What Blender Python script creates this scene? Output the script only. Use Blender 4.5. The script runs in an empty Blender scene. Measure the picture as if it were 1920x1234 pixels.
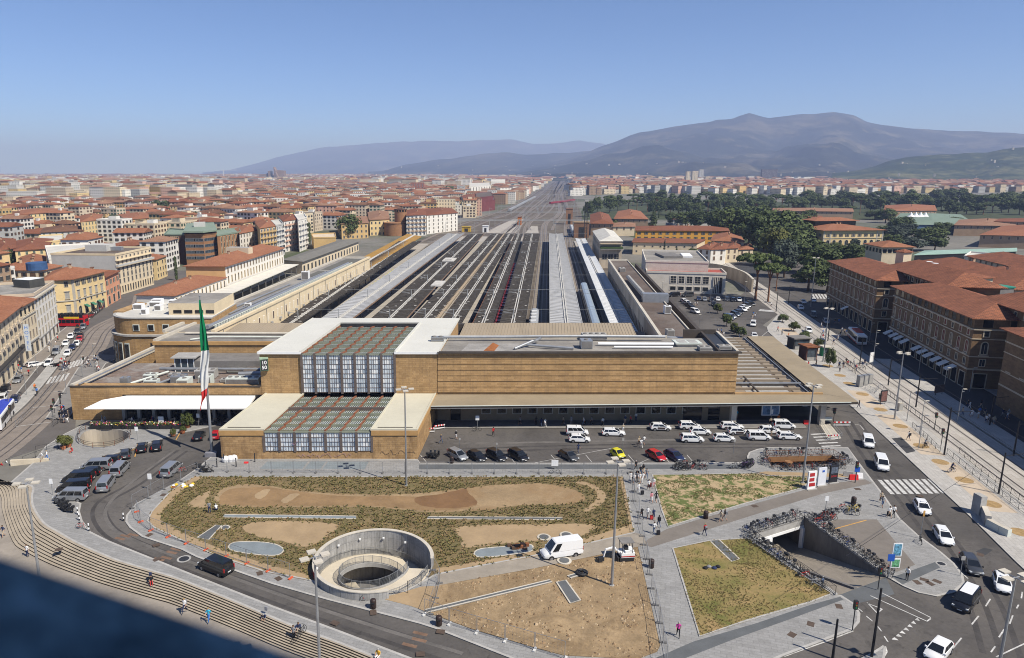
import bpy,random
from math import*
import mathutils
from mathutils import Matrix,noise,geometry
VC=mathutils.Vector
rnd=random.Random(7);RU=rnd.uniform;RC=rnd.choice;EN=enumerate
scene=bpy.context.scene
COL=scene.collection
PI=pi
FPX,CX,CY,EYE=1330.0,860.0,617.0,47.0
PITCH=atan(294/1330.0)
SP,CP=sin(PITCH),cos(PITCH)
cam_d=bpy.data.cameras.new('camera')
cam=bpy.data.objects.new('camera',cam_d);COL.objects.link(cam)
cam.location=(0,0,EYE);cam.rotation_euler=(PI/2-PITCH,0,0)
cam_d.sensor_width=36;cam_d.lens=36*FPX/1920;cam_d.shift_x=(960-CX)/1920
cam_d.clip_start=0.05;cam_d.clip_end=80000
cam_d.dof.use_dof=True;cam_d.dof.focus_distance=120;cam_d.dof.aperture_fstop=2.2
scene.camera=cam
SUN=VC((.5185,-.3757,.768)).normalized()
EL=asin(SUN.z);AZ=atan2(SUN.x,SUN.y)
wd=bpy.data.worlds.new('World');scene.world=wd;wd.use_nodes=True
wn=wd.node_tree;wn.nodes.clear()
wo=wn.nodes.new('ShaderNodeOutputWorld');wb=wn.nodes.new('ShaderNodeBackground');ws=wn.nodes.new('ShaderNodeTexSky')
ws.sky_type='NISHITA';ws.sun_disc=False;ws.sun_elevation=EL;ws.sun_rotation=AZ
ws.altitude=50;ws.air_density=0.55;ws.dust_density=0.05;ws.ozone_density=8.0
wb.inputs[1].default_value=0.108
wn.links.new(ws.outputs[0],wb.inputs[0]);wn.links.new(wb.outputs[0],wo.inputs[0])
sl=bpy.data.lights.new('sun','SUN');sl.energy=4.8;sl.angle=radians(.5);sl.color=(1,.945,.86)
so=bpy.data.objects.new('sun',sl);COL.objects.link(so);so.rotation_euler=SUN.to_track_quat('Z','Y').to_euler()
so.location=(60,-40,200)
vs=scene.view_settings
vs.view_transform='Standard';vs.look='None';vs.gamma=1;vs.use_curve_mapping=False;vs.exposure=0.5
scene.render.engine='CYCLES';scene.cycles.filter_width=1.0
def G(px,py,z=0.0):
 u=(px-CX)/FPX;v=(py-CY)/FPX
 dx,dy,dz=u,CP-v*SP,-SP-v*CP
 t=(EYE-z)/-dz
 return VC((dx*t,dy*t,z))
def RY(px,py,Y):
 u=(px-CX)/FPX;v=(py-CY)/FPX
 t=Y/(CP-v*SP)
 return VC((u*t,Y,EYE+(-SP-v*CP)*t))
def G2(px,py,z=0.0):
 p=G(px,py,z);return(p.x,p.y)
def HT(bx,by,tx,ty):
 return RY(tx,ty,G(bx,by).y).z
MATS={}
def nd(nt,typ,**kw):
 n=nt.nodes.new(typ)
 for k,v in kw.items():setattr(n,k,v)
 return n
def mixc(nt,fac,a,b,blend='MIX'):
 m=nd(nt,'ShaderNodeMix',data_type='RGBA',blend_type=blend)
 for s,x in((0,fac),(6,a),(7,b)):
  if hasattr(x,'is_linked')or hasattr(x,'links'):nt.links.new(x,m.inputs[s])
  elif s==0:m.inputs[s].default_value=x
  else:m.inputs[s].default_value=(*x[:3],1)
 return m.outputs[2]
def ramp(nt,fac,stops):
 r=nd(nt,'ShaderNodeValToRGB');e=r.color_ramp.elements
 while len(e)>1:e.remove(e[-1])
 e[0].position=stops[0][0];c=stops[0][1];e[0].color=(*(c if hasattr(c,'__len__')else(c,)*3),1)
 for p,c in stops[1:]:
  x=e.new(p);x.color=(*(c if hasattr(c,'__len__')else(c,)*3),1)
 nt.links.new(fac,r.inputs[0]);return r.outputs[0]
def nz(nt,vec,scale,detail=4,rough=.6,dist=0):
 n=nd(nt,'ShaderNodeTexNoise');n.inputs['Scale'].default_value=scale;n.inputs['Detail'].default_value=detail
 n.inputs['Roughness'].default_value=rough;n.inputs['Distortion'].default_value=dist
 nt.links.new(vec,n.inputs['Vector']);return n.outputs[0]
def mathn(nt,op,a,b=None,c=None):
 m=nd(nt,'ShaderNodeMath',operation=op)
 for i,x in EN((a,b,c)):
  if x is None:continue
  if isinstance(x,(int,float)):m.inputs[i].default_value=x
  else:nt.links.new(x,m.inputs[i])
 return m.outputs[0]
def base(name):
 m=bpy.data.materials.new(name);m.use_nodes=True;nt=m.node_tree
 b=nt.nodes['Principled BSDF'];return m,nt,b
def setb(b,rough=.8,metal=0,spec=.3,**kw):
 b.inputs['Roughness'].default_value=rough;b.inputs['Metallic'].default_value=metal
 b.inputs['Specular IOR Level'].default_value=spec
 for k,v in kw.items():b.inputs[k.replace('_',' ')].default_value=v
def pos(nt,scale=(1,1,1),obj=False):
 if obj:o=nd(nt,'ShaderNodeTexCoord').outputs['Object']
 else:o=nd(nt,'ShaderNodeNewGeometry').outputs['Position']
 if scale==(1,1,1):return o
 mp=nd(nt,'ShaderNodeMapping');mp.inputs['Scale'].default_value=scale
 nt.links.new(o,mp.inputs[0]);return mp.outputs[0]
def mat(name,col,rough=.8,var=.25,scale=.6,col2=None,metal=0,spec=.3,bump=0,fine=6.,stretch=(1,1,1),stain=0):
 """plain surface: two scales of mottling, optional second colour in patches, optional relief"""
 if name in MATS:return MATS[name]
 m,nt,b=base(name);setb(b,rough,metal,spec)
 if var>0 or col2:
  P=pos(nt,stretch)
  n1=nz(nt,P,scale,5,.65);n2=nz(nt,P,fine,3,.7)
  lo=tuple(c*(1-var)for c in col);hi=tuple(min(1,c*(1+var))for c in col)
  c1=ramp(nt,n1,[(.3,lo),(.7,hi)])
  if col2:c1=mixc(nt,ramp(nt,nz(nt,P,scale*.37,6,.7,.6),[(.45,0),(.62,1)]),c1,col2)
  c2=ramp(nt,n2,[(.25,1-var*.6),(.75,1+var*.5)])
  c=mixc(nt,1.0,c1,c2,'MULTIPLY')
  if stain:c=mixc(nt,1,c,ramp(nt,nz(nt,P,.55,4,.75,1.5),[(.56,1),(.7,1-stain)]),'MULTIPLY')
  nt.links.new(c,b.inputs['Base Color'])
  if bump:
   bp=nd(nt,'ShaderNodeBump');bp.inputs['Strength'].default_value=1;bp.inputs['Distance'].default_value=bump
   nt.links.new(n2,bp.inputs['Height']);nt.links.new(bp.outputs[0],b.inputs['Normal'])
 else:b.inputs['Base Color'].default_value=(*col,1)
 MATS[name]=m;return m
def blocks(name,col,col2,w,h,mortar=.012,mcol=None,uv=False,rough=.85,plane='XZ',bump=.01,var=.25,grime=None,rot=0,off=.5):
 """coursed stone / paving slabs / tiles as shallow relief (pieces a pixel or two across)"""
 if name in MATS:return MATS[name]
 m,nt,b=base(name);setb(b,rough)
 P=nd(nt,'ShaderNodeNewGeometry').outputs['Position']
 if uv:V=nd(nt,'ShaderNodeUVMap').outputs[0]
 else:
  s=nd(nt,'ShaderNodeSeparateXYZ');nt.links.new(P,s.inputs[0])
  cb=nd(nt,'ShaderNodeCombineXYZ')
  if plane=='XZ':nt.links.new(mathn(nt,'ADD',s.outputs[0],s.outputs[1]),cb.inputs[0]);nt.links.new(s.outputs[2],cb.inputs[1])
  else:nt.links.new(s.outputs[0],cb.inputs[0]);nt.links.new(s.outputs[1],cb.inputs[1])
  V=cb.outputs[0]
  if rot:
   mp=nd(nt,'ShaderNodeMapping');mp.inputs['Rotation'].default_value=(0,0,rot);nt.links.new(V,mp.inputs[0]);V=mp.outputs[0]
 br=nd(nt,'ShaderNodeTexBrick');nt.links.new(V,br.inputs['Vector'])
 br.inputs['Scale'].default_value=1;br.inputs['Brick Width'].default_value=w;br.inputs['Row Height'].default_value=h
 br.inputs['Mortar Size'].default_value=mortar;br.inputs['Mortar Smooth'].default_value=.3;br.offset=off
 br.inputs['Color1'].default_value=(*col,1);br.inputs['Color2'].default_value=(*col2,1)
 br.inputs['Mortar'].default_value=(*(mcol or tuple(c*.55 for c in col)),1)
 n1=nz(nt,P,.35,6,.7)
 c=mixc(nt,1.0,br.outputs[0],ramp(nt,n1,[(.28,1-var),(.72,1+var)]),'MULTIPLY')
 c=mixc(nt,1.0,c,ramp(nt,nz(nt,P,5,3,.7),[(.25,.85),(.75,1.12)]),'MULTIPLY')
 if grime:
  gp=pos(nt,(1,1,.12));c=mixc(nt,ramp(nt,nz(nt,gp,.9,5,.7),[(.5,0),(.68,.75)]),c,grime)
 nt.links.new(c,b.inputs['Base Color'])
 if bump:
  bp=nd(nt,'ShaderNodeBump');bp.inputs['Distance'].default_value=bump;bp.invert=True
  nt.links.new(br.outputs['Fac'],bp.inputs['Height']);nt.links.new(bp.outputs[0],b.inputs['Normal'])
 MATS[name]=m;return m
def glass(name,col=(.03,.04,.05),rough=.08,spec=.6,var=0):
 if name in MATS:return MATS[name]
 m,nt,b=base(name);setb(b,rough,0,spec);b.inputs['Base Color'].default_value=(*col,1)
 if var:
  c=ramp(nt,nz(nt,pos(nt),.9,2),[(.3,tuple(x*(1-var)for x in col)),(.7,tuple(x*(1+var)for x in col))])
  nt.links.new(c,b.inputs['Base Color'])
 MATS[name]=m;return m
class MB:
 def __init__(s):s.v=[];s.f=[];s.m=[];s.mats=[];s.uv=None;s.col=None
 def mi(s,m):
  if m is None:return 0
  if m not in s.mats:s.mats.append(m)
  return s.mats.index(m)
 def Q(s,pts,m=None):
  i=len(s.v);s.v+=[tuple(p)for p in pts];s.f.append(tuple(range(i,i+len(pts))));s.m.append(s.mi(m));return s
 def F(s,vs,fs,m=None):
  i=len(s.v);k=s.mi(m);s.v+=[tuple(p)for p in vs]
  for f in fs:s.f.append(tuple(a+i for a in f));s.m.append(k)
  return s
 def P(s,pl,z0,z1,m=None,top=None,bottom=True,mside=None):
  n=len(pl)
  ar=sum(pl[i][0]*pl[(i+1)%n][1]-pl[(i+1)%n][0]*pl[i][1]for i in range(n))
  if ar<0:pl=list(pl)[::-1]
  za=z0 if hasattr(z0,'__len__')else[z0]*n;zb=z1 if hasattr(z1,'__len__')else[z1]*n
  i=len(s.v);s.v+=[(p[0],p[1],a)for p,a in zip(pl,za)]+[(p[0],p[1],b)for p,b in zip(pl,zb)]
  k=s.mi(m);kt=s.mi(top)if top else k
  for a in range(n):
   b=(a+1)%n;s.f.append((i+a,i+b,i+n+b,i+n+a));s.m.append(k)
  s.f.append(tuple(range(i+n,i+2*n)));s.m.append(kt)
  if bottom:s.f.append(tuple(range(i+n-1,i-1,-1)));s.m.append(k)
  return s
 def X(s,x0,x1,y0,y1,z0,z1,m=None,top=None):return s.P([(x0,y0),(x1,y0),(x1,y1),(x0,y1)],z0,z1,m,top)
 def O(s,c,sx,sy,z0,z1,ang=0,m=None,top=None):
  ca,sa=cos(ang),sin(ang)
  pl=[(c[0]+x*ca-y*sa,c[1]+x*sa+y*ca)for x,y in((-sx/2,-sy/2),(sx/2,-sy/2),(sx/2,sy/2),(-sx/2,sy/2))]
  return s.P(pl,z0,z1,m,top)
 def T(s,pts,r,n=6,m=None,cap=True,closed=False):
  pts=[VC(p)for p in pts];rs=r if hasattr(r,'__len__')else[r]*len(pts)
  i0=len(s.v);k=s.mi(m);N=len(pts)
  for q,p in EN(pts):
   a=pts[q-1]if(q>0 or closed)else p;b=pts[(q+1)%N]if(q<N-1 or closed)else p
   d=(b-a).normalized()if(b-a).length>1e-9 else VC((0,0,1))
   up=VC((0,0,1))if abs(d.z)<.95 else VC((1,0,0))
   u=d.cross(up).normalized();w=u.cross(d)
   for j in range(n):
    t=2*PI*(j+.5)/n;s.v.append(tuple(p+(u*cos(t)+w*sin(t))*rs[q]))
  for q in range(N if closed else N-1):
   for j in range(n):
    a=i0+q*n+j;b=i0+q*n+(j+1)%n;c=i0+((q+1)%N)*n+(j+1)%n;d=i0+((q+1)%N)*n+j
    s.f.append((a,d,c,b));s.m.append(k)
  if cap and not closed:
   s.f.append(tuple(range(i0,i0+n)));s.m.append(k)
   s.f.append(tuple(range(i0+N*n-1,i0+(N-1)*n-1,-1)));s.m.append(k)
  return s
 def L(s,prof,n=10,c=(0,0,0),m=None):
  i0=len(s.v);k=s.mi(m)
  for r,z in prof:
   for j in range(n):
    t=2*PI*j/n;s.v.append((c[0]+r*cos(t),c[1]+r*sin(t),c[2]+z))
  for q in range(len(prof)-1):
   for j in range(n):
    a=i0+q*n+j;b=i0+q*n+(j+1)%n;s.f.append((a,b,b+n,a+n));s.m.append(k)
  s.f.append(tuple(range(i0+n-1,i0-1,-1)));s.m.append(k)
  s.f.append(tuple(range(i0+(len(prof)-1)*n,i0+len(prof)*n)));s.m.append(k)
  return s
 def xform(s,M,start=0):
  for i in range(start,len(s.v)):s.v[i]=tuple(M@VC(s.v[i]))
  return s
 def mesh(s,name,smooth=None):
  me=bpy.data.meshes.new(name);me.from_pydata(s.v,[],s.f)
  for m in s.mats:me.materials.append(m)
  if s.mats:me.polygons.foreach_set('material_index',s.m)
  if smooth is not None:
   me.polygons.foreach_set('use_smooth',[True]*len(s.f))
   me.set_sharp_from_angle(angle=radians(smooth))
  me.update();return me
 def B(s,name,parent=None,mats=None,smooth=None,**tags):
  if mats:s.mats=list(mats)if isinstance(mats,(list,tuple))else[mats]
  return link(name,s.mesh(name,smooth),parent,**tags)
def link(name,me,parent=None,label=None,cat=None,group=None,kind=None,loc=None,rz=None):
 o=bpy.data.objects.new(name,me);COL.objects.link(o)
 if parent is not None:o.parent=parent
 if loc is not None:o.location=loc
 if rz is not None:o.rotation_euler=(0,0,rz)
 tag(o,label,cat,group,kind);return o
def tag(o,label=None,cat=None,group=None,kind=None):
 for k,v in(('label',label),('category',cat),('group',group),('kind',kind)):
  if v:o[k]=v
 return o
def thg(name,label,cat,loc=(0,0,0),rz=0,group=None):return link(name,None,None,label,cat,group,None,loc,rz)
def cpt(o,loc=None,rz=None,label=None,group=None,parent=None,scale=None):
 c=o.copy();COL.objects.link(c)
 if parent is not None:c.parent=parent
 if loc is not None:c.location=loc
 if rz is not None:c.rotation_euler=(0,0,rz)
 if label:c['label']=label
 if group:c['group']=group
 if scale:c.scale=scale if hasattr(scale,'__len__')else(scale,)*3
 for ch in KIDS.get(o.name)or[x for x in o.children]:cpt(ch,parent=c)
 return c
KIDS={}
def inpoly(x,y,pl):
 r=False;j=len(pl)-1
 for i in range(len(pl)):
  if(pl[i][1]>y)!=(pl[j][1]>y)and x<(pl[j][0]-pl[i][0])*(y-pl[i][1])/(pl[j][1]-pl[i][1])+pl[i][0]:r=not r
  j=i
 return r
def spl(pts,n=6,closed=False):
 """Catmull-Rom through 2-D/3-D points"""
 P=[VC(p)for p in pts];N=len(P);out=[]
 for i in range(N if closed else N-1):
  g=(lambda k:P[k%N])if closed else(lambda k:P[min(max(k,0),N-1)])
  a,b,c,d=g(i-1),g(i),g(i+1),g(i+2)
  for q in range(n):
   t=q/n;out.append(.5*((2*b)+(c-a)*t+(2*a-5*b+4*c-d)*t*t+(3*b-a-3*c+d)*t**3))
 if not closed:out.append(P[-1])
 return out
def gpts(pl,z=0.0,n=0,closed=True):
 w=[G2(p[0],p[1],z)for p in pl]
 if n:w=[tuple(v)for v in spl([VC((a[0],a[1],0))for a in w],n,closed)]
 return[(a[0],a[1])for a in w]
def shm_(outl,z,m,holes=(),skirt=None,mb=None,skm=None,grid=0):
 """flat polygon with holes; optional kerb skirt down by `skirt`"""
 mb=mb or MB();vs=[];es=[]
 for pl in[outl]+list(holes):
  i=len(vs);vs+=[VC((p[0],p[1]))for p in pl];es+=[(i+a,i+(a+1)%len(pl))for a in range(len(pl))]
 if holes or grid:
  if grid:
   xs=[p[0]for p in outl];ys=[p[1]for p in outl];x=min(xs)
   while x<max(xs):
    y=min(ys)
    while y<max(ys):
     a,b=x+RU(-.3,.3)*grid,y+RU(-.3,.3)*grid
     if inpoly(a,b,outl):vs.append(VC((a,b)))
     y+=grid
    x+=grid
  r=geometry.delaunay_2d_cdt(vs,es,[],0,1e-5)
  V,Fs=r[0],r[2];keep=[]
  for f in Fs:
   cx=sum(V[i].x for i in f)/len(f);cy=sum(V[i].y for i in f)/len(f)
   if inpoly(cx,cy,outl)and not any(inpoly(cx,cy,h)for h in holes):keep.append(f)
  zf=z if callable(z)else(lambda x,y:z)
  keep=[f if sum(V[f[i]].x*V[f[(i+1)%len(f)]].y-V[f[(i+1)%len(f)]].x*V[f[i]].y for i in range(len(f)))>0 else f[::-1]for f in keep]
  mb.F([(v.x,v.y,zf(v.x,v.y))for v in V],keep,m)
 else:
  n=len(outl);ar=sum(outl[i][0]*outl[(i+1)%n][1]-outl[(i+1)%n][0]*outl[i][1]for i in range(n))
  mb.Q([(p[0],p[1],z)for p in(outl if ar>0 else outl[::-1])],m)
 if skirt:
  zz=z(outl[0][0],outl[0][1])if callable(z)else z
  for pl in[outl]:
   for i in range(len(pl)):
    a,b=pl[i],pl[(i+1)%len(pl)]
    mb.Q([(a[0],a[1],zz),(b[0],b[1],zz),(b[0],b[1],zz-skirt),(a[0],a[1],zz-skirt)],skm or m)
 return mb
## SETTING: hills, haze, ground
def terrain(name,pts,D,D0,back,mats,foot=0.0,rough=.16,nx=150,ny=44,seed=0.0,fold=1/900.):
 """hill range: ridge heights read along the skyline at distance D, slopes folded by noise"""
 rid=[]
 for a,b in pts:
  p=RY(a,b,D);rid.append((p.x/D,p.z))
 t0,t1=rid[0][0],rid[-1][0]
 def rh(t):
  for(ta,za),(tb,zb)in zip(rid,rid[1:]):
   if ta<=t<=tb:return za+(zb-za)*(t-ta)/(tb-ta)
  return 0
 vs,fs=[],[]
 for i in range(nx+1):
  t=t0+(t1-t0)*i/nx;h=rh(t)
  for j in range(ny+1):
   f=j/ny*1.35
   y=D0+(D-D0)*f;x=t*y
   if f<=1:
    s=f**1.35*(.6+.4*f*f*(3-2*f))
    n=noise.fractal(VC((x*fold,y*fold*.6,seed)),1.0,2.1,6)
    m=4*f*(1-f)
    z=h*(s+rough*m*n)+foot*(1-f)*0+18*noise.noise(VC((x*.004,y*.004,seed+3)))*f
    z=min(z,h*(f*.985+.015)+3)if f<.97 else z
   else:
    z=h*(1-(f-1)/.35*.9)
   if f<=0:z=-5
   vs.append((x,y,z))
 for i in range(nx):
  for j in range(ny):
   a=i*(ny+1)+j;fs.append((a,a+ny+1,a+ny+2,a+1))
 mb=MB();mb.F(vs,fs,mats);return mb.B(name,smooth=180,kind='structure'),(rid,D,D0)
def hill_mat(name,a,b,c,s=.0016):
 m,nt,bs=base(name);setb(bs,.95,0,.05);P=pos(nt)
 k=ramp(nt,nz(nt,P,s,8,.7,.4),[(.38,a),(.5,b),(.63,c)])
 k=mixc(nt,1,k,ramp(nt,nz(nt,P,s*9,6,.75),[(.3,.45),(.7,1.5)]),'MULTIPLY')
 k=mixc(nt,ramp(nt,nz(nt,P,s*3.1,5,.6),[(.58,0),(.66,.8)]),k,c)
 nt.links.new(k,bs.inputs['Base Color']);return m
HM=hill_mat('hill_woods',(.012,.017,.014),(.024,.028,.02),(.10,.088,.06))
HM2=hill_mat('near_hill_woods',(.018,.03,.015),(.03,.045,.02),(.12,.12,.06),.004)
HILLS=[]
HILLS.append(terrain('hills',[(380,323),(430,319),(480,306),(520,294),(600,276),(660,271),(730,266),(790,263),(850,264),(900,262),(960,261),(1000,269),(1040,268),(1085,262),(1130,268),(1160,277),(1260,300),(1400,318)],19500,13500,0,HM,seed=1.7))
HILLS.append(terrain('hills',[(690,323),(720,320),(760,308),(850,296),(900,288),(940,285),(1000,290),(1040,287),(1100,283),(1160,292),(1300,300),(1400,320)],10500,7000,0,HM,seed=4.1))
HILLS.append(terrain('mountain',[(950,323),(1000,312),(1060,298),(1095,286),(1130,273),(1200,249),(1250,240),(1290,233),(1330,228),(1345,222),(1375,220),(1405,212),(1425,216),(1442,220),(1480,216),(1500,214),(1530,213),(1565,209),(1580,211),(1600,216),(1612,222),(1625,229),(1650,233),(1680,237),(1735,243),(1765,242),(1810,246),(1860,248),(1920,251),(2100,262),(2400,290)],9200,3900,0,HM,seed=9.3,rough=.26,nx=240,ny=60))
HILLS.append(terrain('hills',[(1560,326),(1600,321),(1640,311),(1665,301),(1700,293),(1760,288),(1800,287),(1850,286),(1880,279),(1900,276),(1960,272),(2100,270),(2300,290)],3900,2500,0,HM2,seed=5.5,rough=.2,nx=110,ny=40,fold=1/400.))
hm=bpy.data.materials.new('pale_air');hm.use_nodes=True;nt=hm.node_tree;nt.nodes.clear()
o_=nd(nt,'ShaderNodeOutputMaterial');v_=nd(nt,'ShaderNodeVolumePrincipled')
v_.inputs['Color'].default_value=(.50,.62,1.0,1);v_.inputs['Absorption Color'].default_value=(.27,.27,.27,1);v_.inputs['Density'].default_value=1.12e-4;v_.inputs['Anisotropy'].default_value=0.0
nt.links.new(v_.outputs[0],o_.inputs['Volume'])
hz=MB();hz.X(-32000,32000,-2500,27000,-14,930,hm);hz=hz.B('haze',kind='stuff')
hz['label']='pale bluish summer haze over the city and hills'
mb=MB();vw=mat('villa_white',(.40,.36,.30),.9,.1,.1)
for hi,n,zf in((2,110,.3),(3,50,.6),(1,20,.35)):
 vs_=[v.co for v in HILLS[hi][0].data.vertices if 8<v.co.z<zf*420]
 for _ in range(n):v=RC(vs_);s=v.y/9000;mb.O((v.x+RU(-60,60),v.y-20),RU(9,26)*s,14*s,v.z-20,v.z+RU(4,9)*s+2,RU(-.4,.4),vw)
o=mb.B('hill_villas',kind='stuff');o['label']='tiny pale villas scattered over the lower hill slopes'
## GROUND, ROADS, PAVEMENTS
ASPH=mat('asphalt',(.078,.071,.065),.92,.24,.1,col2=(.115,.104,.094),fine=2.2,bump=.01,stain=.35)
ASPH_DK=mat('asphalt_fresh',(.045,.045,.047),.92,.14,.2,fine=2.5)
SLAB=blocks('pavement_slabs',(.27,.265,.255),(.23,.225,.215),1.1,.45,.02,(.18,.175,.17),plane='XY',bump=.004,var=.12,rot=.3)
SLAB2=blocks('pale_pavement_slabs',(.40,.38,.35),(.36,.34,.31),1.2,.6,.02,(.25,.24,.22),plane='XY',bump=.004,var=.14,rot=-1.38)
KERB=mat('kerb_stone',(.36,.345,.32),.85,.15,.8)
PATH_BR=mat('path_brown_asphalt',(.165,.145,.125),.92,.14,.25,fine=2.5)
SDK=mat('dark_paving_band',(.10,.105,.108),.85,.14,.5)
GLASSP=mat('blue_grey_paving',(.19,.215,.225),.6,.14,.5)
PAINT=mat('road_paint',(.44,.43,.41),.8,.4,1.2,fine=6);PAINT_Y=mat('yellow_paint',(.5,.27,.07),.8,.25,1.2);PAINT_O=mat('worn_orange_paint',(.17,.105,.07),.85,.3,.8)
CONC=mat('concrete',(.33,.32,.30),.85,.18,.5,fine=3);CNL=mat('pale_concrete',(.47,.43,.36),.85,.14,.5);CND=mat('dark_concrete',(.17,.16,.15),.9,.2,.5)
STL=mat('galvanised_steel',(.36,.37,.38),.45,.12,1,metal=.6);DKM=mat('dark_metal',(.03,.03,.032),.5,.2,1);RAILM=mat('rail_steel',(.24,.20,.17),.5,.2,1,metal=.5);RUST=mat('rusty_steel',(.20,.075,.03),.8,.3,1.5)
WHT=mat('white_paint',(.74,.74,.73),.5,.06,.5)
SP_C=(-10.35,78.3)
SP_R=7.3
ring=lambda r,n=48,c=SP_C:[(c[0]+r*cos(2*PI*i/n),c[1]+r*sin(2*PI*i/n))for i in range(n)]
PIT_SPIRAL=ring(SP_R-.3)
RAMP=gpts([(1406,1004),(1508,973),(1661,1083),(1570,1117)])
PIT_RAMP=RAMP
PIT_BIKE=gpts([(1436,858),(1561,855),(1584,873),(1448,877)])
PIT_OVAL=gpts([(150,824),(158,812),(180,806),(212,806),(236,811),(241,820),(228,830),(205,838),(176,839),(156,834)],n=3)
ST_TOP=gpts([(20,905),(58,913),(58,932),(61,953),(80,982),(107,999),(146,1021),(207,1048),(243,1060),(300,1077),(340,1090),(442,1131),(545,1175),(640,1210),(720,1242),(900,1310)],n=4,closed=False)
ST_BOT=gpts([(-30,905),(-8,914),(3,935),(5,960),(24,1016),(49,1036),(97,1060),(150,1080),(194,1096),(287,1123),(330,1136),(430,1176),(530,1219),(625,1254),(700,1285),(880,1350)],-1.4,n=4,closed=False)
LOW=[(p[0],p[1])for p in ST_TOP]+[(-5,20),(-200,20),(-200,90),G2(-400,905),G2(0,898)]
gm=mat('city_ground',(.16,.15,.13),.95,.3,.02,col2=(.06,.075,.035),fine=.3)
shm_([(-30000,-2400),(30000,-2400),(30000,26000),(-30000,26000)],-.03,gm,[LOW,PIT_SPIRAL,PIT_RAMP,PIT_BIKE,PIT_OVAL]).B('ground',kind='structure')
ROADPOLY=gpts([(230,790),(400,760),(810,790),(1560,780),(1640,780),(1700,810)])+[(130,60),(-5,40)]+[(p[0],p[1])for p in ST_TOP][::-1][:-6]+gpts([(90,905),(130,845)])
shm_(ROADPOLY,0.0,ASPH,[PIT_SPIRAL,PIT_RAMP,PIT_BIKE,PIT_OVAL]).B('square_road',kind='structure')
def stp(mb,pl,w,z0,z1,m,closed=True):
 """ribbon of width w just inside a polyline"""
 P=[VC((p[0],p[1]))for p in pl];N=len(P)
 ar=sum(P[i].x*P[(i+1)%N].y-P[(i+1)%N].x*P[i].y for i in range(N));sg=1 if ar>0 else-1
 ins=[]
 for i in range(N):
  a=P[i-1]if(i or closed)else P[i];b=P[(i+1)%N]if(i<N-1 or closed)else P[i]
  d=(b-a).normalized()if(b-a).length>1e-6 else VC((1,0));ins.append(P[i]+VC((-d.y,d.x))*w*sg)
 for i in range(N if closed else N-1):
  j=(i+1)%N;a,b,c,d=P[i],P[j],ins[j],ins[i]
  mb.Q([(a.x,a.y,z1),(b.x,b.y,z1),(c.x,c.y,z1),(d.x,d.y,z1)],m)
  mb.Q([(a.x,a.y,z0),(b.x,b.y,z0),(b.x,b.y,z1),(a.x,a.y,z1)],m)
 return mb
def pvm(name,pl,m,holes=(),z=.12,kerb=True):
 o=shm_(pl,z,m,holes,skirt=z+.05,skm=KERB).B(name,kind='structure')
 if kerb:stp(MB(),pl,.28,-.02,z+.004,KERB).B('kerb',o)
 return o
OUTER=[(p[0],p[1])for p in ST_TOP]+gpts([(960,1330),(790,1242),(640,1185),(511,1137),(374,1083),(289,1049),(204,1015),(170,998),(155,977),(150,960),(153,945),(105,925),(155,885),(215,852),(262,838),(330,815),(395,801),(412,798),(440,795),(440,782),(170,790),(120,815),(85,838),(60,870)])
pvm('pavement',OUTER,SLAB,[PIT_OVAL])
INNER=gpts([(395,858),(416,860),(783,862),(788,869),(1178,869),(1404,868),(1400,858),(1404,849),(1420,843),(1440,840),(1590,840),(1612,870),(1634,899),(1658,930),(1688,974),(1722,1005),(1763,1035),(1791,1059),(1806,1080),(1809,1095),(1791,1112),(1757,1120),(1722,1113),(1692,1100),(1664,1084)])+gpts([(1661,1083),(1508,973),(1406,1004),(1570,1117)])+gpts([(1578,1118),(1603,1134),(1613,1152),(1612,1168),(1600,1182),(1539,1205),(1471,1231),(1400,1262),(1250,1330),(1150,1330),(957,1236),(820,1182),(786,1171),(616,1127),(511,1097),(443,1073),(368,1046),(340,1032),(266,1008),(243,991),(235,980),(236,968),(255,945),(285,930),(330,906),(368,880)])
pvm('square_pavement',INNER,SLAB,[PIT_SPIRAL,PIT_BIKE])
def pch(name,pl,m,z,holes=(),n=0,kind='structure'):return shm_(gpts(pl,z,n),z,m,holes).B(name,kind=kind)
pch('path',[(1200,1020),(1250,992),(1330,968),(1503,920),(1560,906),(1622,899),(1636,906),(1545,925),(1450,954),(1330,992),(1222,1026)],PATH_BR,.126)
pch('dark_paving_band',[(1215,1240),(1300,1203),(1420,1168),(1520,1134),(1575,1119),(1582,1124),(1484,1160),(1380,1197),(1270,1240)],SDK,.128)
pch('dark_paving_band',[(1674,1082),(1753,1054),(1763,1064),(1692,1096)],SDK,.128)
pch('dark_paving_band',[(786,871),(1178,871),(1404,871),(1404,879),(786,880)],SDK,.128)
pch('brown_paving',[(1545,985),(1566,974),(1644,974),(1716,1059),(1682,1072),(1662,1068)],PATH_BR,.127)
for pl in([(501,865.5),(577,865.5),(567,879),(487,879)],[(582,865.5),(611,865.5),(601,879),(571,879)],[(615,865.5),(691,866),(684,880),(605,879)]):pch('blue_grey_paving',pl,GLASSP,.127)
STEPM=mat('step_stone',(.33,.28,.215),.9,.16,.4,fine=3)
low_floor=shm_([(p[0],p[1])for p in ST_BOT]+[(-5,20),(-200,20),(-200,90),G2(-400,905,-1.4),G2(-60,902,-1.4)],-1.4,mat('lower_plaza_stone',(.27,.235,.195),.9,.16,.2,fine=2)).B('lower_plaza',kind='structure')
stairs=thg('curved_steps',None,None);stairs['kind']='structure'
NS=10
RISER_SHADE=mat('shade_dark_riser',(.035,.028,.022),.9,.2,.4)  # shade on the risers is painted in as a near-black colour
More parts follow.
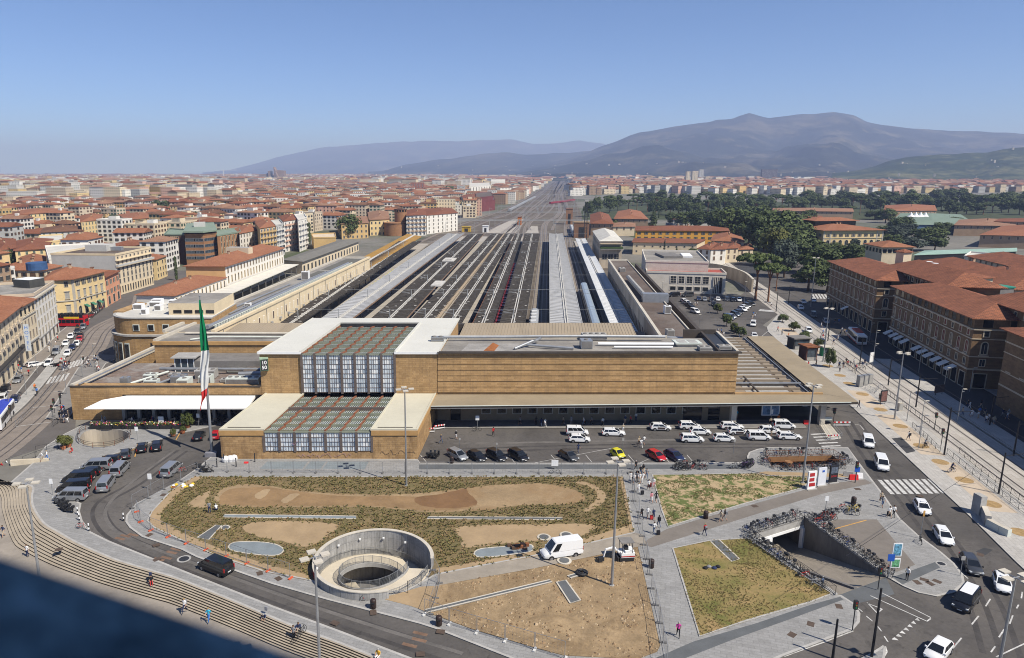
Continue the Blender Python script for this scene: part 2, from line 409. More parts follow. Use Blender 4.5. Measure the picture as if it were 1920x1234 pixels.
for k in range(NS):
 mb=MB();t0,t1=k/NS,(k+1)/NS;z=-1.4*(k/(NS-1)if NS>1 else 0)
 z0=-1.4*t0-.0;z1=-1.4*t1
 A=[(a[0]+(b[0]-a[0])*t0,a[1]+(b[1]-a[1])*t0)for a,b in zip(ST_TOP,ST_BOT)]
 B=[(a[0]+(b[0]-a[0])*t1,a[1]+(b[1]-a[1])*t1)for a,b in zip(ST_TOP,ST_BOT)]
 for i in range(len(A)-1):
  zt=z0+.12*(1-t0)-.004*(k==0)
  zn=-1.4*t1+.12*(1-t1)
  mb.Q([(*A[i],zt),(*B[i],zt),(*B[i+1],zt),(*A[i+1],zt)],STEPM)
  mb.Q([(*B[i],zt),(*B[i],zn),(*B[i+1],zn),(*B[i+1],zt)],RISER_SHADE)
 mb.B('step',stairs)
KA=VC((71.0,89.3));KD=VC((22.1,118.9)).normalized();KN=VC((KD.y,-KD.x))
def K(s,o):p=KA+KD*s+KN*o;return(p.x,p.y)
RP=[K(-70,-1.2),K(-10,-.4),K(0,0),K(35,.4),K(80,.3),K(121,0),K(128,1.2),K(134,3.5),K(150,9.5),K(150,9.6),K(-70,9.6)]
pvm('tram_pavement',RP,SLAB2)
SAND=mat('sandy_paving',(.44,.36,.27),.9,.12,.3)
for s0,s1,o0,o1 in((-40,-2,4.6,7.4),(4,22,3.6,7.2),(25,46,3.2,7.0),(50,62,3.2,7),(95,128,4.2,8.2)):
 shm_([K(s0,o0),K(s1,o0),K(s1,o1),K(s0,o1)],.126,SAND).B('sandy_paving',kind='structure')
TRAMBED=blocks('tram_bed',(.40,.37,.33),(.36,.33,.29),3.0,.8,.03,(.26,.24,.21),plane='XY',bump=.004,var=.16,rot=-1.38)
shm_([K(-70,9.6),K(420,9.6),K(420,19.2),K(-70,19.2)],.05,TRAMBED,skirt=.06).B('tram_bed',kind='structure')
for o in(11.0,12.45,15.2,16.65):
 mb=MB()
 for d in(-.11,.11):
  mb.Q([(*K(-70,o+d-.04),.062),(*K(420,o+d-.04),.062),(*K(420,o+d+.04),.062),(*K(-70,o+d+.04),.062)][::-1],RAILM)
 mb.Q([(*K(-70,o-.06),.058),(*K(420,o-.06),.058),(*K(420,o+.06),.058),(*K(-70,o+.06),.058)][::-1],DKM)
 mb.B('tram_rail',kind='structure')
pvm('tram_platform',[K(-40,19.3),K(92,19.3),K(92,23.2),K(-40,23.2)],SLAB2,z=.32)
shm_([K(-70,19.2),K(420,19.2),K(420,40),K(-70,40)],-.004,ASPH_DK).B('hotel_road',kind='structure')
pvm('hotel_pavement',[K(-70,33.5),K(135,33.5),K(135,80),K(-70,80)],SLAB)
shm_(gpts([(1430,610),(1500,645),(1650,790),(1560,790),(1380,650),(1280,640),(1180,500),(1300,545),(1380,560),(1400,545),(1440,470),(1560,470),(1560,560),(1640,640),(1500,600),(1455,592)]),.004,ASPH).B('side_road',kind='structure')
def stri(mb,a,b,w,z=.008,m=PAINT):
 a,b=VC(a),VC(b);d=(b-a).normalized();n=VC((-d.y,d.x))*w/2
 mb.Q([(*(a-n),z),(*(b-n),z),(*(b+n),z),(*(a+n),z)],m);return mb
def crs(name,a0,a1,b0,b1,n,w,z=.008):
 """zebra: bars running from edge a0-a1 to edge b0-b1"""
 o=thg(name,None,None);o['kind']='structure'
 for i in range(n):
  t=(i+.5)/n;p=VC(a0).lerp(VC(a1),t);q=VC(b0).lerp(VC(b1),t)
  stri(MB(),p,q,w,z).B('painted_bar',o)
crs('zebra_crossing',G2(1643,900),G2(1748,898),G2(1668,927),G2(1776,925),9,.62)
crs('zebra_crossing',K(7,11.0),K(7,19.0),K(10.4,11.0),K(10.4,19.0),8,.5,.07)
crs('zebra_crossing',G2(1422,583),G2(1458,586),G2(1425,580),G2(1462,583),7,.9,.014)
crs('zebra_crossing',G2(1518,812),G2(1548,846),G2(1552,810),G2(1585,845),6,.5)
crs('zebra_crossing',G2(1525,560),G2(1580,562),G2(1520,551),G2(1572,553),9,.7,.07)
mk=MB()
def pll(pts,w=.14,z=.008,m=PAINT):
 g=[G2(*p)for p in pts]
 for a,b in zip(g,g[1:]):stri(mk,a,b,w,z,m)
for i in range(7):
 a=G2(1672+i*7.2,1199-i*6.1);b=G2(1677+i*7.2,1194.5-i*6.1);c=G2(1685+i*6.6,1201-i*6.1)
 mk.Q([(*a,.008),(*c,.008),(*b,.008)],PAINT)
for pts in([(1632,1117),(1738,1165),(1745,1160)],[(1650,1110),(1745,1158)],[(1593,1128),(1617,1147)],[(1624,1155),(1636,1165)],[(1646,1175),(1653,1184)],[(1658,1193),(1665,1204)],[(1626,1130),(1645,1150),(1654,1142)],[(1626,1131),(1654,1142)],[(1470,1231),(1540,1206),(1600,1183)],[(1757,1032),(1815,1085)],[(1822,1171),(1835,1155)],[(1788,1214),(1803,1196)],[(1848,1137),(1857,1123)],[(1893,1170),(1899,1154)],[(1873,1195),(1883,1180)],[(1858,1223),(1866,1212)],[(1906,1141),(1910,1134)],[(1915,1122),(1917,1110)],[(1868,1232),(1925,1205)],[(1655,1236),(1663,1222),(1660,1212)],[(1603,796),(1612,797),(1620,806)],[(1412,645),(1450,612)]):pll(pts)
for pts in([(1566,993),(1624,977)],[(243,848),(255,842)],[(282,845),(296,826)],[(253,858),(258,834)],[(330,826),(345,800)]):pll(pts,.16,.13,PAINT_Y)
for x in(800,870,965,1045,1110,1190,1255,1300):pll([(x,867),(x-12,853)],.1)
for pts in([(1002,868),(1150,840)],[(1200,868),(1240,850)]):pll(pts,.1)
for c in((225,1010),(235,1005),(312,1046),(322,1036),(298,1049),(330,1030),(700+88,1188),(768,1210),(786,1200),(250,1003)):
 a=G(c[0],c[1]);mk.O((a.x,a.y),1.6,.45,.0085,.009,-.35,PAINT_O)
mk.B('road_markings',kind='structure')
covers=[(500,1012,.12),(293,1022,.12),(294,1049,.12),(280,1003,.12),(306,928,.12),(700,1148,.12),(487,1075,.12),(522,1085,.12),(628,1168,.12),(826,1184,.12),(788,1226,.12),(110,1030,.12),(1485,1190,.12),(1520,1170,.12),(1573,1137,.12),(1720,1092,.12),(1744,1094,.12),(1757,1090,.12),(1733,1087,.12),(1357,1173,.14),(1608,917,.12),(1415,949,.12),(1725,930,.12),(1838,1040,.0)]
for i,(a,b,z)in EN(covers):
 g=G(a,b,z);o=MB();o.O((g.x,g.y),.9,.7,z-.02,z+.008,.25+i*.3,mat('iron_cover',(.085,.06,.045),.8,.2,2));o.B('drain_cover',kind='structure')
for a,b,r in((345,1048,.85),(1765,1057,.6)):
 g=G(a,b,0.12 if a>1000 else 0);z=g.z;o=MB();o.L([(r,z-.02),(r,z+.012)],20,(g.x,g.y,0),CONC);o.L([(r*.72,z+.013),(r*.72,z+.02)],20,(g.x,g.y,0),DKM);o.B('round_cover',kind='structure')
for pl,z in(([(1672,822),(1690,820),(1717,846),(1700,850)],.127),([(1829,1034),(1845,1027),(1862,1031),(1848,1041)],.006)):shm_(gpts(pl,z),z,ASPH_DK).B('asphalt_patch',kind='structure')
GRAV=mat('ochre_gravel',(.30,.20,.09),.95,.25,2,fine=9)
for a,b in((1552,686),(1575,704),(1592,719),(1617,739),(1651,768),(1688,799),(1727,836),(1763,866),(1808,900),(1859,945),(1913,998)):
 g=G(a,b,.12);o=MB();o.L([(1.25,.1),(1.25,.132)],22,(g.x,g.y,0),GRAV);o.B('tree_pit',kind='structure')
## GARDENS OF THE SQUARE
DIRT=mat('dry_soil',(.275,.195,.11),.95,.2,.25,col2=(.235,.15,.075),fine=4,bump=.03)
DIRT_L=mat('pale_soil',(.315,.225,.13),.95,.14,.3,fine=4)
MULCH=mat('planted_soil',(.175,.128,.062),.95,.3,.5,col2=(.135,.11,.048),fine=6,bump=.04)
def rag(w,a=.22):return[(x+a*noise.noise(VC((x*.9,y*.9,1)))+a*.5*noise.noise(VC((x*3,y*3,8))),y+a*noise.noise(VC((x*.9,y*.9,5))))for x,y in w]
def sol(name,pl,m,z,holes=(),n=0):w=gpts(pl,z,n*3);return shm_(rag(w)if n else w,z,m,holes).B(name,kind='structure')
GA=[(366,893),(700,894),(1168,893),(1180,940),(1191,999),(1110,1018),(1001,1043),(900,1062),(818,1078),(760,1110),(640,1110),(578,1088),(494,1072),(409,1044),(340,1014),(288,990),(275,977),(283,960),(320,920)]
ga_w=gpts(GA,.14)
shm_(ga_w,.14,MULCH,[ring(SP_R-.1)]).B('planted_bed',kind='structure')
S1=[(402,935),(420,915),(468,908),(536,916),(604,924),(689,927),(774,926),(842,919),(911,911),(979,907),(1018,907),(1072,916),(1096,929),(1093,940),(1055,946),(970,948),(902,957),(800,960),(700,951),(604,951),(502,951),(434,950),(407,942)]
S2=[(1072,904),(1100,904),(1127,917),(1137,931),(1127,945),(1106,957),(1093,957),(1117,938),(1118,924),(1103,912)]
S3=[(456,994),(463,983),(494,978),(545,977),(630,983),(616,1005),(582,1023),(558,1025),(531,1015),(494,1009)]
S4=[(854,991),(905,984),(991,984),(1059,982),(1110,984),(1117,991),(1076,1008),(991,1015),(922,1022),(871,1027),(866,1011)]
S5=[(354,948),(361,937),(391,921),(391,930),(385,940),(390,952)]
S6=[(276,977),(284,960),(322,920),(367,893),(382,893),(340,920),(304,958),(300,975),(345,1000),(420,1032),(500,1058),(578,1078),(578,1088),(494,1072),(409,1044),(340,1014),(288,990)]
S7=[(1000,1044),(1100,1019),(1190,998),(1188,990),(1168,893),(1162,893),(1180,985),(1100,1008),(1000,1034),(900,1052),(818,1066),(818,1077),(900,1061)]
BARE=[]
for q,(pl,m,n)in EN(((S1,DIRT,3),(S2,DIRT_L,3),(S3,DIRT_L,3),(S4,DIRT_L,3),(S5,DIRT_L,3),(S6,DIRT_L,0),(S7,DIRT_L,0))):
 sol('bare_soil',pl,m,.148+.003*q,(),n);BARE.append(gpts(pl,.15,n))
WET=mat('damp_soil',(.17,.095,.045),.95,.2,.3,fine=3)
def blotch(pl,m,z):sol('bare_soil',pl,m,z,(),3)
blotch([(410,940),(430,918),(500,914),(560,922),(640,930),(720,930),(800,930),(875,918),(872,935),(895,945),(870,954),(800,957),(700,949),(600,948),(500,948),(430,947)],mat('brown_soil',(.235,.15,.075),.95,.2,.3,fine=3),.152)
blotch([(780,933),(830,926),(868,917),(880,925),(893,945),(850,953),(790,948)],WET,.156)
for k,pl in EN(([(478,928),(495,918),(508,919),(492,934),(482,935)],[(528,938),(545,926),(560,927),(545,938),(533,944)])):blotch(pl,DIRT_L,.1585+k*.002)
ms=MB()
stp(ms,ga_w,.22,.12,.19,KERB);ms.B('bed_edging',kind='structure')
PITS=[]
def slab(name,pl,m,z=.17,n=0,edge=True):
 w=gpts(pl,z,n);PITS.append(w);o=shm_(w,z,m,skirt=.1,skm=CNL).B(name,kind='structure')
 if edge:stp(MB(),w,.18,z-.1,z+.004,CNL).B('concrete_edge',o)
slab('long_grating',[(420,964),(668,967),(668,973),(418,970)],GLASSP)
slab('long_grating',[(803,968),(1055,969.5),(1054,975),(800,973)],SDK)
slab('pill_cover',[(440,1016),(480,1015),(515,1019),(533,1029),(526,1039),(508,1042),(470,1039),(436,1033),(427,1025)],GLASSP,n=3)
slab('pill_cover',[(888,1036),(902,1028),(945,1024),(991,1020),(1001,1026),(996,1034),(960,1040),(916,1045),(894,1044)],GLASSP,n=3)
slab('square_grating',[(368,1008),(404,984),(417,985),(392,1012)],SDK);slab('round_grating',[(414,988),(423,984),(432,987),(428,992),(417,993)],SDK,n=3)
sol('service_path',[(818,1078),(900,1062),(1001,1043),(1110,1018),(1191,999),(1206,1003),(1212,1022),(1120,1041),(1000,1066),(824,1097)],mat('dusty_path',(.27,.235,.19),.95,.14,.4,fine=3),.142)
GB=[(824,1098),(1000,1067),(1120,1042),(1196,1026),(1215,1110),(1238,1210),(1232,1222),(1195,1236),(1057,1229),(1006,1216),(880,1178),(795,1146)]
gb_w=gpts(GB,.14)
ROUGH=mat('rough_soil',(.275,.195,.11),.95,.28,.4,col2=(.19,.13,.07),fine=3.5,bump=.06)
def bumpy(x,y):return .142+.10*abs(noise.noise(VC((x*1.3,y*1.3,0))))*(1 if inpoly(x,y,gb_w)else 0)+.08*abs(noise.noise(VC((x*3.1,y*3.1,4))))
shm_(gb_w,bumpy,ROUGH,grid=.62,skirt=.2,skm=ROUGH).B('rough_soil',kind='structure')
sol('sandy_ground',[(715,1122),(790,1100),(824,1098),(797,1146),(770,1136),(738,1128)],DIRT_L,.143)
slab('long_grating',[(797,1142),(1030,1086),(1036,1091),(800,1149)],SDK,.30)
slab('ground_panel',[(1042,1091),(1062,1087),(1090,1125),(1068,1131)],SDK,.30);slab('ground_panel',[(1063,1079),(1086,1072),(1096,1076),(1070,1084)],SDK,.28)
CLOD=[mat('clod_a',(.27,.18,.10),.95,.2,1),mat('clod_b',(.36,.27,.17),.95,.2,1),mat('clod_c',(.19,.125,.07),.95,.2,1)]
mb=MB();xs=[p[0]for p in gb_w];ys=[p[1]for p in gb_w];cnt=0
while cnt<4200:
 x,y=RU(min(xs),max(xs)),RU(min(ys),max(ys));cnt+=1
 if not inpoly(x,y,gb_w)or any(inpoly(x,y,p)for p in PITS):continue
 if noise.noise(VC((x*.35,y*.35,9)))<RU(-.5,.25):continue
 r=RC([.05,.07,.07,.1,.1,.14,.2])*RU(.8,1.3);z=bumpy(x,y);ph=RU(0,6)
 P=[(x+r*cos(ph+i*1.257)*RU(.7,1.2),y+r*sin(ph+i*1.257)*RU(.7,1.2),z-.02)for i in range(5)]+[(x+RU(-.4,.4)*r,y+RU(-.4,.4)*r,z+r*RU(.5,1.0))]
 mb.F(P,[(0,1,5),(1,2,5),(2,3,5),(3,4,5),(4,0,5)],RC(CLOD))
o=mb.B('soil_clods',kind='stuff');o['label']='dry brown soil clods on the rough fenced ground'
def lawn_mat(name,g1,g2,soilc,lo,hi,s=.35):
 m,nt,b=base(name);setb(b,.95,0,.1);P=pos(nt)
 gcol=ramp(nt,nz(nt,P,2.5,5,.7),[(.3,g1),(.7,g2)])
 f=ramp(nt,nz(nt,P,s,9,.68,.5),[(lo,0),(hi,1)])
 c=mixc(nt,f,soilc,gcol);c=mixc(nt,1,c,ramp(nt,nz(nt,P,9,3,.8),[(.2,.7),(.8,1.3)]),'MULTIPLY')
 nt.links.new(c,b.inputs['Base Color']);return m
LAWN_C=lawn_mat('patchy_lawn',(.07,.10,.03),(.14,.15,.055),(.36,.27,.16),.46,.55,.75)
LAWN_D=lawn_mat('parched_lawn',(.095,.105,.03),(.165,.15,.05),(.29,.20,.095),.36,.62,.2)
GC=[(1222,890),(1320,889),(1415,887),(1440,892),(1512,893),(1520,904),(1503,916),(1400,944),(1300,974),(1252,988),(1240,958)]
GD=[(1260,1028),(1330,1013),(1404,1009),(1480,1062),(1562,1113),(1520,1130),(1400,1165),(1311,1194),(1285,1110)]
for nm,pl,m in(('lawn',GC,LAWN_C),('lawn',GD,LAWN_D)):
 w=gpts(pl,.15);o=shm_(w,.15,m,skirt=.1).B(nm,kind='structure');stp(MB(),w,.2,.1,.2,KERB).B('kerb',o)
sol('sandy_ground',[(1415,887),(1440,891),(1512,893),(1600,895),(1600,889),(1435,884)],DIRT_L,.1235)
slab('ground_panel',[(1330,1014),(1349,1011),(1388,1048),(1371,1053)],SDK,.17)
TUFT=[mat('grass_tuft_a',(.14,.12,.045),.9,.2,1),mat('grass_tuft_b',(.20,.165,.06),.9,.2,1),mat('grass_tuft_c',(.22,.15,.07),.9,.2,1),mat('grass_tuft_d',(.105,.105,.04),.9,.2,1)]
def tufts(name,outl,n,size,pick,test,label,z=.15):
 mb=MB();xs=[p[0]for p in outl];ys=[p[1]for p in outl];k=0;tries=0
 while k<n and tries<n*6:
  tries+=1;x,y=RU(min(xs),max(xs)),RU(min(ys),max(ys))
  if not inpoly(x,y,outl)or not test(x,y):continue
  k+=1;s=size*RU(.6,1.4);ph=RU(0,6.3);m=pick(x,y)
  for i in range(3):
   a=ph+i*2.1;dx,dy=cos(a)*s,sin(a)*s;ex,ey=-sin(a)*s*.5,cos(a)*s*.5
   mb.F([(x-ex*.4,y-ey*.4,z-.01),(x+ex*.4,y+ey*.4,z-.01),(x+dx+ex,y+dy+ey,z+s*RU(.5,1.1)),(x+dx*.6-ex,y+dy*.6-ey,z+s*RU(.7,1.3))],[(0,1,2,3)],m)
 o=mb.B(name,kind='stuff');o['label']=label;return o
spiral_hole=ring(SP_R+.5)
def plant_ok(x,y):return not any(inpoly(x+RU(-.5,.5),y+RU(-.5,.5),p)for p in BARE)and not any(inpoly(x,y,p)for p in PITS)and not inpoly(x,y,spiral_hole)and noise.noise(VC((x*.5,y*.5,3)))>RU(-.9,.1)
tufts('low_planting',ga_w,7500,.15,lambda x,y:TUFT[0]if noise.noise(VC((x*.3,y*.3,1)))>.05 and rnd.random()<.7 else RC(TUFT),plant_ok,'low olive green and brown ground cover in the fenced planting beds')
w=gpts(GC,.15);tufts('lawn_grass',w,2600,.08,lambda x,y:RC(TUFT[:2]+TUFT[3:]),lambda x,y:noise.noise(VC((x*.32,y*.32,5)))>-.05,'short patchy grass of the lawn beside the bicycle opening')
w=gpts(GD,.15);tufts('lawn_grass',w,3000,.075,lambda x,y:RC(TUFT[:3]),lambda x,y:noise.noise(VC((x*.2,y*.2,6)))>RU(-.5,.3),'parched grass of the lawn beside the underpass ramp')
## THE CITY BEYOND
def px_poly(pl):return[G2(*p)for p in pl]
NOBUILD=[px_poly(p)for p in([(600,560),(675,486),(700,462),(860,420),(960,380),(1010,350),(1030,338),(1075,338),(1072,360),(1095,400),(1110,440),(1120,480),(1200,620),(1400,800),(300,800),(150,700)],[(0,1234),(-900,900),(-60,545),(60,470),(300,420),(380,405),(600,440),(690,420),(830,425),(860,500),(1000,1234)],[(560,478),(585,436),(700,424),(860,402),(880,425),(690,485)],[(1090,420),(1190,410),(1190,440),(1370,440),(1420,420),(2500,420),(2700,1234),(1000,1234)],[(1055,368),(1200,362),(1500,366),(1750,362),(2200,358),(3000,420),(3000,700),(1500,520),(1100,450)],)]
wall_cols={'cream':(.60,.50,.35),'white':(.66,.63,.57),'pale yellow':(.62,.47,.24),'ochre':(.50,.34,.15),'pale grey':(.44,.43,.40),'pink':(.58,.37,.28),'beige':(.52,.43,.32),'buff brown':(.34,.24,.16)}
WM={k:mat('plaster_'+k.replace(' ','_'),c,.9,.1,.25,fine=1.2)for k,c in wall_cols.items()}
def tile_mat(name,c,c2,scale=1.0):
 m,nt,b=base(name);setb(b,.9,0,.1);P=pos(nt)
 k=ramp(nt,nz(nt,P,.12,6,.7),[(.3,c),(.7,c2)])
 k=mixc(nt,1,k,ramp(nt,nz(nt,P,1.6,4,.8),[(.2,.55),(.8,1.35)]),'MULTIPLY')
 nt.links.new(k,b.inputs['Base Color'])
 bp=nd(nt,'ShaderNodeBump');bp.inputs['Distance'].default_value=.08
 nt.links.new(nz(nt,P,3.5,2),bp.inputs['Height']);nt.links.new(bp.outputs[0],b.inputs['Normal'])
 MATS[name]=m;return m
RM={'orange':tile_mat('tile_orange',(.235,.098,.055),(.30,.14,.08)),'red brown':tile_mat('tile_red_brown',(.17,.07,.042),(.23,.095,.055)),'brown':tile_mat('tile_brown',(.13,.07,.045),(.19,.10,.06)),'faded':tile_mat('tile_faded',(.23,.125,.08),(.29,.17,.11))}
FLM=mat('flat_roof_felt',(.20,.19,.175),.9,.3,.2,col2=(.30,.28,.25),fine=1.5)
PRF=mat('pale_roof',(.5,.48,.43),.85,.15,.2)
SHUT=mat('dark_shutter',(.06,.06,.055),.6,.3,.5);SHUT_G=mat('green_shutter',(.05,.09,.06),.6,.3,.5);SHUT_B=mat('brown_shutter',(.11,.065,.04),.6,.3,.5)
PANE=glass('window_pane',(.025,.03,.035),.1);TRIM=mat('stone_trim',(.42,.38,.31),.85,.12,.5)
CHIM=mat('chimney_plaster',(.42,.3,.2),.9,.2,1)
def rect(c,w,d,a):
 ca,sa=cos(a),sin(a)
 return[(c[0]+x*ca-y*sa,c[1]+x*sa+y*ca)for x,y in((-w/2,-d/2),(w/2,-d/2),(w/2,d/2),(-w/2,d/2))]
def lp(a,b,t):return(a[0]+(b[0]-a[0])*t,a[1]+(b[1]-a[1])*t)
def hip(mb,q,z,rise,over,m,gable=False,thick=.18):
 """hipped or gabled tile roof over a 4-corner footprint, ridge along the longer side"""
 c=(sum(p[0]for p in q)/4,sum(p[1]for p in q)/4)
 e=lambda i,j:hypot(q[i][0]-q[j][0],q[i][1]-q[j][1])
 if e(0,1)<e(1,2):q=[q[1],q[2],q[3],q[0]]
 L,W=e(0,1),e(1,2)
 L,W=hypot(q[0][0]-q[1][0],q[0][1]-q[1][1]),hypot(q[1][0]-q[2][0],q[1][1]-q[2][1])
 ux,uy=(q[1][0]-q[0][0])/L,(q[1][1]-q[0][1])/L;vx,vy=(q[2][0]-q[1][0])/W,(q[2][1]-q[1][1])/W
 o=over;pts=[(q[i][0]+sx*o*ux+sy*o*vx,q[i][1]+sx*o*uy+sy*o*vy)for i,(sx,sy)in EN(((-1,-1),(1,-1),(1,1),(-1,1)))]
 ma=lp(pts[0],pts[3],.5);mbp=lp(pts[1],pts[2],.5);ins=0 if gable else min((W/2+o)/(L+2*o),.5)
 ra=lp(ma,mbp,ins);rb=lp(ma,mbp,1-ins);z1=z+rise
 P=[(*p,z)for p in pts]+[(*ra,z1),(*rb,z1)]+[(*p,z-thick)for p in pts]
 fs=[(0,1,5,4),(2,3,4,5),(1,2,5),(3,0,4),(0,6,7,1),(1,7,8,2),(2,8,9,3),(3,9,6,0),(6,9,8,7)]
 mb.F(P,fs,m);return ra,rb,z1
def awn(mb,a,b,z0,nf,fh,nb,w,h,sill,mf,mp,shut=None,d=.1,skip=0,ends=.0,rr=None):
 """rows of framed windows on the wall from a to b (outward normal to the right of a->b)"""
 L=hypot(b[0]-a[0],b[1]-a[1]);ux,uy=(b[0]-a[0])/L,(b[1]-a[1])/L;nx,ny=uy,-ux
 for f in range(nf):
  for k in range(nb):
   if rr and rr.random()<skip:continue
   s=ends+(L-2*ends)*(k+.5)/nb;zz=z0+f*fh+sill
   def P(ss,o,z):return(a[0]+ux*ss+nx*o,a[1]+uy*ss+ny*o,z)
   fr=.12
   for x0,x1,y0,y1 in((s-w/2-fr,s+w/2+fr,zz+h,zz+h+fr),(s-w/2-fr*1.4,s+w/2+fr*1.4,zz-fr,zz)):
    mb.F([P(x0,0,y0),P(x1,0,y0),P(x1,d,y0),P(x0,d,y0),P(x0,0,y1),P(x1,0,y1),P(x1,d,y1),P(x0,d,y1)],[(3,2,6,7),(7,6,5,4),(0,1,2,3),(0,3,7,4),(2,1,5,6)],mf)
   pm=shut if(shut and rr and rr.random()<.45)else mp
   mb.Q([P(s-w/2,.03,zz),P(s+w/2,.03,zz),P(s+w/2,.03,zz+h),P(s-w/2,.03,zz+h)],pm)
   if shut:
    for sg in(-1,1):
     x=s+sg*(w/2+.26)
     mb.Q([P(x-.25,.05,zz),P(x+.25,.05,zz),P(x+.25,.05,zz+h),P(x-.25,.05,zz+h)],shut)
def Pj(x,y,z):
 h=z-EYE;zc=y*CP-h*SP;yc=-(y*SP+h*CP)
 return CX+FPX*x/zc,CY+FPX*yc/zc
def add_chimney(mb,x,y,z,s=1.0):
 mb.O((x,y),.9*s,.7*s,z-1.2,z+1.1*s,RU(0,1.5),CHIM);mb.O((x,y),1.2*s,1.0*s,z+1.1*s,z+1.35*s,.3,RM['brown'])
## LEFT STREET: road, tramway, pavements
TR_A=[(205,590),(197,614),(172,650),(150,680),(128,712),(95,755),(52,795),(0,838),(-60,880)]
tw_=[VC((*G2(*p),0))for p in TR_A];tw_=spl([VC((-123,275,0)),VC((-112,245,0))]+tw_[1:],5)
TB2=mat('left_tram_bed',(.20,.17,.145),.9,.18,.3,fine=2);RD2=mat('left_street_asphalt',(.105,.095,.088),.92,.16,.2,fine=2)
shm_([(-150,345),(-104,345),(-96,215),(-88,190),(-75.5,133),(-70,122),(-66,112),G2(85,838),G2(-60,885),(-150,90),(-150,200)],-.006,RD2).B('left_street',kind='structure')
def ofs(pl,o):
 out=[]
 for i,p in EN(pl):
  d=(pl[min(i+1,len(pl)-1)]-pl[max(i-1,0)]).normalized();out.append(p+VC((d.y,-d.x,0))*o)
 return out
def rbn(mb,pl,o0,o1,z,m):
 a,b=ofs(pl,o0),ofs(pl,o1)
 for i in range(len(pl)-1):mb.Q([(a[i].x,a[i].y,z),(b[i].x,b[i].y,z),(b[i+1].x,b[i+1].y,z),(a[i+1].x,a[i+1].y,z)],m)
 return mb
rbn(MB(),tw_,4.2,-4.0,.004,TB2).B('tram_bed',kind='structure')
for o in(3.0,1.6,-1.0,-2.4):r_=MB();rbn(r_,tw_,o+.13,o-.13,.012,DKM);rbn(r_,tw_,o+.05,o-.05,.022,RAILM);r_.B('tram_rail',kind='structure')
isl=[p for p in tw_[14:-6]];a,b=ofs(isl,4.4),ofs(isl,7.0)
pvm('tram_platform',[(p.x,p.y)for p in a]+[(p.x,p.y)for p in b[::-1]],CONC,z=.24)
pv=[(-86.5,110.4),(-109.3,172.8),(-112.6,185.3),(-120,208.2),(-125.5,229)]
pvm('left_pavement',pv+[(p[0]+4.2,p[1])for p in pv[::-1]],mat('street_slabs',(.20,.175,.15),.9,.15,.3),z=.13)
pvm('left_pavement',[(-76,131),(-88.5,172),(-88,180),(-95,181),(-93.5,168),(-80.5,131)],mat('corner_slabs',(.19,.18,.17),.9,.15,.3),z=.13)
for(x0,y0),(x1,y1),n in(((72,718),(128,706),7),((118,690),(158,676),6)):
 o=thg('zebra_crossing',None,None);o['kind']='structure'
 for i in range(n):
  f=(i+.5)/n;px,py=x0+(x1-x0)*f,y0+(y1-y0)*f;stri(MB(),G2(px-4,py+7),G2(px+5,py-7),.5,.03).B('painted_bar',o)
for f0,f1,y in((60,130,760),(95,150,731),(150,178,668),(30,95,795)):stri(MB(),G2(f0,y+5),G2(f1,y-3),.18,.03).B('painted_line',kind='structure')
wl_=thg('retaining_wall','low pale wall with patched plaster at the left edge of the upper square','wall')
a,b=G2(22,888,-1.3),G2(92,868,-.2);mb=MB();d=VC((b[0]-a[0],b[1]-a[1])).normalized();n_=VC((-d.y,d.x))*.5
mb.P([a,b,(b[0]+n_.x,b[1]+n_.y),(a[0]+n_.x,a[1]+n_.y)],[-1.6]*4,[.95,.55,.55,.95],mat('patched_cream_wall',(.50,.43,.32),.9,.12,.5,col2=(.60,.55,.46)));mb.B('wall',wl_)
WORN=mat('tyre_worn_asphalt',(.058,.053,.05),.9,.3,.4,fine=3,stain=.3);WORN2=mat('polished_asphalt',(.12,.11,.10),.85,.3,.3,fine=3)
def wear(pts,offs,w,m=WORN):
 c=spl([VC((*G2(*p),0))for p in pts],6)
 for k,o in EN(offs):rbn(MB(),c,o+w/2,o-w/2,.0035+.0003*k+(.0012 if m is WORN2 else 0),m).B('tyre_wear',kind='structure')
wear([(345,845),(260,905),(195,945),(200,985),(250,1018),(400,1075),(560,1133),(700,1180),(860,1232)],(1.1,-.6),.55);wear([(330,845),(250,905),(205,950),(212,985),(260,1013),(400,1066),(560,1124),(700,1170),(870,1222)],(.3,),.5,WORN2)
wear([(1595,790),(1640,860),(1700,930),(1780,1030),(1840,1120),(1880,1234)],(1.6,0,-1.6),.6);wear([(840,846),(1100,838),(1400,836),(1520,838)],(.8,-.8),.6);wear([(850,832),(1200,826),(1530,818)],(0,),.8,WORN2)
## RAILWAY STATION
FY,TK=131.05,.1248
def ST(a,d,z=0):return(a+TK*d,FY+d,z)
def S2(a,d):return(a+TK*d,FY+d)
def sq(a0,a1,d0,d1):return[S2(a0,d0),S2(a1,d0),S2(a1,d1),S2(a0,d1)]
BRN=blocks('brown_sandstone',(.41,.26,.12),(.325,.20,.09),1.3,.39,.02,(.23,.145,.07),bump=.015,var=.22,grime=(.25,.16,.08))
BROWN_OLD=blocks('weathered_sandstone',(.40,.255,.12),(.31,.19,.085),.95,.38,.014,(.2,.12,.06),bump=.014,var=.3,grime=(.15,.09,.045))
BROWN_TRIM=mat('sandstone_trim',(.42,.25,.10),.9,.14,.5)
BEIGE_R=mat('beige_roof_coat',(.50,.47,.37),.8,.07,.12,fine=1.2);GREYBEIGE_R=mat('grey_white_roof_coat',(.53,.52,.47),.8,.06,.12,fine=1.2)
TAN_R=mat('tan_roof',(.30,.245,.175),.85,.1,.15,fine=1.5,stretch=(3,.3,1));CNR=mat('canopy_roof_tan',(.265,.215,.145),.88,.12,.15,fine=1.5)
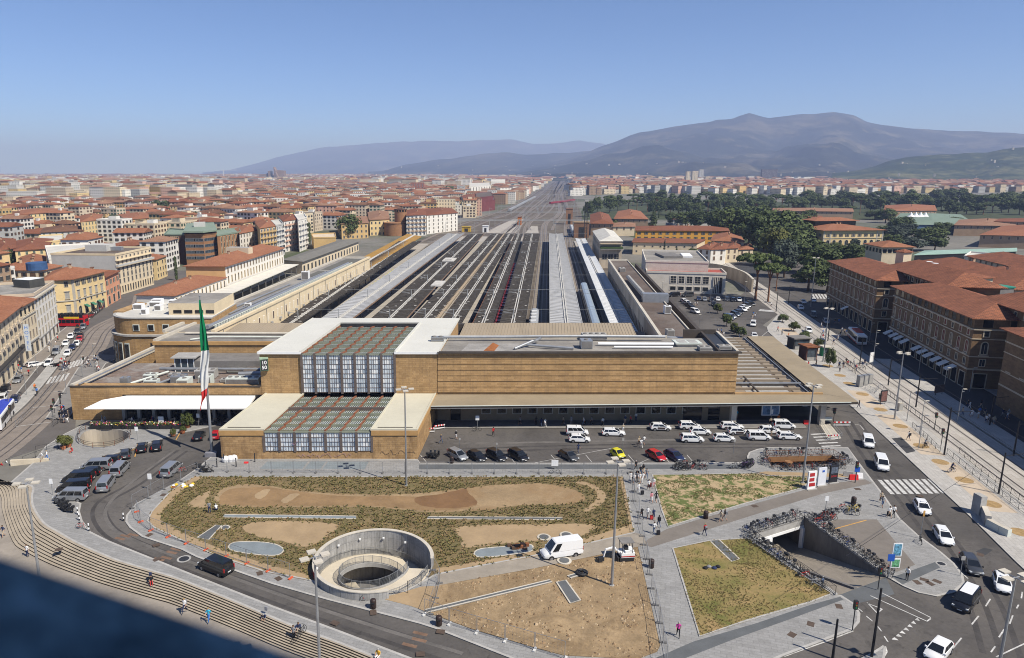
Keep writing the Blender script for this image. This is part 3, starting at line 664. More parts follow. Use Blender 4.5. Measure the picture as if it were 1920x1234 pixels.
GTR=mat('dark_gutter',(.06,.05,.042),.8,.2,.5);DRF=mat('dark_brown_roof',(.105,.078,.062),.9,.25,.12,col2=(.15,.125,.105),fine=1.6)
GRF=mat('grey_station_roof',(.20,.185,.165),.9,.22,.15,col2=(.28,.26,.23),fine=1.5)
CRM=mat('cream_station_plaster',(.62,.51,.34),.9,.1,.3,fine=1.6);CSH=mat('stained_plaster',(.44,.37,.28),.9,.25,.2,fine=1,stretch=(1,1,.25),col2=(.30,.24,.18))
FRG=mat('green_grey_frame',(.21,.225,.175),.7,.15,.8);FRW=mat('pale_frame',(.52,.55,.50),.6,.1,1);RUSTB=mat('rust_red_beam',(.22,.085,.045),.8,.22,.8)
SKYG=glass('skylight_glass',(.045,.06,.075),.15,.6,.4);SKYG2=glass('skylight_glass_green',(.16,.18,.12),.3,.5,.3)
MILK=[glass('milky_glass_a',(.55,.60,.64),.25,.5,.12),glass('milky_glass_b',(.44,.49,.53),.25,.5,.15),glass('milky_glass_c',(.72,.73,.72),.3,.5,.08),glass('milky_glass_d',(.32,.37,.42),.2,.5,.2)]
PIL=mat('brown_grey_pilaster',(.115,.09,.078),.6,.2,.6);BGL=glass('dark_glazing',(.012,.013,.015),.12)
stn=thg('railway_station','long low brown stone railway station with stepped glass roof over its entrance','station')
Z1,ZR=5.3,13.55
mb=MB()
mb.P(sq(-38,-30.05,0,32),0,ZR-.25,BRN);mb.P(sq(-12.15,-4.1,0,32),0,ZR-.25,BRN);mb.P(sq(-30.05,-12.15,26.4,32),0,ZR-.25,BRN)
mb.B('stone_wall',stn)
rf=MB()
for a0,a1,d0,d1 in((-38.2,-30.0,-.25,32.2),(-12.2,-3.9,-.25,32.2),(-30.0,-12.2,26.2,32.2)):rf.P(sq(a0,a1,d0,d1),ZR-.25,ZR,GREYBEIGE_R)
o=rf.B('flat_roof',stn)
ed=MB()
for a0,a1,d0,d1 in((-38.32,-38.2,-.4,32.3),(-3.9,-3.78,-.4,32.3)):ed.P(sq(a0,a1,d0,d1),ZR-.35,ZR+.12,GREYBEIGE_R)
for a0,a1 in((-38.2,-30.0),(-12.2,-3.9)):ed.P(sq(a0,a1,-.4,-.25),ZR-.35,ZR+.1,WHT)
ed.P(sq(-30.3,-30.0,-.2,26.2),ZR,ZR+.3,GREYBEIGE_R);ed.P(sq(-12.2,-11.9,-.2,26.2),ZR,ZR+.3,GREYBEIGE_R);ed.P(sq(-30.3,-11.9,26.2,26.5),ZR,ZR+.3,GREYBEIGE_R)
ed.B('roof_edge',o)
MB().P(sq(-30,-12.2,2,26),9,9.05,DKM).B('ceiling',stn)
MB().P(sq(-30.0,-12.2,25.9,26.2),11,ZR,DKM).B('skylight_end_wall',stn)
def skp(w,dp,lift):
 mb=MB()
 def q(x0,x1,y0,y1,m,dz=0):
  f=lambda y:lift*(1-y/dp)+dz
  mb.Q([(x0,y0,f(y0)),(x1,y0,f(y0)),(x1,y1,f(y1)),(x0,y1,f(y1))],m)
 q(0,w,0,dp,FRG)
 mb.Q([(0,0,0),(w,0,0),(w,0,lift),(0,0,lift)],FRG)
 q(.12,w-.12,dp*.28,dp*.92,FRW,.03)
 n=5;s=(w-.3)/n
 for i in range(n):
  for j in range(2):
   q(.17+i*s,.15+(i+1)*s-.12,dp*(.31+j*.31),dp*(.31+j*.31+.27),SKYG if(i*7+j*3)%5 else SKYG2,.055)
 q(.05,w-.05,dp*.02,dp*.2,SKYG2,.03)
 return mb.mesh('skylight_panel')
BAYS=[-30+17.8*i/7 for i in range(8)]
def skl(par,a_list,d0,d1,rows,z,lift):
 bw=a_list[1]-a_list[0];dp=(d1-d0)/rows;me=skp(bw-.34,dp-.04,lift)
 sh=Matrix(((1,TK,0,0),(0,1,0,0),(0,0,1,0),(0,0,0,1)));me.transform(sh)
 for r in range(rows):
  for i in range(7):
   o=link('skylight_panel',me,par);o.location=ST(a_list[i]+.17,d0+r*dp,z)
 for i in range(8):
  mb=MB();a=a_list[i]
  for r in range(rows):
   f=d0+r*dp;P=[(f,z+lift+.22),(f+dp,z+.24),(f+dp,z-.3),(f,z-.3)]
   L=[ST(a-.15,d,zz)for d,zz in P];R_=[ST(a+.15,d,zz)for d,zz in P]
   mb.F(L+R_,[(0,1,5,4),(0,3,2,1),(4,5,6,7),(0,4,7,3),(1,2,6,5)],RUSTB)
  mb.B('roof_beam',par)
skl(stn,BAYS,0.0,25.9,8,12.75,.42)
def glazing(par,a0,a1,d,z0,z1,nx,nz_,seed):
 r2=random.Random(seed);fr=MB();pn=MB()
 X=lambda a,dd,z:ST(a,d+dd,z)
 for i in range(nx+1):
  a=a0+(a1-a0)*i/nx;fr.P([S2(a-.02,d-.05),S2(a+.02,d-.05),S2(a+.02,d+.03),S2(a-.02,d+.03)],z0,z1,PIL)
 for j in range(nz_+1):
  z=z0+(z1-z0)*j/nz_;fr.P([S2(a0,d-.07),S2(a1,d-.07),S2(a1,d+.02),S2(a0,d+.02)],z-.03,z+.03,PIL)
 for i in range(nx):
  for j in range(nz_):
   x0,x1=a0+(a1-a0)*i/nx,a0+(a1-a0)*(i+1)/nx;y0,y1=z0+(z1-z0)*j/nz_,z0+(z1-z0)*(j+1)/nz_
   t=r2.uniform(-.02,.02);pn.Q([X(x0,t,y0),X(x1,-t,y0),X(x1,-t+.02,y1),X(x0,t-.02,y1)],r2.choice(MILK[:2]*3+[MILK[2]]*2+[MILK[3]]))
 o=fr.B('glazing_bay',par);p=pn.B('panes',o);p['kind']='stuff'
for i in range(7):
 glazing(stn,BAYS[i]+.2,BAYS[i+1]-.2,-.05,Z1+.25,13.0,5,8,10+i)
 g_=MB();g_.P(sq(BAYS[i]+.2,BAYS[i+1]-.2,-.25,.5),12.95,13.15,FRG);g_.B('eaves_strip',stn)
for i in range(8):
 MB().P(sq(BAYS[i]-.2,BAYS[i]+.2,-.35,.35),Z1,13.35,PIL).B('pilaster',stn)
P0=-19.75
mb=MB()
for a0,a1 in((-37.2,-30.0),(-12.0,-4.45)):mb.P(sq(a0,a1,P0,-.01),0,Z1-1.0,BROWN_OLD)
mb.P(sq(-30.0,-12.0,P0+.05,P0+.8),0,1.35,BROWN_OLD)
mb.B('entrance_wall',stn)
for a0,a1 in((-37.35,-29.95),(-12.05,-4.3)):MB().P(sq(a0,a1,P0-.14,-.02),Z1-1.0,Z1-.12,BROWN_TRIM).B('cornice',stn)
for a0,a1 in((-37.3,-29.8),(-12.2,-4.35)):
 mb=MB();mb.P(sq(a0,a1,P0-.1,-.03),Z1-.12,Z1,BEIGE_R)
 for d0,d1,b0,b1 in((P0-.1,P0+.15,a0,a1),(P0+.15,-.03,a0,a0+.25),(P0+.15,-.03,a1-.25,a1)):mb.P(sq(b0,b1,d0,d1),Z1,Z1+.14,BEIGE_R)
 er=mb.B('entrance_roof',stn);MB().P(sq(a0+1.0,a1-1.0,P0+.9,P0+1.15),Z1+.004,Z1+.05,GTR).B('roof_slot',er)
LB=[-30+18.0*i/7 for i in range(8)]
skl(stn,LB,P0+.1,P0+11.2,4,4.75,.3);skl(stn,LB,P0+11.6,-.45,3,4.75,.3)
MB().P(sq(-30,-12,P0+11.2,P0+11.6),4.6,5.35,PIL).B('skylight_gutter',stn)
for i in range(7):glazing(stn,LB[i]+.2,LB[i+1]-.2,P0+.12,1.5,4.7,5,4,40+i)
for i in range(8):MB().P(sq(LB[i]-.2,LB[i]+.2,P0-.05,P0+.5),1.35,4.85,PIL).B('pilaster',stn)
MB().P(sq(-30,-12,P0-.02,P0+.5),4.7,4.95,FRG).B('eaves_strip',stn)
gr=MB()
r2=random.Random(3)
for x0,x1,zc,colr in((-24.5,-16.0,.75,(.30,.18,.28)),(-25.6,-24.2,2.9,(.45,.25,.38)),(-10.6,-5.6,1.3,(.06,.04,.035)),(-29.2,-27.6,1.75,(.05,.05,.06))):
 m=mat('graffiti_%d'%int(zc*100),colr,.8,.2,1);x=x0
 while x<x1:
  pts=[ST(x+.35*k+r2.uniform(-.15,.15),P0-.02+(0 if zc<1.4 and x0>-12 else 0)-.04,zc+r2.uniform(-.35,.35))for k in range(5)]
  gr.T(spl(pts,4),.022,4,m,cap=False);x+=1.5
gr.B('graffiti',stn)
def text_mesh(s,size,m,name='lettering',bold=0.0):
 c=bpy.data.curves.new(name,'FONT');c.body=s;c.size=size;c.align_x='CENTER';c.align_y='CENTER';c.extrude=.01;c.offset=bold
 o=bpy.data.objects.new(name,c);COL.objects.link(o);dg=bpy.context.evaluated_depsgraph_get();me=bpy.data.meshes.new_from_object(o.evaluated_get(dg))
 bpy.data.objects.remove(o);bpy.data.curves.remove(c);me.materials.clear();me.materials.append(m);me.name=name;return me
def text(s,size,m,parent,loc,rx=PI/2,rz=0,name='lettering',bold=0.0):
 o=link(name,text_mesh(s,size,m,name,bold),parent);o.location=loc;o.rotation_euler=(rx,0,rz);return o
ck=thg('station_clock','black flip clock reading 10 50 with green top on the corner of the brown wall','clock',ST(-36.9,-.75,10.0),.32)
mb=MB();mb.X(-.75,.75,0,.8,0,2.3,mat('clock_green',(.10,.17,.10),.6,.2,1));mb.B('case',ck)
mb=MB();mb.X(-.62,.62,-.04,-.001,.12,2.12,DKM);mb.B('face',ck)
mb=MB();mb.X(-.8,.8,-.1,.95,2.31,2.55,mat('pale_green_metal',(.32,.42,.30),.6,.15,1));mb.B('hood',ck)
text('10',.95,WHT,ck,(0,-.055,1.62),name='numerals',bold=.02);text('50',.95,WHT,ck,(0,-.055,.68),name='numerals',bold=.02)
mb=MB();mb.P(sq(-4.1,53.2,.12,13.3),0,13.0,BRN);mb.B('wing_wall',stn)
NB=7;zb0,zb1=5.55,13.35;bh=(zb1-zb0)/NB
for k in range(NB):
 z0=zb0+k*bh;e=.1
 mb=MB();P=[(-4.0,53.3)]
 F=[ST(-4.0,.1,z0),ST(53.3,.1,z0),ST(53.3,.1,z0+bh),ST(-4.0,.1,z0+bh),ST(-4.0,.02,z0),ST(53.36,.02,z0),ST(53.36,-e,z0+bh-.1),ST(-4.0,-e,z0+bh-.1),ST(-4.0,-.02,z0+bh),ST(53.36,-.02,z0+bh)]
 F=[ST(a,d,z)for d,z in((.12,z0),(-e,z0),(-.02,z0+bh-.06),(.12,z0+bh-.06))for a in(-4.0,53.36)]
 mb.F(F,[(2,3,5,4),(0,1,3,2),(4,5,7,6),(0,2,4,6),(1,7,5,3)],BRN)
 mb.B('stone_course',stn)
mb=MB();mb.P(sq(-4.0,53.9,-.55,.4),13.36,13.62,GTR);mb.B('wing_cornice',stn)
mb=MB();mb.P(sq(-3.7,53.3,.4,13.4),13.0,13.12,GRF);mb.B('wing_roof',stn)
mb=MB()
for a0,a1,d0,d1 in((-3.7,41.8,12.9,13.3),(53.0,53.5,.4,17.5)):mb.P(sq(a0,a1,d0,d1),13.0,13.75,CNL)
mb.B('parapet',stn)
mb=MB();mb.P(sq(49.6,50.0,.5,17),13.12,13.75,GTR);mb.P(sq(46,52.9,17.2,17.6),12,14.1,GTR);mb.B('inner_parapet',stn)
mb=MB();mb.P(sq(50.05,52.9,.9,17.1),13.13,13.2,mat('blue_black_roof',(.035,.04,.05),.6,.2,.4));mb.B('sunken_roof',stn)
mb=MB();mb.P(sq(-4.0,53.3,-.6,.1),0,5.0,mat('portico_wall',(.25,.19,.12),.9,.15,.4));mb.B('portico_wall',stn)
WINM=MB()
WINM.X(-.95,.95,-.1,0,0,2.5,TRIM);WINM.X(-.78,.78,-.13,-.101,.14,2.36,BGL);WINM.X(-.03,.03,-.16,-.131,.14,2.36,DKM);WINM.X(-.78,.78,-.16,-.131,1.5,1.56,DKM)
wme=WINM.mesh('window')
for i in range(14):
 o=link('window',wme,stn);o.location=ST(5.4+i*2.98,-.6,1.35)
for a,w in((-.5,1.9),(45.3,3.6),(49.4,2.2)):
 mb=MB();mb.P(sq(a-w/2,a+w/2,-.72,-.62),.12,3.6,BGL);mb.B('doorway',stn)
pvm('portico_floor',sq(-4.2,66,-4.9,-.6),CND,z=.14)
cz0,cz1=4.6,5.05
mb=MB();mb.P([S2(-4.3,-6.9),S2(73.6,-4.6),S2(73.6,-1.6),S2(71.0,.1),S2(-4.3,.1)],cz0,cz1,GTR,CNR)
co=mb.B('canopy',stn)
mb=MB();a,b=S2(-4.3,-6.9),S2(73.9,-4.6);
for z0,z1,o_,m in((cz1-.08,cz1+.02,.12,FRW),(cz0-.1,cz0-.02,.05,STL)):
 mb.P([(a[0],a[1]-o_),(b[0],b[1]-o_),(b[0],b[1]+.1),(a[0],a[1]+.1)],z0,z1,m)
mb.B('canopy_lip',co)
mb=MB();mb.P([S2(73.6,-4.55),S2(75.3,-4.5),S2(76.0,50),S2(69.3,50),S2(69.3,.2),S2(71.0,.15),S2(73.6,-1.55)],cz0,cz1,GTR,CNR);mb.B('side_canopy',stn)
mb=MB();mb.P(sq(53.4,69.1,.15,51),4.2,4.45,GTR,DRF);mb.B('skylit_roof',stn)
mb=MB();mb.P(sq(53.4,70.4,.12,.55),4.5,5.4,mat('tan_upstand',(.36,.23,.11),.85,.15,.5));mb.B('upstand',stn)
PEB=mat('glass_block_strip',(.33,.32,.30),.5,.25,3,fine=9);RIBT=mat('tan_rib',(.235,.19,.14),.88,.14,.3)
for k in range(17):
 d=1.9+k*2.9
 mb=MB();mb.P(sq(53.5,67.6,d-.25,d+.25),4.45,4.95,RIBT);mb.B('roof_rib',stn)
 MB().P(sq(56.5+.05*k,65+.05*k,d+.3,d+2.55),4.46,4.56,PEB).B('glass_block_panel',stn)
 for a0,a1 in((53.5,56.4),(65.9,67.5)):MB().P(sq(a0,a1,d+.3,d+2.55),4.46,4.6,RIBT).B('roof_panel',stn)
mb=MB();mb.P(sq(53.6,68.6,7.2,7.5),5.0,5.3,STL);mb.P(sq(58.2,58.5,.6,12.5),5.0,5.2,GTR);mb.B('roof_pipe',stn)
mb=MB();mb.P(sq(67.7,69.2,.6,50),4.46,4.52,DKM);mb.P(sq(68.4,68.6,.6,50),4.52,4.8,STL);mb.B('valley_gutter',stn)
for a,d in((69.5,-2.6),(70,8),(70,20),(70,32),(52.5,-3.0)):
 mb=MB();p=S2(a,d);mb.O(p,1.0,1.0,0,cz0,0,CNL);mb.B('column',stn)
mb=MB();p=S2(60.2,-1.0);mb.O(p,3.4,.3,1.2,3.6,0,WHT);
for dx in(-.85,.85):mb.O((p[0]+dx,p[1]-.17),1.4,.05,1.4,3.3,0,mat('poster_blue',(.12,.2,.32),.5,.6,1.2))
mb.B('poster_board',stn)
mb=MB()
for a0,a1 in((-3.7,38.0),(-60,-38.4)):
 P=[ST(a0,21,9.2),ST(a1,21,9.2),ST(a1-.3,42.5,10.2),ST(a0,42.5,10.2)]
 mb.F(P+[(x,y,8.2)for x,y,z in P],[(0,1,2,3),(0,4,5,1),(1,5,6,2),(2,6,7,3),(3,7,4,0)],TAN_R)
mb.B('concourse_roof',stn)
mb=MB()
for k in range(58):
 a=-3.4+k*.72;mb.P([S2(a,21.1),S2(a+.07,21.1),S2(a+.07,42.4),S2(a,42.4)],[9.2,9.2,10.2,10.2],[9.26,9.26,10.26,10.26],TAN_R)
for k in range(30):
 a=-59.5+k*.72;mb.P([S2(a,21.1),S2(a+.07,21.1),S2(a+.07,42.4),S2(a,42.4)],[9.2,9.2,10.2,10.2],[9.26,9.26,10.26,10.26],TAN_R)
o=mb.B('roof_seams',stn);o['kind']='stuff'
mb=MB();mb.P(sq(-60,41,13.5,42),0,8.1,CND);mb.B('concourse',stn)
mb=MB();mb.P(sq(-38.4,38,41.2,42.6),8.1,10.1,GTR);mb.B('concourse_end',stn)
mb=MB();mb.P(sq(-3.6,41,13.5,21),8.1,8.5,CONC);mb.B('valley_roof',stn)
def dct(pts,r,label,m=STL,n=8,cat='duct'):
 mb=MB();mb.T(pts,r,n,m);o=mb.B('roof_duct',smooth=40,label=label,cat=cat);return o
def unt(a,d,z,w,dp,h,label,m=STL,name='air_handling_unit'):
 t=thg(name,label,'rooftop unit',ST(a,d,z))
 mb=MB();mb.X(-w/2,w/2,-dp/2,dp/2,.15,h,m);mb.B('casing',t)
 mb=MB()
 mb.X(-w/2+.1,w/2-.1,-dp/2-.02,-dp/2-.001,.3,h-.2,CND);mb.B('louvre',t)
 n=max(1,int(w/1.2))
 for i in range(n):MB().L([(.42,h),(.42,h+.14)],12,(-w/2+w*(i+.5)/n,0,0),CND).B('fan',t)
 for y in(-dp/2+.1,dp/2-.25):MB().X(-w/2,w/2,y,y+.15,0,.15,DKM).B('foot',t)
 return t
dct([ST(-6,10.5,14.0),ST(8,10.8,14.0),ST(20,11,14.1),ST(28,11,14.1),ST(41,10.5,14.1)],.28,'long silver duct along the back of the right wing roof')
dct([ST(27,6.5,13.6),ST(34,6.3,13.6),ST(42,6.2,13.6)],.3,'white insulated pipe at the right of the wing roof',WHT)
dct([ST(30,4.2,13.5),ST(41.5,4.0,13.5)],.2,'thin white pipe nearest the right wing cornice',WHT)
dct([ST(10.5,3.2,13.4),ST(14,6.5,14.2),ST(15.5,8.8,14.2),ST(13,5.2,13.7),ST(22,3.0,13.5)],.25,'bent silver duct in the middle of the wing roof')
unt(24.5,5.0,13.12,2.2,2.4,1.7,'grey steel air handler in the middle of the right wing roof')
unt(26.5,12,13.12,5.0,2.2,1.3,'wide pale grey duct housing at the back of the wing roof',CONC)
unt(47.5,3.0,13.12,2.4,1.8,.8,'small flat skylight box near the right end of the roof',CONC)
unt(51.3,3.2,13.22,2.4,1.8,.9,'concrete roof hatch beside the sunken black roof',CONC)
unt(-5.4,8.8,13.6,2.6,.8,.9,'small silver fan unit at the edge of the grey white roof')
mb=MB();g=[ST(4.5,2.5),ST(6.6,2.3),ST(7.2,7),ST(5.8,9.5)];mb.Q([(p[0],p[1],13.128)for p in g],mat('rust_stain',(.28,.10,.03),.9,.35,.6));mb.B('rust_patch',stn)
mb=MB();g=[ST(0,.8),ST(12,.8),ST(11,8.6),ST(1,8.6)];mb.Q([(p[0],p[1],13.124)for p in g],mat('pale_felt',(.27,.255,.235),.9,.35,.25));mb.B('pale_felt_patch',stn)
sk=thg('roof_light','white framed double roof light box on the side wing','roof light',ST(44.8,7,12.2))
mb=MB();mb.X(-2.2,2.2,-1.2,1.2,0,1.5,CNL);mb.B('box',sk);mb=MB();mb.X(-2.6,2.6,-1.6,1.6,1.5,1.75,FRW);mb.B('lid',sk)
mb=MB();mb.X(-1.9,-.2,-1.1,1.1,1.76,1.79,CONC);mb.X(.2,1.9,-1.1,1.1,1.76,1.79,CONC);mb.B('pane',sk)
## side wings running back along the tracks
rw=thg('station_side_wing','long dark roofed station wing along the right of the tracks','station wing')
mb=MB();mb.P(sq(41.6,49.8,13.5,160),0,11.3,CSH);mb.B('wall',rw)
mb=MB();mb.P(sq(42.1,49.3,17.8,159.5),11.3,11.4,DRF);mb.B('roof',rw)
mb=MB();mb.P(sq(41.4,42.1,17.5,160.2),11.3,12.05,CNL);mb.P(sq(42.1,49.4,159.5,160.2),11.3,12.05,CNL);mb.P(sq(49.3,49.6,1,159.5),11.3,11.75,CNL);mb.B('parapet',rw)
mb=MB();mb.P(sq(49.85,53.3,17.8,160),0,8.6,GTR);mb.P(sq(52.6,53.5,17.8,160),8.6,10.3,GTR);mb.B('dark_side_strip',rw)
wbm=MB();wbm.X(-.04,.06,-.5,.5,0,1.9,SHUT_B);wbm.X(-.1,.0,-.62,.62,-.1,0,TRIM);wme2=wbm.mesh('window')
for i in range(44):
 o=link('window',wme2,rw);o.location=ST(41.55,24+i*3.05,5.9);o.rotation_euler=(0,0,-TK)
mb=MB();mb.X(0,7,-1.4,1.4,0,2.4,STL)
au=thg('air_handling_unit','big grey steel air handler on the dark side wing roof','rooftop unit',ST(43.5,66,11.4),-TK);mb.B('casing',au)
mb=MB();mb.T([(1,1.4,1.2),(.3,40,1.2)],.75,8,CONC);mb.B('pipe',au,smooth=40)
unt(44,128,11.4,2,3,1.4,'weathered red and grey unit far along the side wing',CONC)
unt(47.6,48,11.4,1.6,1.6,2.2,'white cabinet on the edge of the side wing roof',WHT)
unt(43.9,21.5,11.4,1.6,2.0,1.8,'grey chimney fan at the near end of the side wing',CONC)
dct([ST(42.6,19,11.9),ST(46.2,17.8,11.9)],.45,'stubby silver pipe bundle at the near end of the side wing')
lw=thg('station_side_wing','long cream walled station wing along the left of the tracks','station wing')
mb=MB();mb.P(sq(-72.5,-60.6,30,176),0,10.6,CRM);mb.B('wall',lw)
mb=MB();mb.P(sq(-72.0,-61.2,30.4,175.4),10.6,10.7,GRF);mb.B('roof',lw)
mb=MB();mb.P(sq(-61.2,-60.3,29.6,176.2),10.6,11.25,CRM);mb.P(sq(-72.7,-72.0,30,176),10.6,11.25,CNL);mb.P(sq(-72,-61.2,175.4,176.2),10.6,11.25,CNL);mb.B('parapet',lw)
wl=MB();wl.X(-.02,.05,-.45,.45,0,2.2,WHT);wl.X(.051,.07,-.36,.36,.08,2.1,CRM);wlm=wl.mesh('window')
wl=MB();wl.X(-.02,.05,-.45,.45,0,2.2,WHT);wl.X(.051,.07,-.36,.36,.08,2.1,SHUT_B);wlm2=wl.mesh('window')
for i in range(42):
 o=link('window',wlm if i%3 else wlm2,lw);o.location=ST(-60.6,36+i*3.3,6.6);o.rotation_euler=(0,0,-TK)
acm=MB();acm.X(0,.5,-.45,.45,0,.6,CONC);acme=acm.mesh('air_conditioner')
for i in range(0,42,2):
 o=link('air_conditioner',acme,lw);o.location=ST(-60.55,37.3+i*3.3,5.6);o.rotation_euler=(0,0,-TK)
 if i%4==0:
  MB().T([ST(-60.45,34.4+i*3.3,5),ST(-60.45,34.4+i*3.3,10.6)],.07,5,CONC).B('downpipe',lw)
dct([ST(-62.6,31,11.6),ST(-62.6,150,11.6)],.5,'long grey duct beside the parapet of the left wing roof',STL)
mb=MB()
for k in range(80):mb.P(sq(-61.9,-61.4,33+k*1.5,33.15+k*1.5),10.7,11.7,FRW)
mb.P(sq(-61.75,-61.6,32,152),11.7,11.85,FRW)
mb.B('duct_railing',lw);
dct([ST(-66,50,11.0),ST(-65.5,130,11.0)],.22,'thin grey pipe in the middle of the left wing roof');dct([ST(-68.5,60,11.0),ST(-68,100,11.0)],.25,'short grey pipe on the left wing roof')
for a,d,l in((-66.8,112,'white cooling tower on the left wing roof'),):unt(a,d,10.7,2.4,2.6,3.0,l,WHT,'cooling_tower')
unt(-66,62,10.7,1.6,1.4,1.0,'small white unit on the near part of the left wing roof',WHT)
for d0,d1 in((118,134),(137,172)):MB().P(sq(-69.5,-62.8,d0,d1),10.71,10.76,mat('olive_roof_panel',(.12,.115,.095),.8,.12,.3)).B('roof_panel',lw)
hb=thg('station_block','brown stone block with flat grey roof between clock wall and curved corner','station block')
mb=MB();mb.P(sq(-69.5,-38.4,20.5,30),0,10.5,BRN);mb.B('wall',hb)
mb=MB();mb.P(sq(-69.7,-38.4,20.2,20.5),9.95,10.75,BROWN_TRIM);mb.P(sq(-69.7,-69.1,20.5,46),9.9,11.2,CNL);mb.B('parapet',hb)
mb=MB();mb.P(sq(-69.1,-38.5,20.5,30),10.5,10.58,GRF);mb.P(sq(-69.1,-60.7,30,44),10.2,10.59,GRF);mb.B('roof',hb)
dct([ST(-66,27.5,11),ST(-40,27.0,11)],.3,'pale pipe along the back of the brown block roof',CNL)
dct([ST(-62,21.5,10.9),ST(-58,24,11.0),ST(-40,23.6,11.0)],.16,'thin white pipe along the front of the brown block roof',FRW)
lb=thg('cafe_wing','low brown stone wing with white canopy over a dark glazed cafe front','station wing')
mb=MB();mb.P([(-74.9,130.9),(-38.05,130.9),(-38.05,133.3),(-74.9,133.3)],5.1,6.7,BRN);mb.P([(-74.9,130.9),(-64.8,130.9),(-64.8,133.3),(-74.9,133.3)],0,5.1,BRN);mb.P([(-74.9,133.3),(-38.05,133.3),(-38.05,151.4),(-72.9,151.4),(-73.0,150)],0,5.8,BRN,DRF);mb.B('wall',lb)
mb=MB();mb.P([(-75.05,130.75),(-38.1,130.75),(-38.1,131.2),(-75.05,131.2)],6.7,6.85,GTR);mb.B('coping',lb)
mb=MB();mb.P([(-74.95,131.25),(-74.3,131.25),(-71.0,164),(-71.7,164)],5.8,7.1,CNL);mb.P([(-73.6,131.6),(-73.2,131.6),(-70.0,162),(-70.4,162)],6.9,7.05,STL);mb.B('side_parapet',lb)
mb=MB();mb.Q([(-74.2,131.3,5.82),(-38.1,131.3,5.82),(-38.1,151.3,5.82),(-72.3,151.3,5.82)],mat('cluttered_roof',(.15,.11,.09),.9,.35,.3,col2=(.25,.23,.21),fine=2));mb.B('roof',lb)
mb=MB();P=[(-69.6,125.4),(-39.2,125.4),(-39.2,130.9),(-66.2,130.9)]
mb.F([(P[0][0],P[0][1],4.15),(P[1][0],P[1][1],4.2),(P[2][0],P[2][1],5.0),(-63.5,130.9,5.0),(-68.0,129.2,4.6)]+[(P[0][0],P[0][1],4.0),(P[1][0],P[1][1],4.0),(P[2][0],P[2][1],4.5),(-63.5,130.9,4.5),(-68.0,129.2,4.2)],[(0,1,2,3,4),(5,6,1,0),(6,7,2,1),(9,5,0,4),(8,9,4,3),(9,8,7,6,5)],mat('white_canopy',(.78,.77,.74),.6,.03,.3));mb.B('white_canopy',lb)
mb=MB();mb.P([(-64.8,130.7),(-38.1,130.7),(-38.1,130.9),(-64.8,130.9)],0,5.1,BGL);mb.B('glazed_front',lb)
for i in range(10):
 x=-64.6+i*2.9;MB().X(x-.28,x+.28,130.0,130.65,0,4.4,CONC).B('pier',lb)
for i in range(9):MB().X(-64.2+i*2.9+.3,-64.2+i*2.9+2.0,130.6,130.69,3.0,3.2,DKM).B('transom',lb)
for a,d,w,dp,h,l,m in((-42.5,2.6,6.4,2.2,2.0,'row of four big white chillers beside the clock wall',FRW),(-50.5,4.0,2.4,2.2,2.0,'white boxed chiller on the middle of the low roof',FRW),(-52.8,9,4.0,2.4,1.8,'long pale grey air handler behind the white chiller',CONC),(-56.6,5.4,2.8,2.2,1.6,'silver duct box left of the white chiller',STL),(-54.6,3.6,2.2,3.0,1.5,'ribbed white duct on the low roof',FRW),(-64,8.5,2.4,2.0,1.0,'low white roof box near the street end of the roof',FRW),(-66.5,4.0,1.6,1.6,1.6,'silver rounded duct at the street end of the low roof',STL),(-61.5,4.3,2.6,1.8,1.0,'stacked white pipes box on the low roof',FRW),(-43.5,12,5.2,3.4,1.1,'brown ribbed awning box against the brown wall',DRF),(-48.5,13.5,3.5,2,.8,'curved white duct near the brown wall',FRW)):unt(a,d,5.82,w,dp,h,l,m)
dct([ST(-64,12,6.9),ST(-55,11.8,6.9),ST(-40,11.4,6.9)],.3,'long silver duct across the middle of the low roof');dct([ST(-60,2,6.3),ST(-58,9.5,6.3)],.25,'slanting silver duct on the low roof')
dct([ST(-65,3,6.4),ST(-62,11.5,6.4)],.22,'white pipe near the street end of the low roof',FRW);dct([ST(-46,8.5,6.7),ST(-38.5,8.8,6.9)],.5,'thick grey duct behind the row of chillers')
for k,(a,d,w)in EN(((-57,2.2,3.0),(-48,2.0,2.6),(-59.8,9.8,2.2),(-46.8,6.0,3.4))):unt(a,d,5.82,w,1.2,.7,['low grey cable tray at the front of the low roof','low grey vent box left of the chillers','grey fan box behind the slanting duct','flat grey plenum beside the thick duct'][k],CONC)
pn=thg('roof_penthouse','small glazed penthouse with overhanging grey lid on the low roof','penthouse',ST(-59.7,15.0,5.82))
mb=MB();mb.X(-2.0,2.0,-1.6,1.6,0,3.0,SKYG);mb.B('glazing',pn);mb=MB();mb.X(-2.6,2.6,-2.2,2.2,3.0,3.25,CONC);mb.B('lid',pn)
mb=MB()
for x in(-2,-.7,.7,2):mb.X(x-.08,x+.08,-1.68,-1.6,0,3,WHT)
mb.B('mullion',pn)
cb=thg('curved_corner_building','brown stone corner building with rounded end and white flat roof','station block')
def rounded(off,r=8.0):
 c=(-79.6,177.2);P=[]
 for k in range(13):
  t=PI+.10+(PI/2-.02)*k/12;P.append((c[0]+(r+off)*cos(t),c[1]+(r+off)*sin(t)))
 return P+[(-60.5,169.6-off),(-60.5,190),(-84.5,196)]
mb=MB();mb.P(rounded(0),0,8.0,BRN);mb.B('lower_wall',cb)
mb=MB();mb.P(rounded(.35),7.7,8.1,CONC);mb.B('string_course',cb)
mb=MB();mb.P(rounded(-.6),8.1,12.0,BRN);mb.P([(-87.6,176.6),(-84.9,176.2),(-84,188),(-86.8,190)],8.1,12.6,BRN);mb.B('upper_wall',cb)
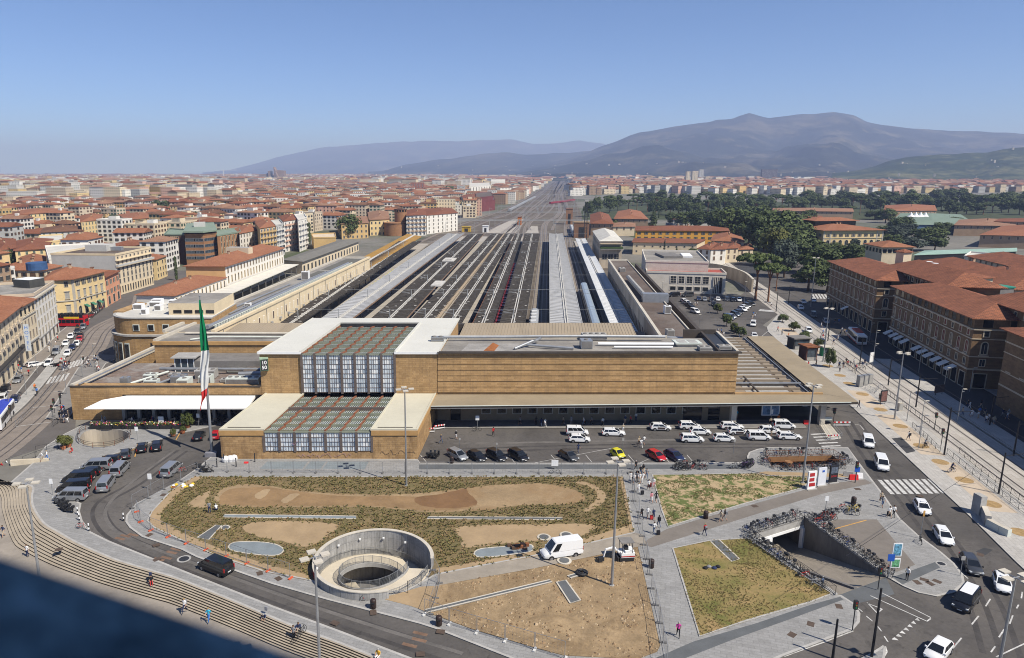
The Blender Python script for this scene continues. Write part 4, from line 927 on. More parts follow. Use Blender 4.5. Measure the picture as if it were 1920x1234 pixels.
mb=MB();mb.P(rounded(-.4),12.0,12.25,CONC);mb.P(rounded(-1.0),12.25,12.3,PRF);mb.B('roof',cb)
R0=rounded(.03)
for k in range(1,10,2):
 a,b=R0[k],R0[k+1];m_=lp(a,b,.5);L=hypot(b[0]-a[0],b[1]-a[1]);an=atan2(b[1]-a[1],b[0]-a[0])
 t=MB();t.O(m_,L*1.25,.16,.5,6.0,an,FRW);t.O((m_[0]+.12*sin(an),m_[1]-.12*cos(an)),L*.95,.14,.8,5.7,an,BGL);t.B('tall_window',cb)
for i in range(5):
 x=-79+i*3.6;y=169.8+.0216*(x+79)
 t=MB();t.X(x-.8,x+.8,y-.14,y+.2,9.0,10.6,FRW);t.X(x-.6,x+.6,y-.2,y-.145,9.15,10.45,BGL);t.B('window',cb)
for x in(-75,-70.5):
 t=MB();t.X(x-.9,x+.9,169.35,169.62,3.6,6.2,FRW);t.X(x-.72,x+.72,169.28,169.34,3.8,6.0,BGL);t.B('window',cb)
for k,(x,y,w,l)in EN(((-83,181,2.4,'white air conditioner near the rounded roof edge'),(-80,184.5,3.0,'large white chiller on the curved building roof'),(-77.2,179.5,1.8,'white box unit in the middle of the curved roof'),(-81.2,188.5,2.6,'white unit at the back of the curved roof'),(-76.2,187,2.4,'pair of white fans on the curved roof'),(-74.6,183,2.2,'grey cabinet on the curved roof'),(-78.6,174.5,1.4,'small grey dome vent at the front of the curved roof'))):
 t=thg('air_handling_unit',l,'rooftop unit',(x,y,12.3));MB().X(-w/2,w/2,-.9,.9,0,1.4,WHT).B('casing',t);MB().X(-w/2+.2,w/2-.2,-.93,-.901,.25,1.2,CND).B('louvre',t)
mb=MB();mb.P([(-72.2,173.4),(-60.8,173.4),(-60.8,189),(-72.2,189)],12.3,15.2,CRM,GRF);mb.B('upper_block',cb)
for i in range(4):MB().X(-71+i*2.7,-69+i*2.7,173.3,173.39,12.7,13.5,BGL).B('strip_window',cb)
## TRACKS, PLATFORM CANOPIES, TRAINS
BALL=mat('track_ballast',(.095,.078,.064),.95,.25,.15,col2=(.15,.13,.10),fine=3)
PLT=mat('platform_concrete',(.34,.31,.27),.9,.18,.3,fine=2)
LE=[(560,640),(640,560),(700,500),(760,462),(858,420),(925,400),(970,380),(1003,360),(1028,345),(1046,335)]
RE=[(1240,640),(1220,560),(1140,480),(1110,440),(1094,420),(1090,400),(1080,380),(1068,360),(1067,345),(1064,335)]
shm_(gpts(LE,0)+gpts(RE,0)[::-1],-.012,BALL).B('track_bed',kind='structure')
def eda(E,y):
 for(x0,y0),(x1,y1)in zip(E,E[1:]):
  if y1<=y<=y0:return x0+(x1-x0)*(y0-y)/(y0-y1)
 return E[-1][0]
def anear(px,py=602,z=6):
 g=G(px,py,z);return g.x-TK*(g.y-FY),g.y-FY
CAN=[('A',545,582,592,748,790,452,'dark'),('B',609.5,667,593,840,872,438,'pale'),('C',700.6,765.7,593,880,908,438,'dark'),('D',776,822,593,922,945,438,'dark'),('E',832,872,593,947,964,438,'dark'),('F',888,925,602,966,980,438,'dark'),('G',938,985,602,984,1012,438,'dark'),('H',1031,1091,602,1030,1055,438,'pale'),('I',1142,1184,602,1079,1097,447,'white')]
CM={'dark':mat('sooty_canopy_roof',(.036,.031,.026),.92,.35,.5,col2=(.062,.053,.045),fine=2.5),'pale':mat('pale_canopy_roof',(.37,.37,.37),.85,.15,.3,fine=2,stretch=(1,2,1)),'white':mat('white_canopy_roof',(.56,.57,.58),.8,.1,.3,fine=1.5)}
RIBM={'dark':mat('canopy_rib_dark',(.085,.075,.065),.9,.3,.8),'pale':mat('canopy_rib_pale',(.30,.30,.30),.85,.15,.8),'white':mat('canopy_rib_white',(.5,.51,.52),.8,.1,.5)}
GUT=mat('pale_gutter',(.48,.46,.42),.8,.2,.5);GUTB=mat('brown_fascia',(.20,.13,.085),.85,.2,.5);TNF=mat('tan_fascia',(.34,.26,.17),.85,.15,.5)
clab={'A':'sooty platform canopy along the cream left wing','B':'broad pale grey platform canopy beside the blue train','C':'black ribbed platform canopy third from the left wing','D':'dark platform canopy with tan edge strip','E':'dark ribbed canopy right behind the hall roof corner','F':'dark canopy just left of the red train','G':'dark canopy just right of the red train','H':'broad pale grey ribbed canopy nearest the silver train','I':'white vaulted platform canopy along the right station wing'}
GAPS=[]
for key,nl,nr,ny,fl,fr_,fy,kind in CAN:
 (a0,d0),(a1,_),(b0,d1),(b1,_)=anear(nl,ny),anear(nr,ny),anear(fl,fy),anear(fr_,fy)
 dn=43.0
 L=lambda d,p=a0,q=b0,u=d0,v=d1:p+(q-p)*(d-u)/(v-u)
 R_=lambda d,p=a1,q=b1,u=d0,v=d1:p+(q-p)*(d-u)/(v-u)
 t=thg('platform_canopy',clab[key],'platform canopy',group=None)
 zc=5.55 if kind=='dark'else 5.7;ze=zc+.35
 mb=MB();N=24
 for i in range(N):
  u,v=dn+(d1-dn)*i/N,dn+(d1-dn)*(i+1)/N
  for(p,q,z0,z1)in((lambda d:L(d),lambda d:(L(d)+R_(d))/2,ze,zc),(lambda d:(L(d)+R_(d))/2,lambda d:R_(d),zc,ze)):
   mb.F([ST(p(u),u,z0),ST(q(u),u,z1),ST(q(v),v,z1),ST(p(v),v,z0)],[(0,1,2,3)],CM[kind])
   mb.F([ST(p(u),u,z0-.2),ST(q(u),u,z1-.2),ST(q(v),v,z1-.2),ST(p(v),v,z0-.2)],[(3,2,1,0)],CM[kind])
 mb.B('roof',t)
 ed=MB();
 for f,s in((L,-1),(R_,1)):
  m={('D',1):TNF,('F',-1):RUST,('C',1):GUTB,('B',1):GUTB,('E',-1):GUTB}.get((key,s),CM[kind]);w=1.1 if(key,s)==('D',1)else .18
  ed.P([S2(f(dn)-w/2,dn),S2(f(dn)+w/2,dn),S2(f(d1)+w/2,d1),S2(f(d1)-w/2,d1)],ze-.32,ze+.1,m)
 ed.B('fascia',t)
 gm_=MB()
 for o_ in((-.35,.35)if kind=='dark'else(-.2,.5)):
  c0,c1=(L(dn)+R_(dn))/2+o_,(L(d1)+R_(d1))/2+o_
  gm_.P([S2(c0-.13,dn),S2(c0+.13,dn),S2(c1+.13,d1),S2(c1-.13,d1)],zc-.02,zc+.32,GUT)
 gm_.B('gutter',t)
 rb=MB();n=int((d1-dn)/2.4)
 for i in range(n):
  d=dn+1+i*2.4;c=(L(d)+R_(d))/2;e=.14 if kind!='white'else .3;h=.34 if kind=='dark'else .16
  for p,q,z0,z1 in((L(d)+.1,c-.5,ze,zc),(c+.5,R_(d)-.1,zc,ze)):
   rb.P([S2(p,d),S2(q,d),S2(q,d+e*2),S2(p,d+e*2)],[z0,z1,z1,z0],[z0+h,z1+h,z1+h,z0+h],RIBM[kind])
  if kind=='dark':
   for k in range(2):
    x=RU(L(d)+.6,R_(d)-.6);z=ze-(ze-zc)*(1-abs(x-c)/(R_(d)-c))
    rb.P([S2(x-.3,d+1),S2(x+.35,d+1),S2(x+.35,d+1.5),S2(x-.3,d+1.5)],z,z+RU(.1,.35),RC([RIBM['dark'],GUT,CM['dark']]))
 o=rb.B('ribs',t);o['kind']='stuff'
 pf=MB();pf.P([S2(L(dn)+.6,dn-2),S2(R_(dn)-.6,dn-2),S2(R_(d1+40)-.6,d1+40),S2(L(d1+40)+.6,d1+40)],0,.55,PLT);pf.B('platform',t)
 cs=MB()
 for i in range(int((d1-dn)/12)):
  d=dn+4+i*12;c=(L(d)+R_(d))/2;cs.O(S2(c,d),.4,.4,.55,zc,0,CND)
 o=cs.B('columns',t);o['kind']='stuff'
 GAPS.append((L,R_,d1))
t=thg('platform_canopy','ochre yellow platform canopy beyond the end of the left wing','platform canopy')
OCH=mat('ochre_canopy_roof',(.33,.185,.04),.85,.2,.4,fine=1.5)
A=[G2(640,503,6),G2(676,512,6),G2(790,443,6),G2(764,438,6)];mb=MB();mb.P(A,5.4,5.9,OCH)
mb.P([lp(A[0],A[1],.44),lp(A[0],A[1],.56),lp(A[3],A[2],.56),lp(A[3],A[2],.44)],5.9,6.1,GUT);mb.B('roof',t)
mb=MB()
for i in range(14):c=lp(lp(A[0],A[1],.5),lp(A[3],A[2],.5),(i+.5)/14);mb.O(c,.5,.5,0,5.4,0,CND)
o=mb.B('columns',t);o['kind']='stuff'
for a,b,w,h,l in((843,487,5.5,.9,'pale flat box straddling two dark canopies'),(822,532,4,.6,'small pale sheet on a dark canopy roof')):
 g=G(a,b,6.2);t=thg('roof_box',l,'roof box',(g.x,g.y,5.95),-TK);MB().X(-w/2,w/2,-6,6,0,.5,GUT).B('box',t);MB().X(-w/4,w/4,-4,3,.5,h,GUT).B('lid',t)
LM=[(842,438),(858,420),(925,400),(970,380),(1003,360),(1028,345),(1046,335)]
def crd(f,y):return eda(LE,y)+(eda(RE,y)-eda(LE,y))*f
rail_n=0
tracks=[]
for i in range(len(GAPS)-1):
 R0_,L1=GAPS[i][1],GAPS[i+1][0]
 for off in((.5,)if i not in(1,6,7,3)else(.27,.73)):
  pts=[]
  for d in(40,150,260,330):a=R0_(d)+(L1(d)-R0_(d))*off;pts.append(VC((*S2(a,d),0)))
  px_end=Pj(*pts[-1]);f=(px_end[0]-eda(LE,min(px_end[1],600)))/(eda(RE,px_end[1])-eda(LE,px_end[1]))
  for k,y in EN((420,404,388,372,358,347,340,336)):
   ff=f+(.5-f)*.12*k/7+.05*sin(k*1.3+i);pts.append(VC((*G2(crd(min(max(ff,.04),.96),y),y),0)))
  tracks.append(spl(pts,5))
for f0,f1 in((.08,.3),(.18,.12),(.3,.55),(.02,.06),(.12,.22),(.45,.7),(.6,.4),(.75,.9),(.88,.8),(.95,.6)):
 pts=[VC((*G2(crd(f0+(f1-f0)*k/7,y),y),0))for k,y in EN((470 if f0<.2 else 432,428 if f0<.2 else 421,404,388,372,358,347,337))];tracks.append(spl(pts,5))
SLEEP=mat('sleeper_strip',(.21,.18,.15),.95,.25,.5,fine=4)
for pts in tracks:
 t=thg('railway_track',None,None);t['kind']='structure'
 mb=MB();sb=MB()
 for a,b in zip(pts,pts[1:]):
  d=(b-a);d.z=0
  if d.length<.01:continue
  n=VC((-d.y,d.x,0)).normalized()
  z=.004+.0004*(rail_n%30)
  sb.Q([tuple(a-n*1.3+VC((0,0,z))),tuple(b-n*1.3+VC((0,0,z))),tuple(b+n*1.3+VC((0,0,z))),tuple(a+n*1.3+VC((0,0,z)))][::-1],SLEEP)
  for s in(-.75,.75):
   p,q=a+n*s,b+n*s;w=n*(.08+.00025*a.y)
   mb.F([tuple(p-w),tuple(q-w),tuple(q-w+VC((0,0,.18))),tuple(p-w+VC((0,0,.18))),tuple(p+w),tuple(q+w),tuple(q+w+VC((0,0,.18))),tuple(p+w+VC((0,0,.18)))],[(0,1,2,3),(3,2,6,7),(7,6,5,4)],RAILM)
 mb.B('rails',t);sb.B('sleepers',t);rail_n+=1
def train(label,a_of,d0,d1,colr,roof,stri,z=4.0,w=2.9,car=25.0):
 t=thg('train',label,'train');n=max(1,round((d1-d0)/car));L_=(d1-d0)/n
 for k in range(n):
  u,v=d0+k*L_+.35,d0+(k+1)*L_-.35;a,b=a_of(u),a_of(v)
  sec=[(-w/2,.9),(-w/2,3.1),(-w*.42,3.7),(-w*.2,z),(w*.2,z),(w*.42,3.7),(w/2,3.1),(w/2,.9)]
  P=[ST(a+x,u,zz)for x,zz in sec]+[ST(b+x,v,zz)for x,zz in sec];mb=MB()
  for i in range(8):
   m=colr if i in(0,6,7)else roof
   mb.F([P[i],P[(i+1)%8],P[8+(i+1)%8],P[8+i]],[(0,3,2,1)],m)
  mb.Q(P[:8][::-1],colr);mb.Q(P[8:],colr);c=mb.B('carriage',t)
  wb_=MB()
  for s in(-1,1):wb_.P([S2(a+s*(w/2+.02)-.015,u+1),S2(a+s*(w/2+.02)+.015,u+1),S2(b+s*(w/2+.02)+.015,v-1),S2(b+s*(w/2+.02)-.015,v-1)],1.9,2.75,BGL)
  wb_.B('window_band',c)
  if stri is None:continue
  rb_=MB();q=u+3
  while q<v-3:
   aa=a+(b-a)*(q-u)/(v-u);rb_.P([S2(aa-.8,q),S2(aa+.8,q),S2(aa+.8,q+2.2),S2(aa-.8,q+2.2)],z,z+.28,stri);q+=5
  rb_.B('roof_unit',c)
 return t
def between(i,f):return lambda d:GAPS[i][1](d)+(GAPS[i+1][0](d)-GAPS[i][1](d))*f
PB=mat('train_blue',(.03,.07,.30),.35,.1,1);PR=mat('train_red',(.28,.02,.035),.35,.15,1);PG_=mat('train_roof_grey',(.30,.31,.32),.5,.2,.6);PW=mat('train_roof_white',(.55,.55,.54),.5,.15,.6);PSV=mat('train_silver',(.36,.42,.47),.35,.1,.8,metal=.3);PRD=mat('train_dark_red_roof',(.13,.03,.035),.6,.3,.6);YL=mat('train_yellow',(.55,.50,.05),.5,.2,1)
train('blue regional train with grey roof at the left platforms',between(0,.62),44,190,PB,mat('train_roof_blue_grey',(.14,.15,.19),.5,.3,.6),YL)
train('dark red high speed train between two dark canopies',between(5,.5),47,215,PR,PRD,PR,z=3.8)
train('train with white roof boxes near the middle of the hall',between(6,.30),45,95,PB,PG_,PW)
train('silver rounded train along the right platforms',between(7,.62),44,150,PSV,PSV,None)
t=train('long grey train out on the curve beyond the platforms',lambda d:36+(d-380)*.0,395,470,PSV,PG_,PW)
def far_train(label,p,q,c):
 a,b=G(*p),G(*q);t=thg('train',label,'train');d=b-a;n=max(1,int(d.length/26));an=atan2(d.y,d.x)
 for i in range(n):
  m_=a.lerp(b,(i+.5)/n);mb=MB();mb.O((m_.x,m_.y),d.length/n-.8,3,.8,3.2,an,c,c);mb.B('carriage',t)
far_train('red train far off at the right edge of the tracks',(1031,383),(1077,377),mat('far_train_red',(.24,.03,.045),.5,.1,1));far_train('pale train far along the curve of the tracks',(955,397),(1003,371),PG_)
MAST=mat('mast_grey',(.30,.31,.31),.6,.12,1)
def mast_mesh():
 mb=MB();mb.T([(0,0,0),(0,0,8.5)],[.18,.12],6,MAST);mb.T([(0,0,7.2),(-3.2,0,7.6)],.07,4,MAST);mb.T([(0,0,8.3),(-3.2,0,7.6)],.05,4,MAST);return mb.mesh('mast')
mm=mast_mesh();k=0
for yi,y in EN((436,430,424,417,410,404,398,392,386,380,375,370,365,361,357,353,350,347,344,341)):
 for f in(.03,.26,.5,.74,.97):
  if rnd.random()<.12:continue
  g=G(crd(f+RU(-.06,.06),y),y);o=link('catenary_mast',mm,None,'grey line mast %s of the tracks, %s row past the platforms'%({.03:'at the left edge',.26:'left of the middle',.5:'in the middle',.74:'right of the middle',.97:'at the right edge'}[f],'first second third fourth fifth sixth seventh eighth ninth tenth eleventh twelfth thirteenth fourteenth fifteenth sixteenth seventeenth eighteenth nineteenth twentieth'.split()[yi]),'mast','overhead line masts along the tracks',loc=g,rz=RC([0,PI])+RU(-.2,.2));k+=1
for key_d in(70,105,140,180,225,275,330):
 w=MB();w.T([ST(-52,key_d,8.4),ST(42,key_d,8.4)],.045,4,MAST);o=w.B('cross_wire',label='thin cross wire over the platform canopies at %s'%{70:'the hall end',105:'the second span',140:'the third span',180:'the middle',225:'the fifth span',275:'the sixth span',330:'the far end'}[key_d],cat='wire')
 for i,(L,R_,d1)in EN(GAPS[:8]):
  if key_d<d1:link('canopy_mast',mm,None,'grey line mast through the %s, %s'%(clab[CAN[i][0]].split(' beside')[0].split(' third')[0].split(' just')[0].split(' right')[0].split(' nearest')[0].split(' along')[0],{70:'nearest the hall',105:'second from the hall',140:'third from the hall',180:'fourth from the hall',225:'fifth from the hall',275:'sixth from the hall',330:'farthest'}[key_d]),'mast','line masts over the canopies',loc=ST((L(key_d)+R_(key_d))/2,key_d,0))
for y,f0,f1 in((432,.1,.95),(414,.1,.9),(400,.05,.95),(388,.05,.95),(374,.05,.9),(362,.1,.9)):
 a,b=G(crd(f0,y),y),G(crd(f1,y),y);t=thg('overhead_gantry','grey steel gantry across the tracks, number %s from the platforms'%['first','second','third','fourth','fifth','sixth'][(432,414,400,388,374,362).index(y)],'gantry')
 mb=MB();mb.T([a+VC((0,0,8)),b+VC((0,0,8))],.2,4,MAST);mb.T([a+VC((0,0,8.9)),b+VC((0,0,8.9))],.12,4,MAST);mb.B('beam',t)
 for p in(a,a.lerp(b,.5),b):MB().T([p,p+VC((0,0,9))],.22,5,MAST).B('post',t)
for pl,m in(([(905,437),(950,437),(985,410),(960,412)],PLT),([(985,437),(1010,437),(1008,424),(996,424)],PLT),([(948,437),(968,437),(984,416),(970,416)],PLT)):shm_(gpts(pl),.02,m).B('platform_end',kind='structure')
def hut(x,y,w,d,h,m,rm,lab,name='track_hut'):
 g=G(x,y);t=thg(name,lab,'hut',(g.x,g.y,0),-.12);MB().X(-w/2,w/2,0,d,0,h,m).B('wall',t);MB().X(-w/2-.3,w/2+.3,-.3,d+.3,h,h+.3,rm).B('roof',t);MB().X(-w*.2,w*.2,-.04,-.001,.2,h*.7,DKM).B('door',t);return t
hut(910,436,4.5,4,5,WHT,WHT,'small white signal hut at the platform ends')
hut(874,435,7,5,4,mat('machine_yellow',(.5,.33,.05),.7,.15,1),mat('machine_yellow_b',(.42,.28,.05),.7,.15,1),'yellow track machine parked past the pale canopy','track_machine')
hut(974,422,3.5,4,7,mat('orange_machine',(.5,.16,.04),.7,.15,1),RUST,'orange crane wagon among the fanning tracks','track_machine')
hut(1090,446,11,12,11,mat('brick_brown',(.22,.12,.07),.9,.2,.5),mat('brown_flat',(.25,.17,.1),.9,.15,.4),'brown brick cabin with open bays by the lattice tower','signal_cabin')
hut(1067,421,6,6,14,mat('brick_brown_b',(.27,.15,.09),.9,.2,.5),RUST,'narrow brown brick tower left of the brick cabin','signal_cabin')
g=G(1097,450);tw=thg('lattice_tower','slim steel lattice lighting tower right of the tracks','tower',g)
mb=MB();h=HT(1097,450,1099,378)
for sx,sy in((-1,-1),(1,-1),(1,1),(-1,1)):mb.T([(sx,sy,0),(sx*.8,sy*.8,h)],.14,4,DKM)
n=14
for i in range(n):
 z0,z1=h*i/n,h*(i+1)/n;s=1-.2*i/n
 for a,b in(((-s,-s),(s,-s)),((s,-s),(s,s)),((s,s),(-s,s)),((-s,s),(-s,-s))):mb.T([(*a,z0),(*b,z1)],.07,3,DKM)
mb.B('lattice',tw);MB().X(-1.6,1.6,-1.3,1.3,h,h+1.2,CONC).B('lamp_head',tw)
## HAND-BUILT BUILDINGS ALONG THE STREETS
HANDQ=[]
def wmh(w,h,frame=TRIM,pane=PANE,shut=None,arch=False,fr=.14,bars=0,lintel=False,mull=True):
 """window in its own plane: x across, z up, facing -y"""
 mb=MB()
 def outl(w_,h_,y):
  if not arch:return[(-w_/2,y,0),(w_/2,y,0),(w_/2,y,h_),(-w_/2,y,h_)]
  r=w_/2;return[(-r,y,0),(r,y,0),(r,y,h_-r)]+[(r*cos(t),y,h_-r+r*sin(t))for t in[PI*k/6 for k in range(1,6)]]+[(-r,y,h_-r)]
 o=outl(w+2*fr,h+fr*1.6,-.1);o=[(x,y,z-fr*.8)for x,y,z in o];i=outl(w,h,-.1);n=len(o)
 mb.F(o+i+[(x,-.02,z)for x,y,z in i]+[(x,0,z)for x,y,z in o],[(k,(k+1)%n,n+(k+1)%n,n+k)for k in range(n)]+[(n+k,n+(k+1)%n,2*n+(k+1)%n,2*n+k)for k in range(n)]+[(3*n+k,3*n+(k+1)%n,(k+1)%n,k)for k in range(n)],frame)
 mb.Q([(x,-.02,z)for x,y,z in i],pane)
 if mull:mb.X(-.03,.03,-.06,-.021,0,h-(w/2 if arch else 0),frame)
 for k in range(bars):z=h*(k+1)/(bars+1);mb.X(-w/2,w/2,-.06,-.021,z-.03,z+.03,frame)
 if shut:
  for s in(-1,1):mb.X(s*(w*.75+fr)-w*.25,s*(w*.75+fr)+w*.25,-.09,-.03,0,h,shut)
 if lintel:mb.X(-w/2-.3,w/2+.3,-.3,0,h+.25,h+.4,frame);mb.X(-w/2-.25,w/2+.25,-.28,0,-.3,-.18,frame)
 return mb.mesh('window')
def place(me,par,a,b,s,z,name='window',out=0.0):
 L=hypot(b[0]-a[0],b[1]-a[1]);ux,uy=(b[0]-a[0])/L,(b[1]-a[1])/L
 o=link(name,me,par);o.location=(a[0]+ux*s*L+uy*out,a[1]+uy*s*L-ux*out,z);o.rotation_euler=(0,0,atan2(uy,ux));return o
def rows(par,a,b,spec,ends=0.0):
 """spec: (mesh, count, z[, name]) rows of windows on the wall a->b"""
 for sp in spec:
  me,n,z=sp[:3]
  for k in range(n):place(me,par,a,b,ends+(1-2*ends)*(k+.5)/n,z,sp[3]if len(sp)>3 else'window')
def qfr(a,b,depth):
 L=hypot(b[0]-a[0],b[1]-a[1]);nx,ny=-(b[1]-a[1])/L,(b[0]-a[0])/L
 return[a,b,(b[0]+nx*depth,b[1]+ny*depth),(a[0]+nx*depth,a[1]+ny*depth)]
def bld(name,lab,cat,q,h,wall,roof='hip',rm=None,rise=2.2,over=.7,par_m=None,z0=0,gable=False,group=None,nochim=False):
 HANDQ.append(q);t=thg(name,lab,cat,group=group)
 mb=MB();mb.P(q,z0,h,wall,FLM,bottom=False);mb.B('wall',t)
 if roof=='hip':
  rf=MB();ra,rb,z1=hip(rf,q,h+.02,rise,over,rm or RM['orange'],gable);o=rf.B('roof',t)
  if gable:
   e=lambda i,j:hypot(q[i][0]-q[j][0],q[i][1]-q[j][1]);qq=q if e(0,1)>=e(1,2)else[q[1],q[2],q[3],q[0]];g_=MB()
   for i,j in((1,2),(3,0)):m_=lp(qq[i],qq[j],.5);g_.Q([(*qq[i],h),(*qq[j],h),(*m_,h+rise*.92)],wall)
   g_.B('gable',t)
  if not nochim:
   for f in(.25,.7):
    c=lp(ra,rb,f);cm=MB();add_chimney(cm,c[0]+.8,c[1]-.5,z1-.3,.9);cm.B('chimney',o)
 else:
  rf=MB();n=len(q)
  for i in range(n):
   p,r=q[i],q[(i+1)%n];L=hypot(r[0]-p[0],r[1]-p[1]);rf.O(lp(p,r,.5),L+.3,.35,h-.08,h+.7,atan2(r[1]-p[1],r[0]-p[0]),par_m or wall)
  rf.B('parapet',t);c=(sum(p[0]for p in q)/n,sum(p[1]for p in q)/n)
  MB().P([lp(p,c,.04)for p in q],h,h+.06,rm or FLM).B('roof',t)
 return t
def band(par,a,b,z0,z1,out,m,name='string_course',e=0.0):
 L=hypot(b[0]-a[0],b[1]-a[1]);ux,uy=(b[0]-a[0])/L,(b[1]-a[1])/L
 P=[(a[0]-ux*e,a[1]-uy*e),(b[0]+ux*e,b[1]+uy*e)];P=[(P[0][0]+uy*out,P[0][1]-ux*out),(P[1][0]+uy*out,P[1][1]-ux*out),(P[1][0]-uy*.02,P[1][1]+ux*.02),(P[0][0]-uy*.02,P[0][1]+ux*.02)]
 return MB().P(P,z0,z1,m).B(name,par)
def Z(pl,z):return[G2(p[0],p[1],z)for p in pl]
W1=wmh(1.0,1.7,shut=None);W1d=wmh(1.0,1.9,pane=SHUT_B);W1s=wmh(1.0,1.6,shut=SHUT);W1g=wmh(.9,1.5,pane=SHUT_G);W2=wmh(1.5,1.6,frame=WHT);WSM=wmh(.8,.8,mull=False);WBIG=wmh(2.3,2.5,bars=2);WPED=wmh(1.1,2.0,pane=mat('grey_shutter',(.30,.29,.26),.7,.15,1),lintel=True);WARC=wmh(1.6,3.2,arch=True);WSHOP=wmh(2.2,2.8,mull=False);WSLOT=wmh(.9,2.6,frame=CRM,mull=False);WSTRIP=wmh(5.0,1.3,frame=STL,pane=SKYG,bars=0)
LOGG=wmh(1.7,1.7,frame=CRM,mull=False,fr=.2)
def bal_(par,a,b,n,zs,m,w=.8,h=.9):
 for z in zs:
  for k in range(n):
   s=(k+.5)/n;L=hypot(b[0]-a[0],b[1]-a[1]);ww=L/n*w;mb=MB();mb.X(-ww/2,ww/2,-1.0,0,-.15,0,m);mb.X(-ww/2,ww/2,-1.0,-.92,0,h,m);place(mb.mesh('balcony'),par,a,b,s,z,'balcony')
P0,P1,P2,P3=(-86.5,110.4),(-109.3,172.8),(-112.6,185.3),(-120,208.2)
t=bld('palazzo','cream hotel block nearest at the left edge, stepped orange roofs and striped loggia','building',qfr(P0,P1,13),14.6,WM['cream'],rm=RM['orange'],rise=1.6,over=1.0)
rows(t,P0,P1,[(W1d,16,11.4),(W1d,16,8.4),(W1,16,5.4),(WSHOP,14,.4,'shop_window')]);bal_(t,P0,P1,16,(8.3,11.3),WM['beige'],.55,.7)
q=qfr(lp(P0,P1,0),lp(P0,P1,.93),13);q=[lp(q[0],q[3],.25),lp(q[1],q[2],.25),lp(q[1],q[2],.95),lp(q[0],q[3],.95)]
mb=MB();mb.P(q,14.6,18.2,WM['cream']);u=mb.B('upper_storey',t);mb=MB();hip(mb,q,18.2,1.8,.9,RM['orange']);mb.B('upper_roof',t);rows(t,q[0],q[1],[(LOGG,12,15.6,'loggia')])
band(t,P0,P1,4.6,5.0,.9,DKM,'shop_canopy');band(t,P0,P1,14.2,14.6,.5,TRIM,'cornice')
sg=thg('hotel_sign','tall pale vertical blade sign with the letters HOTEL on the cream facade','sign',(-104.6,166.0,8.0),atan2(P1[1]-P0[1],P1[0]-P0[0]))
MB().X(-.1,.1,-1.4,-.2,-3.2,3.4,mat('sign_pale_blue',(.48,.50,.50),.5,.1,1)).B('panel',sg)
for i,ch in EN('HOTEL'):o=text(ch,1.15,mat('sign_blue',(.10,.2,.5),.5,.1,1),sg,(-.12,-.8,2.6-i*1.25),rx=PI/2,rz=-PI/2)
t=bld('palazzo','narrow cream palazzo with tall dark loggia windows under an orange roof','building',qfr(P1,P2,15),14.2,WM['cream'],rm=RM['orange'],rise=2.4)
rows(t,P1,P2,[(LOGG,4,11.6,'loggia'),(W1d,5,8.2),(W1d,5,4.9),(WSHOP,3,.5,'shop_window')]);band(t,P1,P2,10.9,11.2,.25,TRIM);band(t,P1,P2,4.0,4.3,.4,CONC)
t=bld('palazzo','white five storey palazzo with balustrade, white awning roof and orange roof behind','building',qfr(P2,P3,14),15.0,WM['white'],'flat',FLM,par_m=WM['beige'])
rows(t,P2,P3,[(W1,7,11.9),(W1,7,9.1),(W1,7,6.3),(W1,7,3.7),(WSHOP,5,.4,'shop_window')]);band(t,P2,P3,14.0,14.4,.6,TRIM,'cornice',.3);band(t,P2,P3,3.1,3.35,.2,CONC)
mb=MB();c=lp(lp(P2,P3,.6),qfr(P2,P3,14)[2],.35);mb.O(c,5,6,15,17.4,1.25,SHUT,WHT);mb.B('roof_room',t)
A,B,C,D=(-133.5,226.5),(-126.6,230.5),(-125.4,249.2),(-140,250)
q=[A,B,C,(-143,249)];t=bld('palazzo','yellow corner palazzo with pedimented windows and broad orange hipped roof','building',q,12.9,WM['pale yellow'],rm=RM['orange'],rise=3.0,over=1.0)
rows(t,A,B,[(W1,2,10.4),(WPED,2,6.6),(WPED,2,2.2)]);rows(t,B,C,[(W1s,5,10.3),(WPED,5,6.6),(WSM,5,4.6),(WARC,5,.3,'arched_doorway')],.04);band(t,B,C,5.6,5.95,.25,TRIM);band(t,A,B,5.6,5.95,.25,TRIM)
mb=MB();mb.P([lp(B,A,.06),(B[0]+.1,B[1]-.1),lp(B,C,.04)],0,12.8,TRIM);mb.B('corner_stones',t)
for k,f in EN((.3,.5,.72)):place(MB().F([(-.9,-1.6,.2),(.9,-1.6,.2),(.9,0,1.1),(-.9,0,1.1)],[(0,1,2,3)],mat('green_awning',(.05,.16,.10),.8,.15,1)).mesh('awning'),t,B,C,f,2.4,'awning')
MB().L([(3.2,0),(3.2,2.4)],16,(-141,236,15.2),mat('blue_tank',(.04,.09,.2),.6,.2,.6)).B('roof_tank',t)
A,B=(-125.9,250.2),(-128.6,266.5);t=bld('palazzo','narrow salmon pink house with dark shutters beside the yellow palazzo','building',qfr(A,B,14),10.6,mat('plaster_salmon',(.62,.30,.18),.9,.1,.4),rm=RM['red brown'],rise=1.8)
rows(t,A,B,[(W1s,4,7.4),(W1s,4,4.0),(WSHOP,3,.4,'shop_window')])
A,B=(-132.6,273.5),(-130.4,300.8);q=qfr(A,B,26);t=bld('office_block','big cream seven storey block with blank grey end wall and balcony storey','building',q,15.6,WM['cream'],'flat',DRF,par_m=CRM)
rows(t,A,B,[(WSM,9,14.2),(W1d,9,11.4),(W1,9,8.9),(W1,9,6.7),(W1,9,4.5),(WSLOT,14,.8)]);band(t,A,B,13.4,13.7,.9,CRM,'cornice',.3);band(t,A,B,11.0,11.25,1.0,CRM,'balcony',.3);band(t,A,B,11.25,11.9,1.02,WM['pale grey'],'balustrade',.3)
